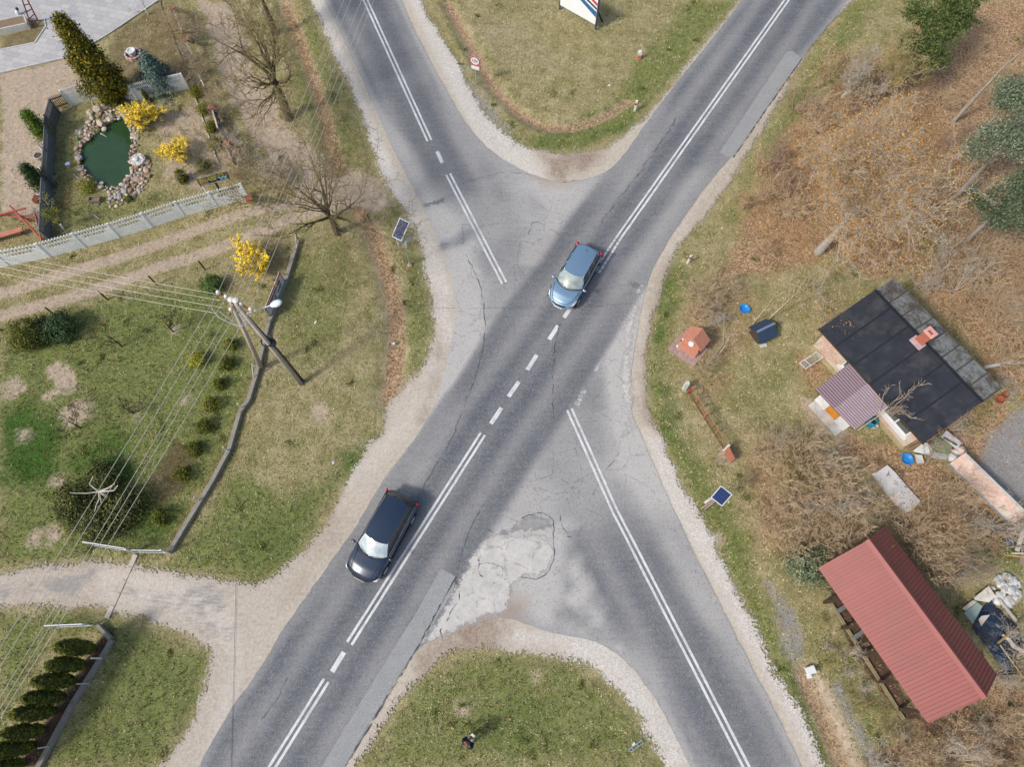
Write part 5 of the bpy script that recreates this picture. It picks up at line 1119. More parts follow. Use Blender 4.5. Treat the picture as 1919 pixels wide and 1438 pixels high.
thicket([(1275, 590), (1300, 520), (1380, 510), (1395, 560), (1340, 620), (1335, 700), (1300, 715), (1325, 640)], 9, [0, 1, 0], 'shrub round the brick shrine', 'shrubs round the brick shrine', 7, (.4, .72), .6)
thicket([(1735, 925), (1780, 910), (1890, 990), (1860, 1040), (1760, 1040), (1715, 1000)], 11, [1, 0, 5], 'shrub before the low pink wall', 'shrubs before the low pink wall', 8, (.6, 1.), .7)
thicket([(1690, 1000), (1760, 1010), (1800, 1090), (1770, 1110), (1690, 1050)], 7, [0, 2], 'shrub behind the barn roof', 'shrubs behind the barn roof', 9, (.7, 1.))
thicket([(1640, 1420), (1700, 1370), (1880, 1310), (1935, 1270), (1935, 1460), (1640, 1460)], 17, [5, 0, 1], 'shrub below the red barn', 'thicket below the barn', 10, (.6, 1.))
thicket([(1540, 1150), (1600, 1230), (1690, 1370), (1650, 1400), (1560, 1290), (1510, 1180)], 12, [3, 1], 'shrub left of the barn posts', 'low shrubs left of the barn', 11, (.25, .5), .6)
thicket([(325, 20), (375, 60), (395, 140), (445, 280), (470, 330), (450, 345), (400, 270), (360, 160), (335, 90)], 15, [1, 0, 2], 'shrub beside the sandy track', 'shrubs along the sandy track', 12, (.45, .8), .6)
thicket([(440, 290), (520, 330), (560, 370), (480, 372), (470, 340)], 6, [1, 0], 'shrub at the sandy track corner', 'shrubs at the track corner', 13, (.5, .8), .6)
thicket([(1850, 730), (1900, 690), (1930, 720), (1900, 760), (1760, 850), (1720, 850)], 8, [1, 3], 'shrub at the right gable', 'shrubs beside the house', 14, (.4, .65))
for k in range(6):
    if not kinds_used[k]: place(kinds[k], G(1600, 480), 0, .7, 'bare shrub below the orange budding tree', 'shrubs beside the orange tree')
# ---- loose ground cover: tufts and leaves (nobody could count them)
def cell_w(k, X, Y):
    i = np.clip(np.searchsorted(XS, X), 0, NX-1); j = np.clip(np.searchsorted(YS, Y), 0, NY-1); return WT[k][j, i] if isinstance(k, int) else k[j, i]
def frame_pts(n, rng, y0=-5, y1=47):
    """points spread over the ground in view, denser near the camera axis"""
    y = rng.uniform(y0, y1, n); hw = 23.5+y*.30+2; x = rng.uniform(-1, 1, n)*hw; return x, y
rng = np.random.default_rng(5)
x, y = frame_pts(190000, rng); sv = cell_w(S_verge, x, y); gr = cell_w(0, x, y); lt_ = cell_w(2, x, y); dt = cell_w(1, x, y); so_ = cell_w(3, x, y); gv = cell_w(4, x, y); pd = cell_w(S_pond, x, y); lu = cell_w(5, x, y)
hw_ = S_verge*0; p_ = np.where(sv > .02, 1., np.where((sv > -.35), .25, 0.))*(1-.95*dt)*(1-.75*lt_)*(1-.9*so_)*(1-.9*gv)*(pd > .2)
def in_px(x, y, px):
    poly = [tuple(G(*p)[:2]) for p in px]; return sdf_w(poly, x, y) < 0
pave_px = [(-90, 160), (0, 138), (133, 107), (207, 63), (300, 0), (345, -40), (-120, -60)]
p_ *= ~in_px(x, y, pave_px); p_ *= ~in_px(x, y, [(1535, 640), (1690, 540), (1875, 730), (1727, 845)]); p_ *= ~in_px(x, y, [(1540, 1080), (1640, 1020), (1850, 1290), (1720, 1345)])
m = rng.random(len(x)) < p_; x, y, gr, lu = x[m], y[m], gr[m], lu[m]; k = len(x)
zz = cell_w(Z, x, y)
cn = rng.integers(0, k, 260); cx__ = np.repeat(x[cn], 34)+rng.normal(size=260*34)*np.repeat(rng.uniform(.05, .22, 260), 34); cy__ = np.repeat(y[cn], 34)+rng.normal(size=260*34)*np.repeat(rng.uniform(.05, .22, 260), 34)
x = np.concatenate([x, cx__]); y = np.concatenate([y, cy__]); tuft_kind = np.repeat(rng.random(260) < .5, 34); zz = np.concatenate([zz, cell_w(Z, cx__, cy__)]); gr = np.concatenate([gr, np.where(tuft_kind, 2., -2.)]); lu = np.concatenate([lu, np.zeros(len(cx__))]); k = len(x)
B = 3; X = np.repeat(x, B)+rng.normal(size=k*B)*.04; Y = np.repeat(y, B)+rng.normal(size=k*B)*.04; Z0 = np.repeat(zz, B)
an = rng.random(k*B)*6.283; h = rng.uniform(.03, .10, k*B)*(1+.5*np.clip(np.repeat(gr, B), 0, 1)); le = rng.uniform(.03, .12, k*B); w_ = rng.uniform(.010, .022, k*B)
dx, dy = np.cos(an), np.sin(an)
V = np.stack([np.stack([X-dy*w_, Y+dx*w_, Z0-.01], 1), np.stack([X+dy*w_, Y-dx*w_, Z0-.01], 1), np.stack([X+dx*le, Y+dy*le, Z0+h], 1)], 1).reshape(-1, 3)
gcol = np.array([A(98, 110, 52), A(122, 128, 68), A(84, 98, 44)]); scol = np.array([A(222, 208, 168), A(198, 184, 138), A(182, 168, 120), A(162, 150, 100), A(136, 128, 80)])
isg = (rng.random(k) < (.08+.58*gr+.35*lu))
cc = np.where(isg[:, None], gcol[rng.integers(0, 3, k)], scol[rng.integers(0, 5, k)])*rng.uniform(.8, 1.2, (k, 1))
g_o = np_mesh('grass', V, np.arange(len(V)).reshape(-1, 3), m_leafc, None, np.repeat(cc, B*3, 0)); tag(g_o, 'short mixed green and straw-dry grass covering the verges, lawns and islands', 'grass', kind='stuff')
x, y = frame_pts(330000, rng); lt_ = cell_w(2, x, y); sv = cell_w(S_verge, x, y); base = .012
fl_ = (lt_ > .1)*lt_**1.3*.42+base*(sv > 0)
fl_ += .5*in_px(x, y, [(0, 520), (300, 440), (480, 360), (560, 370), (430, 400), (200, 480), (0, 550)])*(cell_w(1, x, y) < .3)*.35
fl_ *= ~in_px(x, y, pave_px); fl_ *= ~in_px(x, y, [(1560, 640), (1690, 550), (1860, 730), (1727, 830)]); fl_ *= (cell_w(S_pond, x, y) > .1)
m = rng.random(len(x)) < fl_; x, y = x[m], y[m]; zz = cell_w(Z, x, y)+rng.uniform(.01, .05, len(x))
V, F = cards(np.stack([x, y, zz], 1), .045, rng, 1.6, .65)
l_o = np_mesh('fallen_leaves', V, F, m_leafc, None, palette([A(176, 136, 104), A(150, 112, 82), A(206, 172, 140), A(128, 94, 68), A(190, 140, 92), A(168, 148, 120)], len(x), rng)); tag(l_o, 'dry brown fallen leaves lying in the ditches and under the trees', 'leaves', kind='stuff')
# pebbles on the crushed-stone verge
x, y = frame_pts(14000, rng); sv = cell_w(S_verge, x, y); sr = cell_w(S_road, x, y); m = (sv < -.0) & (sr > .02) & (rng.random(len(x)) < .5); x, y = x[m], y[m]
V, F = cards(np.stack([x, y, np.full(len(x), .03)], 1), .024, rng, 1., .8)
p_o = np_mesh('loose_stones', V, F, m_leafc, None, palette([A(214, 208, 200), A(190, 182, 174), A(168, 160, 152), A(228, 222, 214)], len(x), rng, .12)); tag(p_o, 'loose pale crushed stones scattered over the gravel verges', 'gravel', kind='stuff')
# ================================================================ YARD, POND, FENCES
# --- paving of the yard top left, laid in slabs as far as they read, with a planting bed
m_pave = mat('pale_paving_slab', A(188, 186, 184), .9, .10, 4, bump=.2, rnd=.10)
def pave_yard():
    edge = [tuple(G(*p)[:2]) for p in pave_px]; S = sdf_w(edge); bed = [tuple(G(*p)[:2]) for p in [(-90, 112), (0, 94), (66, 81), (87, 50), (84, 36), (57, 39), (52, 36), (-90, 78)]]
    t = NT('small_stone_setts'); co = t.mapping((1, 1, 1), (0, 0, R(14))); n1 = t.noise(1.2, 5, .7); n2 = t.noise(8, 4, .8)
    br = t.n.new('ShaderNodeTexBrick'); br.inputs['Scale'].default_value = 1.; br.inputs['Brick Width'].default_value = .62; br.inputs['Row Height'].default_value = .42; br.inputs['Mortar Size'].default_value = .012; t.lk(co, br.inputs['Vector'])
    br.inputs['Color1'].default_value = (*A(174, 172, 172), 1); br.inputs['Color2'].default_value = (*A(200, 196, 192), 1); br.inputs['Mortar'].default_value = (*A(150, 148, 146), 1)
    c = t.mix(t.ramp(n2, .35, .65, 0, .4), br.outputs[0], t.mix(n1, A(164, 162, 166), A(206, 204, 200))); t.bump(n2, .2, .01)
    m = t.out(c, .9, spec=.15)
    S2 = np.maximum(S, -sdf_w(bed)); clip_sheet('paving', S2, .045, {}, m)
    def kerb(pts, name, lb, w=.08, h=.10, m=m_conc2, cat='kerb'):
        P = [G(*p) for p in pts]; o = thing(name, lb, cat, P[0])
        for a, b in zip(P[:-1], P[1:]):
            L = (b-a).length; k = max(1, round(L/1.0))
            for i in range(k): MB().bar(a.lerp(b, i/k+.004)+Vector((0, 0, h/2)), a.lerp(b, (i+1)/k-.004)+Vector((0, 0, h/2)), w, h).build('kerb_stone', m, o, world=True)
        return o
    kerb([(-20, 140), (0, 137), (133, 106), (207, 62), (300, -1)], 'kerb', 'pale concrete edging between the paved yard and the garden beds')
    kerb([(-20, 98), (0, 94), (66, 81), (87, 50), (84, 36), (70, 38)], 'kerb', 'pale concrete edging round the soil bed in the paved yard')
    kerb([(300, -4), (302, 12), (345, 122)], 'kerb', 'thin edging strip of the brown bed right of the ring planter', .05, .08, m_wood)
    kerb([(364, 178), (395, 265), (405, 295), (410, 305)], 'kerb', 'narrow concrete edging strip beside the ivy bushes', .07, .10)
pave_yard()
plant = thing('raised_planter', 'long narrow raised planter box cut off by the left edge of the photo', 'planter', G(25, 55))
for a, b in (((-10, 51), (52, 38)), ((-10, 68), (58, 53))): MB().bar(G(*a)+Vector((0, 0, .25)), G(*b)+Vector((0, 0, .25)), .08, .5).build('side', m_conc2, plant, world=True)
MB().bar(G(52, 38)+Vector((0, 0, .25)), G(58, 53)+Vector((0, 0, .25)), .08, .5).build('side', m_conc2, plant, world=True)
q = [G(-10, 51), G(52, 38), G(58, 53), G(-10, 68)]; MB().prism(q, .05, .4).build('soil', mat('planter_soil', A(140, 118, 94), .95, .35, 14, bump=.4), plant, world=True)
perg = thing('trellis', 'brown timber trellis ladder arching up from the planting bed at the top left', 'trellis', G(60, 48))
m_red_t = mat('red_brown_timber', A(120, 66, 50), .8, .2, 6); 
for (x, y, x2, y2) in ((60, 52, 42, 0), (71, 38, 52, 0)): MB().bar(G(x, y, .05), G(x2, y2, 2.2), .07).build('rail', m_red_t, perg, world=True)
for k in range(4): MB().bar(G(60-4.5*k-2, 52-13*k-4, .2+.5*k), G(71-4.8*k-2, 38-9.5*k-3, .2+.5*k), .05).build('rung', m_red_t, perg, world=True)
orn = thing('garden_figure', 'small black and white figure standing on the paving beside the trellis', 'figure', G(37, 28))
MB().lathe((0, 0, 0), [(.10, 0), (.16, .1), (.14, .3), (.05, .42)], 8).build('body', m_white, orn, smooth=True); MB().lathe((.05, .12, .3), [(.03, 0), (.10, .08), (.09, .2), (.02, .26)], 8).build('head', mat('black_gloss', (.02, .02, .03), .4), orn, smooth=True)
# --- pond
t = NT('green_pond_water'); n_ = t.noise(1.3, 2); t.bump(n_, .03, .05)
m_water = t.out(t.mix(n_, A(34, 58, 30, 1.), A(48, 74, 42, 1.)), .05, spec=.5)
w_ = poly_sheet('water', None, -.12, m_water, rag=0, world=POND)
pond = thing('pond_edge', 'ring of boulders and cobbles piled round the green garden pond', 'stone edging', G(195, 290))
stone_m = [mat('stone_%s' % n_, c_, .85, .22, 6, bump=.35, rnd=.15) for n_, c_ in (('pink', A(186, 160, 146)), ('cream', A(206, 192, 168)), ('grey', A(168, 162, 158)), ('brown', A(156, 130, 112)))]
rd = random.Random(77); cs = [MB().rock((0, 0, 0), 1, k).build('stone', stone_m[k % 4], pond).data for k in range(12)]
for c_ in list(pond.children): bpy.data.objects.remove(c_)
def stone(x, y, r, z=None, mi=None, grp=None):
    k = rd.randrange(12) if mi is None else mi+4*rd.randrange(3)
    o = bpy.data.objects.new('stone', cs[k]); COL.objects.link(o); o.parent = pond; p = G(x, y)
    o.location = (p.x-pond.location.x, p.y-pond.location.y, (z if z is not None else r*.35)); o.scale = (r*rd.uniform(.85, 1.2), r*rd.uniform(.85, 1.2), r*rd.uniform(.7, 1.)); o.rotation_euler = (rd.uniform(-.3, .3), rd.uniform(-.3, .3), rd.random()*6.28)
n_st = 0
PN = POND; cxp, cyp = G(199, 287).x, G(199, 287).y
def wpx(x, y):                                            # world -> photo pixel on the ground
    c_, s_ = math.cos(CAM_T), math.sin(CAM_T); w = y*s_+CAM_H*c_; return (959.5+CAM_F*x/w, 719-CAM_F*(y*c_-CAM_H*s_)/w)
for (x, y), r in (((170, 213), .26), ((186, 206), .42), ((199, 200), .30), ((190, 232), .34), ((207, 225), .26), ((196, 243), .22)): stone(x, y, r, mi=1)
taken = []
def try_stone(x, y, r):
    for a, b, c_ in taken:
        if (a-x)**2+(b-y)**2 < ((c_+r)*.78)**2: return False
    taken.append((x, y, r)); px_, py_ = wpx(x, y); stone(px_, py_, r); return True
for i in range(2600):
    if len(taken) > 285: break
    u_ = rd.random(); k = int(u_*len(PN)); a, b = PN[k], PN[(k+1) % len(PN)]; px_, py_ = wpx(*a)
    wide = .28+.5*(1 if (px_ < 230 and py_ < 262) else 0)+.35*(1 if py_ < 262 else 0)+(1.25 if (px_ > 205 and py_ > 296) else 0)*(1 if px_ > 236 or py_ > 330 else .35)-(.12 if (px_ < 150) else 0)
    d = Vector((a[0]-cxp, a[1]-cyp)).normalized(); dd = rd.uniform(-.06, wide); j = rd.uniform(-.12, .12)
    try_stone(a[0]+d.x*dd+d.y*j, a[1]+d.y*dd-d.x*j, rd.choice([.09, .11, .13, .16, .20] if rd.random() < .8 else [.22, .26]))
ms = thing('mossy_millstone', 'round pale lichen-spotted stone disc lying on the cobbles at the right of the pond', 'stone', G(262, 303))
t = NT('lichen_spotted_stone'); n_ = t.noise(6, 4, .8); m_l = t.out(t.mix(t.ramp(n_, .48, .56), A(168, 160, 150), A(232, 230, 226)), .9, spec=.1)
MB().lathe((0, 0, .1), [(.40, 0), (.5, .06), (.5, .14), (.46, .2), (.3, .19)], 22, 1.0, .95).build('disc', m_l, ms); MB().rock((-.12, -.05, .34), .2, 5, .5).build('cap_stone', m_white, ms); MB().rock((.22, .12, .3), .15, 8, .5).build('cap_stone', m_whiteold, ms)
def simple(name, lb, cat, px, mb, m, z=0, rz=0, group=None, smooth=False):
    o = mb.build(name, m, None, smooth=smooth); p = G(*px); o.location = (p.x, p.y, z); o.rotation_euler = (0, 0, rz); tag(o, lb, cat, group); return o
simple('duck_figure', 'white duck ornament on the stones at the right side of the pond', 'ornament', (264, 247), MB().lathe((0, 0, .12), [(.03, -.1), (.13, -.02), (.13, .08), (.03, .16)], 10, 1, .6).tube([(.05, 0, .2), (.15, 0, .36), (.22, 0, .34)], [.05, .035, .02], 6), m_white, .15, R(-50), smooth=True)
simple('floating_stick', 'pale stick floating on the green pond water', 'stick', (193, 251), MB().tube([(-.25, .14, 0), (0, 0, .02), (.22, -.16, 0)], [.035, .025, .012], 5), m_birch, -.1)
simple('solar_lamp', 'small blue square garden lamp at the left rim of the pond', 'lamp', (131, 312), MB().box((0, 0, .28), (.26, .22, .05)).box((0, 0, .13), (.05, .05, .26)), mat('pale_blue_panel', A(168, 178, 220), .3), 0, .3)
simple('watering_can', 'small green plastic can at the upper left rim of the pond', 'can', (148, 262), MB().lathe((0, 0, 0), [(.08, 0), (.1, .05), (.09, .2), (.03, .24)], 10), mat('green_plastic', A(60, 150, 104), .4), .05)
crate = simple('wooden_box', 'low weathered wooden box on the garden lawn below the pond', 'box', (180, 377), MB().box((0, 0, .12), (.72, .34, .05)).box((-.33, 0, .2), (.05, .34, .18)).box((.33, 0, .2), (.05, .34, .18)).box((0, .16, .2), (.7, .04, .18)).box((0, -.16, .2), (.7, .04, .18)).box((.1, -.3, .04), (.3, .1, .06)), m_wood, 0, .05)
for i, (a, b, w) in enumerate([((139, 327), (148, 335), 'white stick lying on grass by the lower left rim of the pond'), ((172, 191), (176, 199), 'white bent stick beside the concrete fence under the tall thuja'), ((177, 403), (186, 411), 'pale stick lying on the garden lawn below the wooden box'), ((72, 274), (80, 283), 'white stick in the sand above the round plant pot'), ((72, 313), (81, 322), 'white stick in the sand below the round plant pot')]):
    p, q = G(*a), G(*b); o = MB().tube([(0, 0, .05), tuple((q-p)+Vector((0, 0, .12)))], .022, 5).build('stick', m_white); o.location = p; tag(o, w, 'stick', 'white garden sticks')
def tree_guard(px, px2, lb):
    p = G(*px); q = G(px2[0], px2[1], .5); o = MB().tube([(0, 0, 0), tuple(q-p)], .055, 8).build('trunk_guard', m_white); o.location = p; tag(o, lb, 'tree guard', 'white trunk guards')
tree_guard((120, 430), (113, 420), 'white guard round a young trunk on the lawn by the dark fence'); tree_guard((278, 26), (272, 16), 'white guard round a young trunk at the corner of the paved yard')
make_tree('fruit_tree', 'young leafing yellow-green tree with a white trunk guard by the dark fence', 301, G(120, 430), 1.4, .04, dict(ns=[4, 5, 4, 3], start=[.3, .15, .1, 1], kids=[2, 1, 1, 0], len=[.9, .5, .5, .5], spread=[.8, .7, .8, .9], up=[0, .03, .03, 0], rmin=.007), m_twig_y, leaves=dict(frac=.9, rep=6, sp=.07, size=.04, cols=[A(136, 136, 60), A(110, 116, 50)]))
make_tree('fruit_tree', 'young bare tree with a white trunk guard at the corner of the paved yard', 302, G(278, 26), 1.5, .035, dict(ns=[4, 4, 3, 3], start=[.4, .15, .1, 1], kids=[1, 1, 1, 0], len=[.6, .5, .5, .5], spread=[.9, .7, .8, .9], up=[0, .03, .03, 0], rmin=.007), m_twig_d)
rp = thing('ring_planter', 'pink-edged ring planter with a white tub standing in its middle', 'planter', G(251, 104))
for k in range(22):
    th = 2*math.pi*k/22; MB().box((.52*math.cos(th), .48*math.sin(th), .12), (.10, .14, .24), th).build('edging_block', mat('pink_block', A(206, 132, 136), .8, .15) if k % 2 else m_whiteold, rp)
MB().lathe((0, 0, .0), [(.46, 0), (.46, .1), (.05, .12)], 20).build('soil', mat('dark_soil', A(96, 74, 58), .95, .3, 12), rp); tb = MB().lathe((-.02, .02, .05), [(.22, 0), (.30, .38), (.30, .42), (.22, .42), (.2, .36)], 20).build('tub', m_white, rp); MB().lathe((-.02, .02, .43), [(.205, -.03), (.05, -.02)], 16).build('tub_soil', mat('dark_soil', A(96, 74, 58)), rp)
pt = thing('plant_pot', 'round grey pot of soil standing on the sand beside the dark fence', 'pot', G(79, 299)); MB().lathe((0, 0, 0), [(.2, 0), (.3, .42), (.3, .46), (.24, .46), (.23, .4)], 20).build('pot', mat('grey_blue_pot', A(186, 178, 172), .7), pt); MB().lathe((0, 0, .42), [(.24, -.02), (.03, 0)], 16).build('soil', mat('dark_soil', A(96, 74, 58)), pt)
sb = thing('sand_box', 'small square brown box with a white cloth beside the dark fence', 'box', G(74, 377)); MB().box((0, 0, .18), (.42, .44, .36), -.2).build('box', m_red_t, sb); MB().rock((0, .32, .2), .2, 9, .6).build('cloth', m_white, sb)
for i, (x, y) in enumerate([(85, 268), (93, 240)]): simple('white_stone', 'white stone lying against the foot of the dark fence, %s one' % ['lower', 'upper'][i], 'stone', (x, y), MB().rock((0, 0, .1), .16, 40+i), m_whiteold, group='white stones by the dark fence')
# timber swing frame and bench
sw = thing('swing_frame', 'collapsed red-brown timber swing frame at the left edge by the dark fence', 'frame', G(45, 410))
m_rt = mat('red_stained_timber', A(178, 92, 74), .75, .18, 5)
for a, z1, b, z2 in (((18, 385), .9, (80, 450), .1), ((65, 400), .9, (79, 455), .1), ((-10, 405), .9, (48, 390), .8), ((4, 402), .5, (64, 408), .5), ((8, 400), .3, (58, 415), .3), ((-10, 408), .7, (30, 396), .8)): MB().tube([G(*a, z1), G(*b, z2)], .06, 7).build('pole', m_rt, sw, world=True)
be_ = thing('bench', 'red-brown split-log bench cut by the left edge of the photo', 'bench', G(15, 438)); MB().bar(G(-20, 447, .4), G(42, 429, .4), .34, .08).build('seat', mat('salmon_timber', A(196, 128, 106), .8, .2, 5), be_, world=True)
for x, y in ((36, 437), (-12, 450)): MB().bar(G(x, y, 0), G(x, y, .36), .12).build('leg', m_rt, be_, world=True)

# --- prefab concrete fence: posts and openwork panels (arched lattice)
def openwork_panel(a, b, h, T, m, slats=11, full=.42, dark=False):
    """solid lower board, arch of little balusters above; a, b ground points"""
    a, b = Vector(a), Vector(b); u_ = (b-a).normalized(); L = (b-a).length; up = Vector((0, 0, 1)); th = .045
    P = lambda x, z: a+u_*x+up*z
    def plate(x0, x1, z0, z1, name='panel', mm=None): MB().bar(P(x0, (z0+z1)/2), P(x1, (z0+z1)/2), th, z1-z0).build(name, mm or m, T, world=True)
    plate(.03, L-.03, 0, h*.30, 'board'); plate(.03, L-.03, h*.306, h*.55, 'board')
    mb = MB()
    for r_ in range(2):
        z0 = h*(.55+.225*r_); z1 = z0+h*.225
        mb.bar(P(.03, z1-.02), P(L-.03, z1-.02), th+.006, .04)
        for k in range(slats+1):
            x = .08+(L-.16)*k/slats; c_ = abs(2*k/slats-1); solid = (c_ > (.95 if r_ else .70))
            MBw = .10 if not solid else (L-.16)/slats*1.02
            mb.bar(P(x-MBw/4, (z0+z1)/2-.02), P(x+MBw/4, (z0+z1)/2-.02), th-.004, z1-z0-.02)
        if True:
            e = L*(.03 if r_ else .16); mb.bar(P(.04, (z0+z1)/2-.01), P(.04+e, (z0+z1)/2-.01), th, z1-z0-.03); mb.bar(P(L-.04-e, (z0+z1)/2-.01), P(L-.04, (z0+z1)/2-.01), th, z1-z0-.03)
    mb.build('lattice', m, T, world=True)
    cr = MB()
    for k in range(slats*1+1):
        x = .08+(L-.16)*k/slats; cr.bar(P(x-.035, h+.03), P(x+.035, h+.03), th, .09)
    cr.build('finials', m, T, world=True)['kind'] = 'stuff'
t = NT('whitewashed_concrete'); n_ = t.noise(2.5, 5, .75); m_wc = t.out(t.mix(t.ramp(n_, .4, .65), A(226, 230, 226), A(250, 250, 246)), .9, spec=.1)
m_dc = mat('dark_grey_concrete', A(112, 116, 122), .85, .15, 4, bump=.2, dirt=A(84, 84, 88))
def fence_line(pts, h, name, lb, m, group=None, post=.1):
    T = thing(name, lb, 'fence', G(*pts[0]), 0, group)
    P = [G(*p) for p in pts]
    for i, p in enumerate(P): MB().box(p+Vector((0, 0, (h+.06)/2)), (post, post, h+.06), math.atan2((P[min(i+1, len(P)-1)]-P[max(0, i-1)]).y, (P[min(i+1, len(P)-1)]-P[max(0, i-1)]).x)).build('post', m, T, world=True)
    for a, b in zip(P[:-1], P[1:]): openwork_panel(a, b, h, T, m)
    return T
c2 = lambda x, y: (80+x/4.797, 290+y/4.797)
FB = [(-75, 520), (-33, 509), (17, 498), c2(70, 920), c2(383, 830), c2(690, 745), c2(985, 652), c2(1277, 552), c2(1570, 468), c2(1850, 392)]
fence_line(FB, 1.45, 'concrete_fence', 'long whitewashed openwork concrete fence between the garden lawn and the dirt track', m_wc)
gp = thing('gate_post', 'crumbling red-capped post at the right end of the white concrete fence', 'post', G(466, 371)); MB().bar(G(466, 371, 0), G(466, 371, 1.5), .3, .3).build('shaft', m_conc2, gp, world=True); MB().box(G(466, 371, 1.56), (.42, .42, .1), .3).build('cap', mat('red_tile', A(172, 92, 76), .85, .2), gp, world=True)
c1 = lambda x, y: (60+x/6.39, y/6.39)
fence_line([c1(470, 1262), c1(720, 1185), c1(1010, 1170), c1(1270, 1198), c1(1520, 1130), c1(1700, 1100), c1(1880, 1060)], 1.3, 'concrete_fence', 'whitewashed openwork concrete fence behind the pond below the thuja and blue spruce', m_wc)
# dark side of the left fence: solid panels
df = thing('dark_fence', 'dark grey concrete panel fence between the sandy yard and the garden', 'fence', G(108, 205))
LF = [(112, 211), (104, 240), (102, 300), (99, 345), (97, 395), (95, 452)]; LP_ = [G(*p) for p in LF]
for p in LP_: MB().box(p+Vector((0, 0, .62)), (.12, .12, 1.3), 1.5).build('post', m_dc, df, world=True)
for a, b in zip(LP_[:-1], LP_[1:]):
    for z0, z1 in ((0, .4), (.404, .8)): MB().bar(a.lerp(b, .02)+Vector((0, 0, (z0+z1)/2)), b.lerp(a, .02)+Vector((0, 0, (z0+z1)/2)), .05, z1-z0).build('board', m_dc, df, world=True)
    mb = MB(); n__ = max(6, int((b-a).length/.16))
    for k in range(n__): mb.bar(a.lerp(b, (k+.15)/n__)+Vector((0, 0, 1.0)), a.lerp(b, (k+.72)/n__)+Vector((0, 0, 1.0)), .05, .38)
    mb.bar(a.lerp(b, .02)+Vector((0, 0, 1.2)), b.lerp(a, .02)+Vector((0, 0, 1.2)), .06, .05); mb.build('lattice', m_dc, df, world=True)
ga = thing('garden_gate', 'reddish-brown slatted wooden gate at the corner of the dark fence', 'gate', G(122, 205))
g0, g1 = G(111, 206), G(133, 198)
for k in range(7): p = g0.lerp(g1, (k+.5)/7); MB().bar(p+Vector((0, 0, .1)), p+Vector((0, 0, 1.15)), .09, .03, up=(g1-g0)).build('slat', m_red_t, ga, world=True)
for z in (.3, .95): MB().bar(g0+Vector((0, 0, z)), g1+Vector((0, 0, z)), .04, .07).build('rail', m_red_t, ga, world=True)
# ornamental brick-capped fence along the sandy track
bf = thing('track_fence', 'broken fence of white rails and red-capped posts along the sandy track', 'fence', G(400, 230))
for (x, y), (x2, y2) in (((325, 18), (342, 60)), ((347, 72), (360, 103)), ((372, 140), (382, 160)), ((397, 203), (408, 240)), ((421, 272), (434, 298))): MB().bar(G(x, y, .9), G(x2, y2, .9), .09, .12).build('rail', m_wood_w, bf, world=True)
for (x, y), (x2, y2) in (((402, 206), (424, 262)), ((427, 272), (440, 305))): MB().bar(G(x, y, .5), G(x2, y2, .5), .16, .5).build('panel', mat('dark_blue_grey_panel', A(70, 74, 88), .6), bf, world=True)
for x, y in ((348, 73), (322, 14), (396, 200), (424, 268)): MB().bar(G(x, y, 0), G(x, y, 1.0), .2).build('post', m_conc2, bf, world=True); MB().box(G(x, y, 1.05), (.34, .34, .1), .4).build('post_cap', mat('red_tile', A(186, 98, 74), .85, .2), bf, world=True)

# --- low concrete footing with wire posts round the lawn
def footing(pts, name, lb, w=.22, h=.3, m=m_conc):
    P = [G(*p) for p in pts]; T = thing(name, lb, 'wall', P[0])
    for a, b in zip(P[:-1], P[1:]):
        L = (b-a).length; k = max(1, round(L/2.2))
        for i in range(k): MB().bar(a.lerp(b, i/k+.002)+Vector((0, 0, h/2)), a.lerp(b, (i+1)/k-.002)+Vector((0, 0, h/2)), w, h).build('segment', m, T, world=True)
    return T
m_cg = mat('stained_footing_concrete', A(150, 144, 132), .92, .16, 4, bump=.3, dirt=A(110, 104, 90), damt=.5)
footing([(561, 452), (537, 530), (505, 610), (484, 700), (468, 752), (452, 775), (432, 845), (400, 905), (371, 953), (345, 995), (321, 1036)], 'low_wall', 'low grey concrete footing wall winding down the right side of the lawn', m=m_cg)
footing([(213, 1200), (206, 1215), (140, 1320), (70, 1450)], 'low_wall', 'low grey concrete footing wall beside the row of hedge conifers', m=m_cg); footing([(188, 1173), (213, 1200)], 'low_wall', 'short grey wall piece behind the white gate by the hedge', .16, .35, m_cg)
def fpost(px, h, lb, m, r=.035, rz=None, grp='slim posts along the low walls'):
    p = G(*px); o = MB().tube([(0, 0, 0), (0, 0, h)], r, 7).build('fence_post', m); o.location = p; tag(o, lb, 'post', grp)
for i, (x, y) in enumerate([(456, 768), (430, 848), (377, 940)]): fpost((x, y), .95, 'slim grey post on the lawn footing wall, %s one' % ['upper', 'middle', 'lower'][i], m_whiteold)
for i, (x, y) in enumerate([(168, 1282), (98, 1399)]): fpost((x, y), 1.1, 'slim grey post on the hedge footing wall, %s one' % ['upper', 'lower'][i], m_whiteold, .03)
m_dp = mat('dark_post', A(60, 54, 50), .8)
for i, (x, y) in enumerate([(4, 620), (105, 592), (202, 562), (294, 534), (385, 506)]): fpost((x, y), 1.05, 'dark wooden post beside the dirt track, %s from the left edge' % ['first', 'second', 'third', 'fourth', 'fifth'][i], m_dp, .045, grp='dark posts along the dirt track')
st_ = thing('brace_post', 'white braced corner post where the lawn footing wall meets the power pole', 'post', G(484, 700)); MB().tube([G(484, 700, .2), G(472, 682, 1.2)], .03, 6).build('post', m_whiteold, st_, world=True); MB().tube([G(475, 712, .2), G(472, 682, 1.15)], .025, 6).build('brace', m_whiteold, st_, world=True)
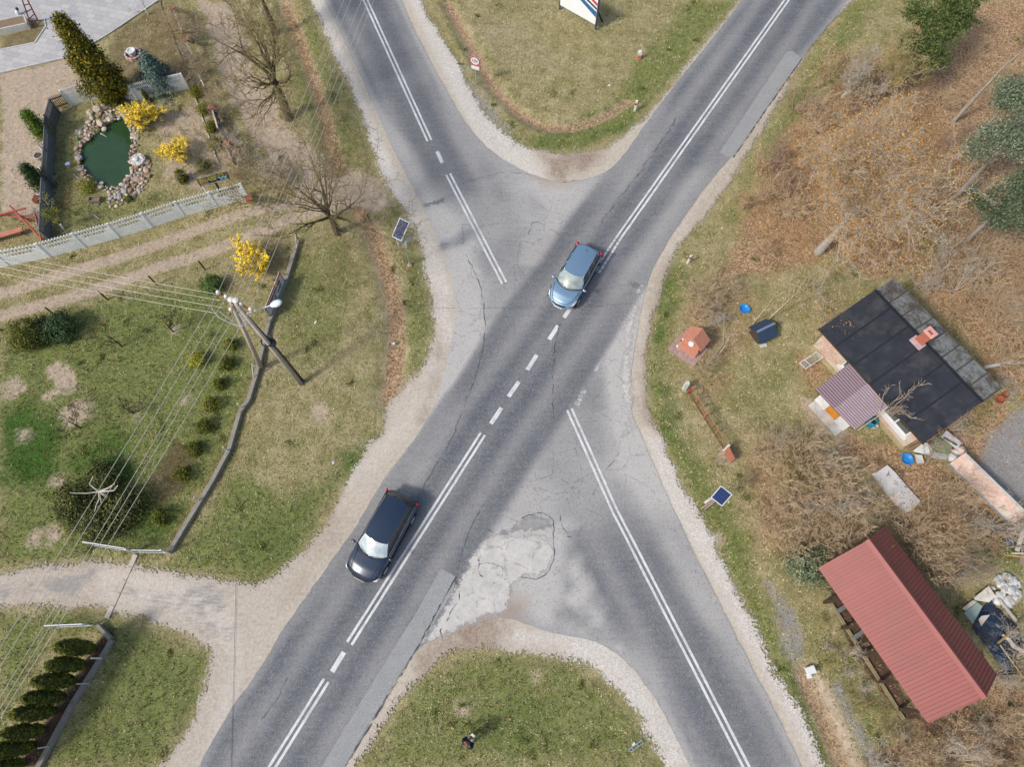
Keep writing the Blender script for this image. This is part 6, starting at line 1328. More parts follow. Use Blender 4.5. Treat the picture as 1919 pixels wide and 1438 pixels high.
s2 = thing('brace_post', 'white braced post at the top end of the lawn footing wall', 'post', G(556, 460)); MB().tube([G(556, 466, .2), G(553, 436, 1.5)], .03, 6).build('post', m_whiteold, s2, world=True); MB().tube([G(561, 452, .2), G(553, 438, 1.4)], .025, 6).build('brace', m_dp, s2, world=True)
fpost((561, 452), .9, 'dark short post at the upper end of the lawn footing wall', m_dp, .03)
# gates at the drive
def gate(a, b, h, name, lb, m, bars=4, hang=None):
    A_, B_ = G(*a), G(*b); T = thing(name, lb, 'gate', A_)
    for z in (.12, h): MB().bar(A_+Vector((0, 0, z)), B_+Vector((0, 0, z)), .05, .06).build('rail', m, T, world=True)
    k = max(6, int((B_-A_).length/.16))
    for i in range(k+1): p = A_.lerp(B_, i/k); MB().bar(p+Vector((0, 0, .12)), p+Vector((0, 0, h)), .02 if i not in (0, k) else .06).build('bar', m if i in (0, k) else mat('grey_gate_bar', A(150, 156, 168), .5), T, world=True)
    return T
gate((178, 1023), (254, 1035), 1.15, 'driveway_gate', 'white metal gate wing standing open at the top of the gravel drive', m_white)
gate((257, 1036), (319, 1037), .8, 'garden_wicket', 'white framed wicket with red-brown slats beside the open gate wing', m_whiteold)
gate((110, 1176), (178, 1173), 1.15, 'driveway_gate', 'white metal gate wing standing open below the gravel drive', m_white)
for i, (x, y, w) in enumerate([(256, 1037, 'white metal post between the gate wing and the wicket'), (320, 1038, 'white metal post at the corner of the lawn footing wall'), (196, 1235, 'leaning white metal brace by the hedge wall corner')]): fpost((x, y), 1.2, w, m_white, .045, grp='white gate posts')
curb = thing('drive_kerb', 'pale concrete strip of kerb blocks crossing the gravel drive', 'kerb', G(235, 1090)); ka, kb = G(255, 1040), G(200, 1160)
for i in range(5): MB().bar(ka.lerp(kb, i/5+.004)+Vector((0, 0, .03)), ka.lerp(kb, (i+1)/5-.004)+Vector((0, 0, .02)), .24, .05).build('kerb_block', mat('drive_kerb_concrete', A(198, 186, 170), .9, .12, 5, dirt=A(160, 146, 130)), curb, world=True)
# ================================================================ POWER LINE
PT = G(436, 566, 8.35); L1, L2 = G(565, 720), G(490, 690)
m_pole = mat('weathered_pole_concrete', A(184, 172, 158), .9, .2, 3, bump=.2); m_ins = mat('white_porcelain', A(236, 226, 218), .3, .05, spec=.6); m_rust = mat('rusty_iron', A(136, 78, 56), .85, .2, 8); m_dk = mat('black_cable', (.02, .022, .028), .5); m_gal = mat('galvanised_steel', A(186, 192, 198), .4, .08, metal=.4)
pl = thing('power_pole', 'tall A-shaped power pole with crossarm, insulators and street lamp on the lawn edge', 'power pole', L1)
for i, (b_, t_) in enumerate(((L1, PT+Vector((.18, -.12, 0))), (L2, PT+Vector((-.12, .08, .1))))):
    MB().tube([b_, b_.lerp(t_, .5), t_], [.14, .115, .09], 10).build('leg', m_pole, pl, smooth=True, world=True)
cbx = MB()
for k in range(5): o_ = Vector((.14*math.cos(k*1.1+.3), .14*math.sin(k*1.1+.3)-.05, 0)); cbx.tube([L1+o_*.4+Vector((.13, .12, .1)), (L1.lerp(PT, .28))+o_*.5+Vector((.14, .12, 0)), (L1.lerp(PT, .55))+o_*.4+Vector((.12, .10, 0)), L1.lerp(PT, .97)+o_*.3+Vector((.06, .05, 0))], .03, 5)
cbx.build('cable_bundle', m_dk, pl, world=True)['kind'] = 'stuff'
jb = L1.lerp(PT, .545); MB().lathe(jb+Vector((.15, .05, -.15)), [(.1, 0), (.28, .05), (.3, .2), (.12, .3)], 12, 1, .8).build('junction_box', m_dk, pl, world=True); MB().tube([jb+Vector((.3*math.cos(q), .3*math.sin(q)+.1, .1)) for q in np.linspace(0, 6, 14)], .04, 5).build('cable_coil', m_dk, pl, world=True)
INS = [(409, 548), (424, 556), (433, 580), (452, 570), (470, 580)]; IZ = 8.2
MB().bar(G(405, 546, IZ-.16), G(474, 583, IZ-.16), .08, .08).build('crossarm', m_rust, pl, world=True); MB().bar(G(440, 560, IZ-.3), G(430, 592, IZ-.4), .06).build('crossarm', m_rust, pl, world=True)
for x, y in INS: MB().lathe(G(x, y, IZ), [(.05, -.14), (.10, -.08), (.06, -.02), (.11, .02), (.08, .1), (.03, .14)], 10).build('insulator', m_ins, pl, smooth=True, world=True)
for x, y in ((432, 561), (441, 563)): MB().lathe(G(x, y, 8.45), [(.14, -.1), (.14, .02), (.05, .06)], 10).build('pole_cap', m_ins, pl, world=True)
la, lb_ = G(462, 588, 7.6), G(506, 573, 7.9)
arm = MB().tube([la, la.lerp(lb_, .4), lb_], .035, 7).build('lamp_arm', m_gal, pl, world=True)
d_ = (lb_-la).normalized(); vv = []; hd = MB()
for k, (s_, w_, h_) in enumerate([(0, .05, .05), (.08, .13, .10), (.3, .20, .14), (.5, .17, .12), (.62, .06, .05)]):
    c_ = lb_+d_*s_; n_ = Vector((-d_.y, d_.x, 0)); vv += [c_+n_*w_*math.cos(q*math.pi/5)+Vector((0, 0, h_*math.sin(q*math.pi/5))) for q in range(10)]
ff = [(i*10+j, i*10+(j+1) % 10, (i+1)*10+(j+1) % 10, (i+1)*10+j) for i in range(4) for j in range(10)]+[tuple(range(10))[::-1], tuple(range(40, 50))]
MB().add(vv, ff).build('lamp_head', mat('lamp_white', A(226, 236, 240), .35, .05, spec=.6), pl, smooth=True, world=True)
lp = MB()
for k, q in enumerate([[(396, 576, 7.9), (410, 595, 7.4), (432, 606, 7.), (452, 612, 6.8)], [(413, 584, 7.9), (425, 595, 7.5), (440, 603, 7.1)], [(446, 590, 7.4), (462, 604, 6.6), (468, 616, 6.2), (462, 610, 6.6), (450, 588, 7.4)], [(450, 592, 7.3), (466, 612, 6.3), (464, 600, 6.8)], [(452, 612, 6.8), (462, 606, 6.8), (458, 598, 7.)]]): lp.tube([G(*p) for p in q], .022, 5)
lp.build('looped_cables', mat('pale_cable', A(206, 206, 210), .5), pl, world=True)['kind'] = 'stuff'
m_wire = mat('grey_aluminium_wire', A(196, 190, 182), .45, .06, metal=.2)
def wire(pts, lb, grp, r=.013):
    """straight runs between supports with a little sag, carried on beyond the frame"""
    out = []
    for a, b in zip(pts[:-1], pts[1:]):
        for k in range(9): t_ = k/8; p = a.lerp(b, t_); p.z -= .5*4*t_*(1-t_)*min(1, (b-a).length/45); out.append(p)
    o = MB().tube([p-pts[0] for p in out], r, 5).build('overhead_wire', m_wire); o.location = pts[0]; tag(o, lb, 'wire', grp)
names = ['first', 'second', 'third', 'fourth', 'fifth']
for i, ((x, y), (xt, _), (xl, yl)) in enumerate(zip(INS, [(643, 0), (656, 0), (676, 0), (690, 0), (699, 0)], [(0, 1215), (0, 1251), (0, 1308), (0, 1328), (0, 1346)])):
    p = G(x, y, IZ+.08); up_ = G(xt, 0, 7.9); dn = G(xl, yl, 7.8); e1 = p+(up_-p)*1.6; e2 = p+(dn-p)*1.7; e1.z = 8.1; e2.z = 8.0
    wire([e2, p, e1], 'long power wire running lower left to top centre, %s from the left at the pole' % names[i], 'long power wires', .0125)
for i, (a, b) in enumerate([((410, 552), (0, 479)), ((413, 563), (0, 490)), ((417, 577), (0, 501)), ((403, 587), (0, 513))]):
    p = G(*a, IZ-.05-.2*i); q = G(*b, 7.4-.15*i); e = p+(q-p)*1.6; e.z = 7.6-.2*i
    wire([p, e], 'power wire running from the pole to the left edge, %s from the top' % names[i], 'wires to the left edge', .012)
# ================================================================ SIGNS
def glyphs(mb, P, n_, z0, z1, x0, x1, rd, th=.004):
    """rows of small letter-like strokes on a board; P(x, z) gives the board point"""
    w = (x1-x0)/n_
    for k in range(n_):
        a = x0+w*k; kind = rd.randrange(4); q = .62*w
        def st_(xa, za, xb, zb):
            A_, B_ = P(xa, za), P(xb, zb); mb.bar(A_, B_, min(.024, w*.26), th)
        st_(a, z0, a, z1)
        if kind == 0: st_(a, z1, a+q, z1); st_(a, (z0+z1)/2, a+q*.8, (z0+z1)/2); st_(a, z0, a+q, z0)
        elif kind == 1: st_(a+q, z0, a+q, z1); st_(a, (z0+z1)/2, a+q, (z0+z1)/2)
        elif kind == 2: st_(a, z1, a+q, z1); st_(a+q, z1, a+q, (z0+z1)/2); st_(a, (z0+z1)/2, a+q, (z0+z1)/2)
        else: st_(a, z0, a+q, z1); st_(a+q, z0, a+q, z1)
rd = random.Random(12)
def board(T, c00, c10, c11, c01, th, m, name='board'):
    """board through four corners (bottom left/right, top right/left)"""
    return MB().slab([c00, c10, c11, c01], th).build(name, m, T, world=True)
def oriented(T, face): return face
# garden sign with yellow lettering
gs = thing('painted_sign', 'dark blue garden sign with yellow lettering, pink block and turquoise picture above the fence', 'sign', G(430, 372))
zb, zt = 1.35, 2.0
Q = [G(376, 349.5, zb), G(432, 334, zb)]; ux = (Q[1]-Q[0]); ux.z = 0; Lg = ux.length; ux.normalize(); nrm = Vector((ux.y, -ux.x, 0)); 
if nrm.y > 0: nrm = -nrm
tilt = Vector((0, 0, 1))
SP = lambda x, z: Q[0]+ux*x+Vector((0, 0, z-zb))+nrm*.035
MB().bar(SP(0, (zb+zt)/2)-nrm*.03, SP(Lg, (zb+zt)/2)-nrm*.03, .04, zt-zb).build('board', mat('navy_board', A(28, 44, 66), .5), gs, world=True)
m_yel = mat('yellow_letters', A(232, 220, 90), .6); mb = MB(); hh = zt-zb
glyphs(mb, SP, 8, zb+hh*.80, zb+hh*.94, .05, Lg*.30, rd); glyphs(mb, SP, 7, zb+hh*.80, zb+hh*.94, Lg*.36, Lg*.66, rd); glyphs(mb, SP, 4, zb+hh*.82, zb+hh*.96, Lg*.70, Lg*.88, rd); glyphs(mb, SP, 15, zb+hh*.60, zb+hh*.73, .09, Lg*.62, rd); glyphs(mb, SP, 8, zb+hh*.40, zb+hh*.53, .07, Lg*.33, rd); glyphs(mb, SP, 6, zb+hh*.40, zb+hh*.53, Lg*.38, Lg*.60, rd)
mb.build('lettering', m_yel, gs, world=True)['kind'] = 'stuff'
MB().bar(SP(.06, zb+hh*.25), SP(Lg*.30, zb+hh*.25), .006, hh*.15).build('pink_panel', mat('pink_print', A(214, 110, 136), .6), gs, world=True)
mb = MB(); glyphs(mb, SP, 24, zb+hh*.07, zb+hh*.14, .08, Lg*.93, rd); mb.build('small_print', m_white, gs, world=True)['kind'] = 'stuff'
mb = MB(); [mb.bar(SP(Lg*(.66+.3*k/7), zb+hh*(.5+.24*math.sin(k*2.2))), SP(Lg*(.70+.3*k/7), zb+hh*(.5+.28*math.sin(k*2.2+2))), .005+.0004*k, hh*.15) for k in range(7)]; mb.build('picture', mat('turquoise_print', A(150, 204, 204), .6), gs, world=True)['kind'] = 'stuff'
for (x, y), m in (((395, 372), m_white), ((417, 364), m_dp)): p = G(x, y); MB().bar(p, p+Vector((0, 0, zb+.3)), .09).build('post', m, gs, world=True)
# banner on the lawn footing wall
bn_ = thing('banner', 'long white banner with red edge and dark lettering tied to the lawn footing wall', 'banner', G(520, 570))
a, b = G(509, 597), G(535, 531); ux = (b-a).normalized(); Lb = (b-a).length; nn = Vector((ux.y, -ux.x, 0)); nn = nn if nn.x > 0 else -nn; z0, z1 = .3, 1.3
BPt = lambda x, z: a+ux*x+nn*(-.0)+Vector((0, 0, z))+nn*.04
MB().bar(BPt(0, (z0+z1)/2)-nn*.03, BPt(Lb, (z0+z1)/2)-nn*.03, .03, z1-z0).build('cloth', mat('banner_white', A(220, 220, 222), .7), bn_, world=True)
MB().bar(BPt(0, z1-.06)-nn*.01, BPt(Lb, z1-.06)-nn*.01, .02, .12).build('red_edge', mat('banner_red', A(190, 50, 60), .7), bn_, world=True)
PX2 = lambda x, z: BPt(x, z)
mb = MB(); glyphs(mb, PX2, 15, .82, 1.05, .35, Lb-.3, rd, .006); mb.build('lettering', mat('dark_red_print', A(120, 50, 62), .7), bn_, world=True)['kind'] = 'stuff'
mb = MB(); glyphs(mb, PX2, 4, .45, .70, Lb-.95, Lb-.3, rd, .006); glyphs(mb, PX2, 4, .45, .70, Lb-1.7, Lb-1.1, rd, .006); glyphs(mb, PX2, 3, .48, .68, .4, .85, rd, .006); mb.build('lettering', mat('navy_print', A(40, 46, 62), .7), bn_, world=True)['kind'] = 'stuff'
for e, s_ in ((0, -.45), (Lb, .45)): MB().bar(a+ux*e+Vector((0, 0, 1.3)), a+ux*(e+s_)+Vector((0, 0, .3)), .04, .03).build('strap', m_wood, bn_, world=True); MB().bar(a+ux*(e), a+ux*e+Vector((0, 0, 1.35)), .07).build('post', m_wood, bn_, world=True)
# weight-limit sign
ws_ = thing('road_sign', 'round red and white 10 t weight limit sign with a white plate below', 'road sign', G(893, 158))
fd = Vector((-.35, -.94, 0)).normalized(); sx = Vector((-fd.y, fd.x, 0)) 
sx = sx if sx.x > 0 else -sx
MB().tube([(0, 0, 0), (0, 0, 2.45)], .035, 8).build('post', m_gal, ws_)
def disc_face(r0, r1, off, m, name, zc=2.08, T=ws_):
    v = []; n1 = 28
    for r in (r0, r1):
        for k in range(n1): th = 2*math.pi*k/n1; v.append(fd*off+sx*r*math.cos(th)+Vector((0, 0, zc+r*math.sin(th))))
    for k in range(n1): th = 2*math.pi*k/n1; v.append(fd*(off-.012)+sx*r1*math.cos(th)+Vector((0, 0, zc+r1*math.sin(th))))
    f = [(k, (k+1) % n1, n1+(k+1) % n1, n1+k) for k in range(n1)]+[(n1+k, n1+(k+1) % n1, 2*n1+(k+1) % n1, 2*n1+k) for k in range(n1)]
    if r0 < .01: pass
    return MB().add(v, f).build(name, m, T)
disc_face(.001, .40, .05, m_white, 'face'); disc_face(.30, .39, .056, mat('sign_red', A(196, 40, 58), .5), 'red_ring')
def text_obj(s, size, T, pos, xdir, zdir, m, name='lettering'):
    cu = bpy.data.curves.new(name, 'FONT'); cu.body = s; cu.size = size; cu.align_x = 'CENTER'; cu.align_y = 'CENTER'; cu.extrude = .003
    o = bpy.data.objects.new('tmp', cu); COL.objects.link(o); dg = bpy.context.evaluated_depsgraph_get(); me = bpy.data.meshes.new_from_object(o.evaluated_get(dg)); bpy.data.objects.remove(o)
    xd = Vector(xdir).normalized(); zd = Vector(zdir).normalized(); yd = xd.cross(zd)
    me.transform(Matrix(((xd.x, zd.x, yd.x, pos[0]), (xd.y, zd.y, yd.y, pos[1]), (xd.z, zd.z, yd.z, pos[2]), (0, 0, 0, 1)))); return link_mesh(name, me, m, T)
text_obj('10t', .33, ws_, fd*.058+Vector((0, 0, 2.08)), sx, (0, 0, 1), mat('sign_black', (.02, .02, .025), .6))
MB().bar(fd*.05-sx*.28+Vector((0, 0, 1.52)), fd*.05+sx*.28+Vector((0, 0, 1.52)), .02, .28).build('plate', m_white, ws_)
# solar warning posts
def solar(px, label, az, tilt, h, w, l, extra, pc_, rot=0.):
    T = thing('solar_sign', label, 'solar warning sign', G(*px)); p = G(*px)
    MB().tube([(0, 0, 0), (0, 0, h)], .035, 8).build('post', m_gal, T)
    ca, sa = math.cos(az), math.sin(az); out = Vector((ca*math.sin(tilt), sa*math.sin(tilt), math.cos(tilt))); xx = Vector((-sa, ca, 0)); yy = out.cross(xx)
    Mx = Matrix((xx, yy, out)).transposed() @ Matrix.Rotation(rot, 3, 'Z'); c_ = Vector((0, 0, h))+Vector((0, 0, .05))
    MB().box(c_-Mx @ Vector((0, 0, .004)), (w-.03, l-.03, .035), m=Mx).build('panel_back', mat('navy_backing', A(70, 90, 130, 1.), .3), T)
    fr = MB(); [fr.box(c_+Mx @ Vector(o_), d_, m=Mx) for o_, d_ in (((w/2, 0, 0), (.035, l+.035, .05)), ((-w/2, 0, 0), (.035, l+.035, .05)), ((0, l/2, 0), (w, .035, .05)), ((0, -l/2, 0), (w, .035, .05)))]; fr.build('panel_frame', mat('white_aluminium', A(214, 218, 222), .35), T)
    nx, ny = pc_
    for i in range(nx):
        for j in range(ny):
            o_ = Mx @ Vector((-w/2+.04+(w-.08)*(i+.5)/nx, -l/2+.04+(l-.08)*(j+.5)/ny, .021)); MB().box(c_+o_, ((w-.08)/nx-.012, (l-.08)/ny-.008, .006), m=Mx).build('solar_cell', mat('solar_cell_blue', A(18, 36, 84, 1.2), .4, .1, spec=.3), T)
    extra(T)
def ex1(T):
    m_b = mat('grey_sign_back', A(180, 190, 194), .5)
    for (x, y, z, r, az) in ((-.34, -.1, 2.75, .38, R(200)), (.36, .05, 2.85, .30, R(-35))):
        v = []; f_ = Vector((math.cos(az), math.sin(az), 0)); s_ = Vector((-f_.y, f_.x, 0)); v = [Vector((x, y, z))+s_*r*math.cos(q*math.pi/4+.39)+Vector((0, 0, r*math.sin(q*math.pi/4+.39)))+f_*.0 for q in range(8)]
        v2 = [p+f_*.03 for p in v]; MB().add(v+v2, [tuple(range(8)), tuple(range(8, 16))[::-1]]+[(k, (k+1) % 8, 8+(k+1) % 8, 8+k) for k in range(8)]).build('sign_plate', m_b, T)
    MB().box((0, -.08, 2.45), (.3, .26, .38)).build('battery_box', mat('cream_box', A(222, 220, 200), .5), T); MB().rock((0, 0, .05), .22, 4, .5).build('footing', mat('pink_footing', A(206, 164, 152), .9), T)
solar((768, 497), 'solar warning sign left of the road, blue panel above round grey sign backs', R(225), R(30), 3.75, .66, 1.10, ex1, (3, 6), R(14))
def ex2(T):
    z = Vector((-.42, -.05, 2.6)); MB().box(z, (.42, .12, .46), .5).build('battery_box', mat('pale_green_box', A(206, 216, 200), .5), T)
    a_, b_ = Vector((-.62, -.30, 1.85)), Vector((.0, .06, 2.35)); MB().bar(a_, b_, .03, .5).build('sign_plate', mat('pink_red_plate', A(232, 130, 146), .6), T)
    text_obj('LED', .01, T, (0, 0, 1), (1, 0, 0), (0, 0, 1), m_white) if False else None
    MB().lathe((.42, .1, 2.95), [(.02, -.06), (.07, 0), (.05, .06)], 8).build('beacon', m_white, T)
solar((1320, 956), 'solar-powered warning sign on a grey post right of the road with a pink-red plate', R(250), R(28), 3.25, .66, .74, ex2, (8, 4), R(-20))
# billboard at the top edge
bb = thing('billboard', 'white billboard with red and blue stripes on dark posts, cut by the top edge', 'billboard', G(1085, 30))
a, b = G(1049, 17), G(1116, 55); ux = (b-a).normalized(); Lb = (b-a).length; nn = Vector((ux.y, -ux.x, 0)); nn = nn if nn.y < 0 else -nn; z0, z1 = .45, 2.7
BB = lambda x, z, o=.0: a+ux*x+Vector((0, 0, z))+nn*(.05+o)
MB().bar(BB(.05, (z0+z1)/2), BB(Lb-.05, (z0+z1)/2), .05, z1-z0).build('board', mat('billboard_white', A(240, 242, 244), .5, .04), bb, world=True)
def bquad(pts, m, name, off):
    n1 = len(pts); MB().add([BB(x*Lb, z0+(z1-z0)*z, off) for x, z in pts]+[BB(x*Lb, z0+(z1-z0)*z, off-.006) for x, z in pts], [tuple(range(n1)), tuple(range(n1, 2*n1))[::-1]]+[(k, (k+1) % n1, n1+(k+1) % n1, n1+k) for k in range(n1)]).build(name, m, bb, world=True)
bquad([(.45, .62), (.98, .26), (.98, .46), (.7, .60), (.45, .78)], mat('print_blue', A(50, 110, 160), .5), 'blue_stripe', .034); bquad([(.45, .80), (.98, .52), (.98, .60), (.45, .88)], mat('print_dark', A(66, 78, 92), .5), 'grey_stripe', .036); bquad([(.5, .95), (.98, .66), (.98, .76), (.6, 1.)], mat('print_red', A(206, 70, 62), .5), 'red_stripe', .036); bquad([(.0, .82), (.4, .66), (.4, .7), (.0, .86)], mat('print_dark', A(66, 78, 92), .5), 'text_line', .036)
for e in (0, Lb): MB().bar(a+ux*e, a+ux*e+Vector((0, 0, z1+.1)), .11).build('post', mat('dark_steel_post', A(70, 76, 88), .6), bb, world=True)
MB().bar(G(1129, 40), b+Vector((0, 0, 1.5)), .09).build('strut', m_dp, bb, world=True)
# marker posts
def marker(px, h, lb, rz=0, tall=True):
    T = thing('marker_post', lb, 'marker post', G(*px), rz, 'red and white roadside markers')
    MB().box((0, 0, h/2), (.14, .10, h)).add([(-.07, -.05, h), (.07, -.05, h), (.07, .05, h), (-.07, .05, h), (-.07, 0, h+.07), (.07, 0, h+.07)], [(0, 1, 5, 4), (2, 3, 4, 5), (0, 4, 3), (1, 2, 5)]).build('post', m_white, T)
    MB().box((0, -.002, h*.72), (.146, .108, h*.18), 0).build('red_band', mat('sign_red', A(196, 40, 58)), T)
marker((1189, 208), .95, 'slim white marker post with red band near the tip of the grass triangle'); marker((1289, 494), .95, 'white marker post with red band on the right verge below the road', .4)
km = thing('kilometre_stone', 'squat white and red kilometre stone on the grass triangle', 'kilometre stone', G(1197, 110)); MB().box((0, 0, .2), (.24, .18, .4)).build('base', mat('salmon_red_paint', A(214, 120, 110), .6), km); MB().box((0, 0, .52), (.24, .18, .24)).box((0, 0, .67), (.16, .18, .06)).build('top', m_white, km)
# ================================================================ SHRINE, KENNEL, YARD CLUTTER
m_rbrick = mat('terracotta_brick', A(200, 136, 112), .85, .14, 9, bump=.25); m_rd = mat('terracotta_dark_joint', A(176, 86, 62), .9)  # brick colour and a deeper terracotta for joints
sh_ = thing('brick_shrine', 'small orange brick shrine with stepped gable roof and round window by the roadside', 'shrine', G(1293, 652))
ang = math.atan2((G(1318, 640)-G(1283, 665)).y, (G(1318, 640)-G(1283, 665)).x)
c0 = G(1290, 655); fx = (G(1296, 682)-G(1252, 651)).normalized(); fy = Vector((-fx.y, fx.x, 0)); fy = fy if fy.y > 0 else -fy
SH = lambda x, y, z: c0+fx*x+fy*y+Vector((0, 0, z)); az = math.atan2(fx.y, fx.x)
for i in range(6):
    for j in range(5): MB().box(SH(-.78+.3*i, -.62+.3*j, .04), (.285, .285, .08), az).build('paving_tile', mat('mauve_tile', A(176, 150, 142), .85, .15, 7, rnd=.1), sh_, world=True)
MB().box(SH(.02, .25, .5), (1.05, .75, 1.0), az).build('body', m_rbrick, sh_, world=True)
MB().box(SH(.02, -.17, .30), (1.15, .22, .6), az).build('step_ledge', m_rbrick, sh_, world=True)
pr = []
for (y0, y1, hw_, z0_, z1_) in ((-.12, .62, .60, 1.0, 1.45),): pass
v = [SH(-.58, -.12, .98), SH(.62, -.12, .98), SH(.62, .66, .98), SH(-.58, .66, .98), SH(.02, -.12, 1.55), SH(.02, .66, 1.55)]
MB().add(v, [(0, 1, 4), (3, 5, 2), (0, 4, 5, 3), (1, 2, 5, 4), (0, 3, 2, 1)]).build('gable', m_rbrick, sh_, world=True)
for i in range(5):
    y = -.16+.18*i
    for s_ in (-1, 1): MB().slab([SH(.02, y, 1.62+.01*i), SH(.02, y+.172, 1.62+.01*i), SH(.02+s_*.70, y+.172, .97+.01*i), SH(.02+s_*.70, y, .97+.01*i)], .07).build('roof_tile', m_rbrick, sh_, world=True)
MB().lathe((0, 0, 0), [(.17, 0), (.17, .03), (.02, .035)], 16).build('round_window', mat('pale_blue_disc', A(206, 214, 220), .3), sh_)
o = [c for c in sh_.children if c.name.startswith('round_window')][0]; p = SH(.02, -.2, 1.12)-sh_.location; o.location = p; o.rotation_euler = (R(62), 0, az)
fl = [c for c in ((A(240, 238, 228)), A(226, 206, 70), A(70, 76, 90), A(240, 236, 224))]
for k in range(14): MB().rock(SH(-.62+.16*rd.random(), -.35+.065*k, .22+.1*rd.random()), .065, k, .8).build('flower', mat(['white_flower', 'yellow_flower', 'dark_leaf', 'cream_flower'][k % 4], fl[k % 4], .7), sh_, world=True)
wf = thing('wire_fence', 'thin pale green rail of a wire fence behind the brick shrine', 'fence', G(1357, 620)); 
for p_, q_ in (((1357, 588), (1355, 645)), ((1355, 645), (1321, 687))): MB().bar(G(*p_, .8), G(*q_, .8), .035).build('rail', mat('pale_green_rail', A(156, 168, 160), .6), wf, world=True)
for p_ in ((1357, 588), (1355, 645), (1321, 687)): MB().bar(G(*p_), G(*p_, .85), .04).build('post', mat('pale_green_rail', A(156, 168, 160)), wf, world=True)
# rusty mesh fence
rf = thing('rusty_fence', 'rusty brown metal fence with a solid end panel and white posts on the right lawn', 'fence', G(1330, 810)); m_or = mat('orange_rust', A(176, 124, 88), .85, .2, 6); m_or2 = mat('red_rust_panel', A(172, 108, 88), .85, .2, 5)
c7 = lambda x, y, z=0.: G(1270+x/7.99, 700+y/7.99, z)
RA, RB, RC_ = c7(150, 300), c7(690, 1160), c7(790, 1350); hf = .95
for z in (.1, hf): MB().bar(c7(150, 300)+Vector((0, 0, z)), RB+Vector((0, 0, z)), .035 if z > .5 else .03).build('rail', m_or if z > .5 else m_rust, rf, world=True)
for k in range(26): p = RA.lerp(RB, (k+.5)/26); MB().bar(p+Vector((0, 0, .1)), p+Vector((0, 0, hf)), .022).build('bar', mat('olive_rust_bar', A(120, 104, 66), .85), rf, world=True)
for s_ in (.16, .28, .6, .72): p = RA.lerp(RB, s_); q = RA.lerp(RB, s_+.035); MB().slab([p+Vector((0, 0, .35)), q+Vector((0, 0, .35)), q+Vector((0, 0, .7)), p+Vector((0, 0, .7))], .02).build('rust_plate', m_or2, rf, world=True)
MB().bar(RB.lerp(RC_, .02)+Vector((0, 0, hf/2)), RC_+Vector((0, 0, hf/2)), .04, hf-.1).build('solid_panel', m_or2, rf, world=True)
for p, m in ((RB, m_white), (RA.lerp(RB, .44), m_or)): MB().bar(p, p+Vector((0, 0, hf+.1)), .09).build('post', m, rf, world=True)
MB().bar(c7(90, 240), c7(90, 240)+Vector((0, 0, 1.0)), .2).build('post', mat('pale_green_concrete', A(206, 212, 200), .8), rf, world=True); MB().bar(RA, RA+Vector((0, 0, 1.)), .06).build('post', mat('sign_red', A(196, 40, 58)), rf, world=True)
# kennel
kn_ = thing('dog_kennel', 'small dark blue dog kennel with pitched roof on the leafy lawn', 'kennel', G(1431, 632))
m_kn = mat('dark_blue_roof_sheet', A(54, 72, 94), .5, .1, 4); r0, r1 = G(1419, 622.5, .95), G(1452, 606, .95); ku = (r1-r0).normalized(); kn2 = Vector((ku.y, -ku.x, 0)); kn2 = kn2 if kn2.y < 0 else -kn2
dn = Vector((0, 0, -.5))
for s_ in (1, -1):
    for k in range(6):
        a, b = r0.lerp(r1, k/6), r0.lerp(r1, (k+.96)/6); MB().slab([a, b, b+kn2*.62*s_+dn, a+kn2*.62*s_+dn], .03).build('roof_plank', m_kn, kn_, world=True)
MB().bar(r0+Vector((0, 0, .02)), r1+Vector((0, 0, .02)), .14, .05).build('ridge_cap', mat('blue_grey_cap', A(116, 132, 156), .45), kn_, world=True)
kc = (r0+r1)/2; MB().box((kc.x, kc.y, .25), ((r1-r0).length-.16, .85, .5), math.atan2(ku.y, ku.x)).build('body', mat('kennel_board', A(74, 66, 60), .8), kn_, world=True)
g0_ = r0+ku*.06; MB().add([g0_+kn2*.4+dn+Vector((0, 0, .02)), g0_-kn2*.4+dn+Vector((0, 0, .02)), g0_+Vector((0, 0, -.1)), g0_+ku*.04+kn2*.4+dn, g0_+ku*.04-kn2*.4+dn, g0_+ku*.04+Vector((0, 0, -.1))], [(0, 1, 2), (3, 5, 4), (0, 2, 5, 3), (1, 4, 5, 2), (0, 3, 4, 1)]).build('gable_board', mat('kennel_board', A(74, 66, 60)), kn_, world=True)
simple('brick', 'pale brick lying at the lower corner of the dog kennel', 'brick', (1430, 649), MB().box((0, 0, .06), (.4, .2, .12)), m_conc2, 0, .2)
def bowl(px, lb, col, r=.3, s=5):
    o = MB().lathe((0, 0, 0), [(r*.55, 0), (r*.6, .02), (r, .16), (r*1.06, .17), (r*.95, .16), (r*.5, .04)], 16).build('tub', mat('blue_plastic', col, .35, .08)); 
    rr = random.Random(s)
    for v_ in o.data.vertices: v_.co.x += rr.uniform(-.03, .03); v_.co.y += rr.uniform(-.03, .03)
    o.location = G(*px); tag(o, lb, 'tub', 'bright blue plastic tubs')
BLUE = A(44, 140, 214); bowl((1394, 581), 'bright blue crumpled plastic tub on fallen leaves above the dog kennel', BLUE); bowl((1698, 862), 'bright blue plastic tub on the ground below the black-roofed house', BLUE, .32, 9)
br = thing('barrel', 'turquoise and black barrel beside the porch wall', 'barrel', G(1628, 796)); MB().lathe((0, 0, 0), [(.22, 0), (.25, .2), (.25, .5), (.22, .62), (.19, .62), (.17, .5)], 16).build('body', mat('turquoise_plastic', A(40, 150, 180), .4), br); MB().lathe((0, 0, .5), [(.17, 0), (.03, .01)], 12).build('inside', m_dk, br)
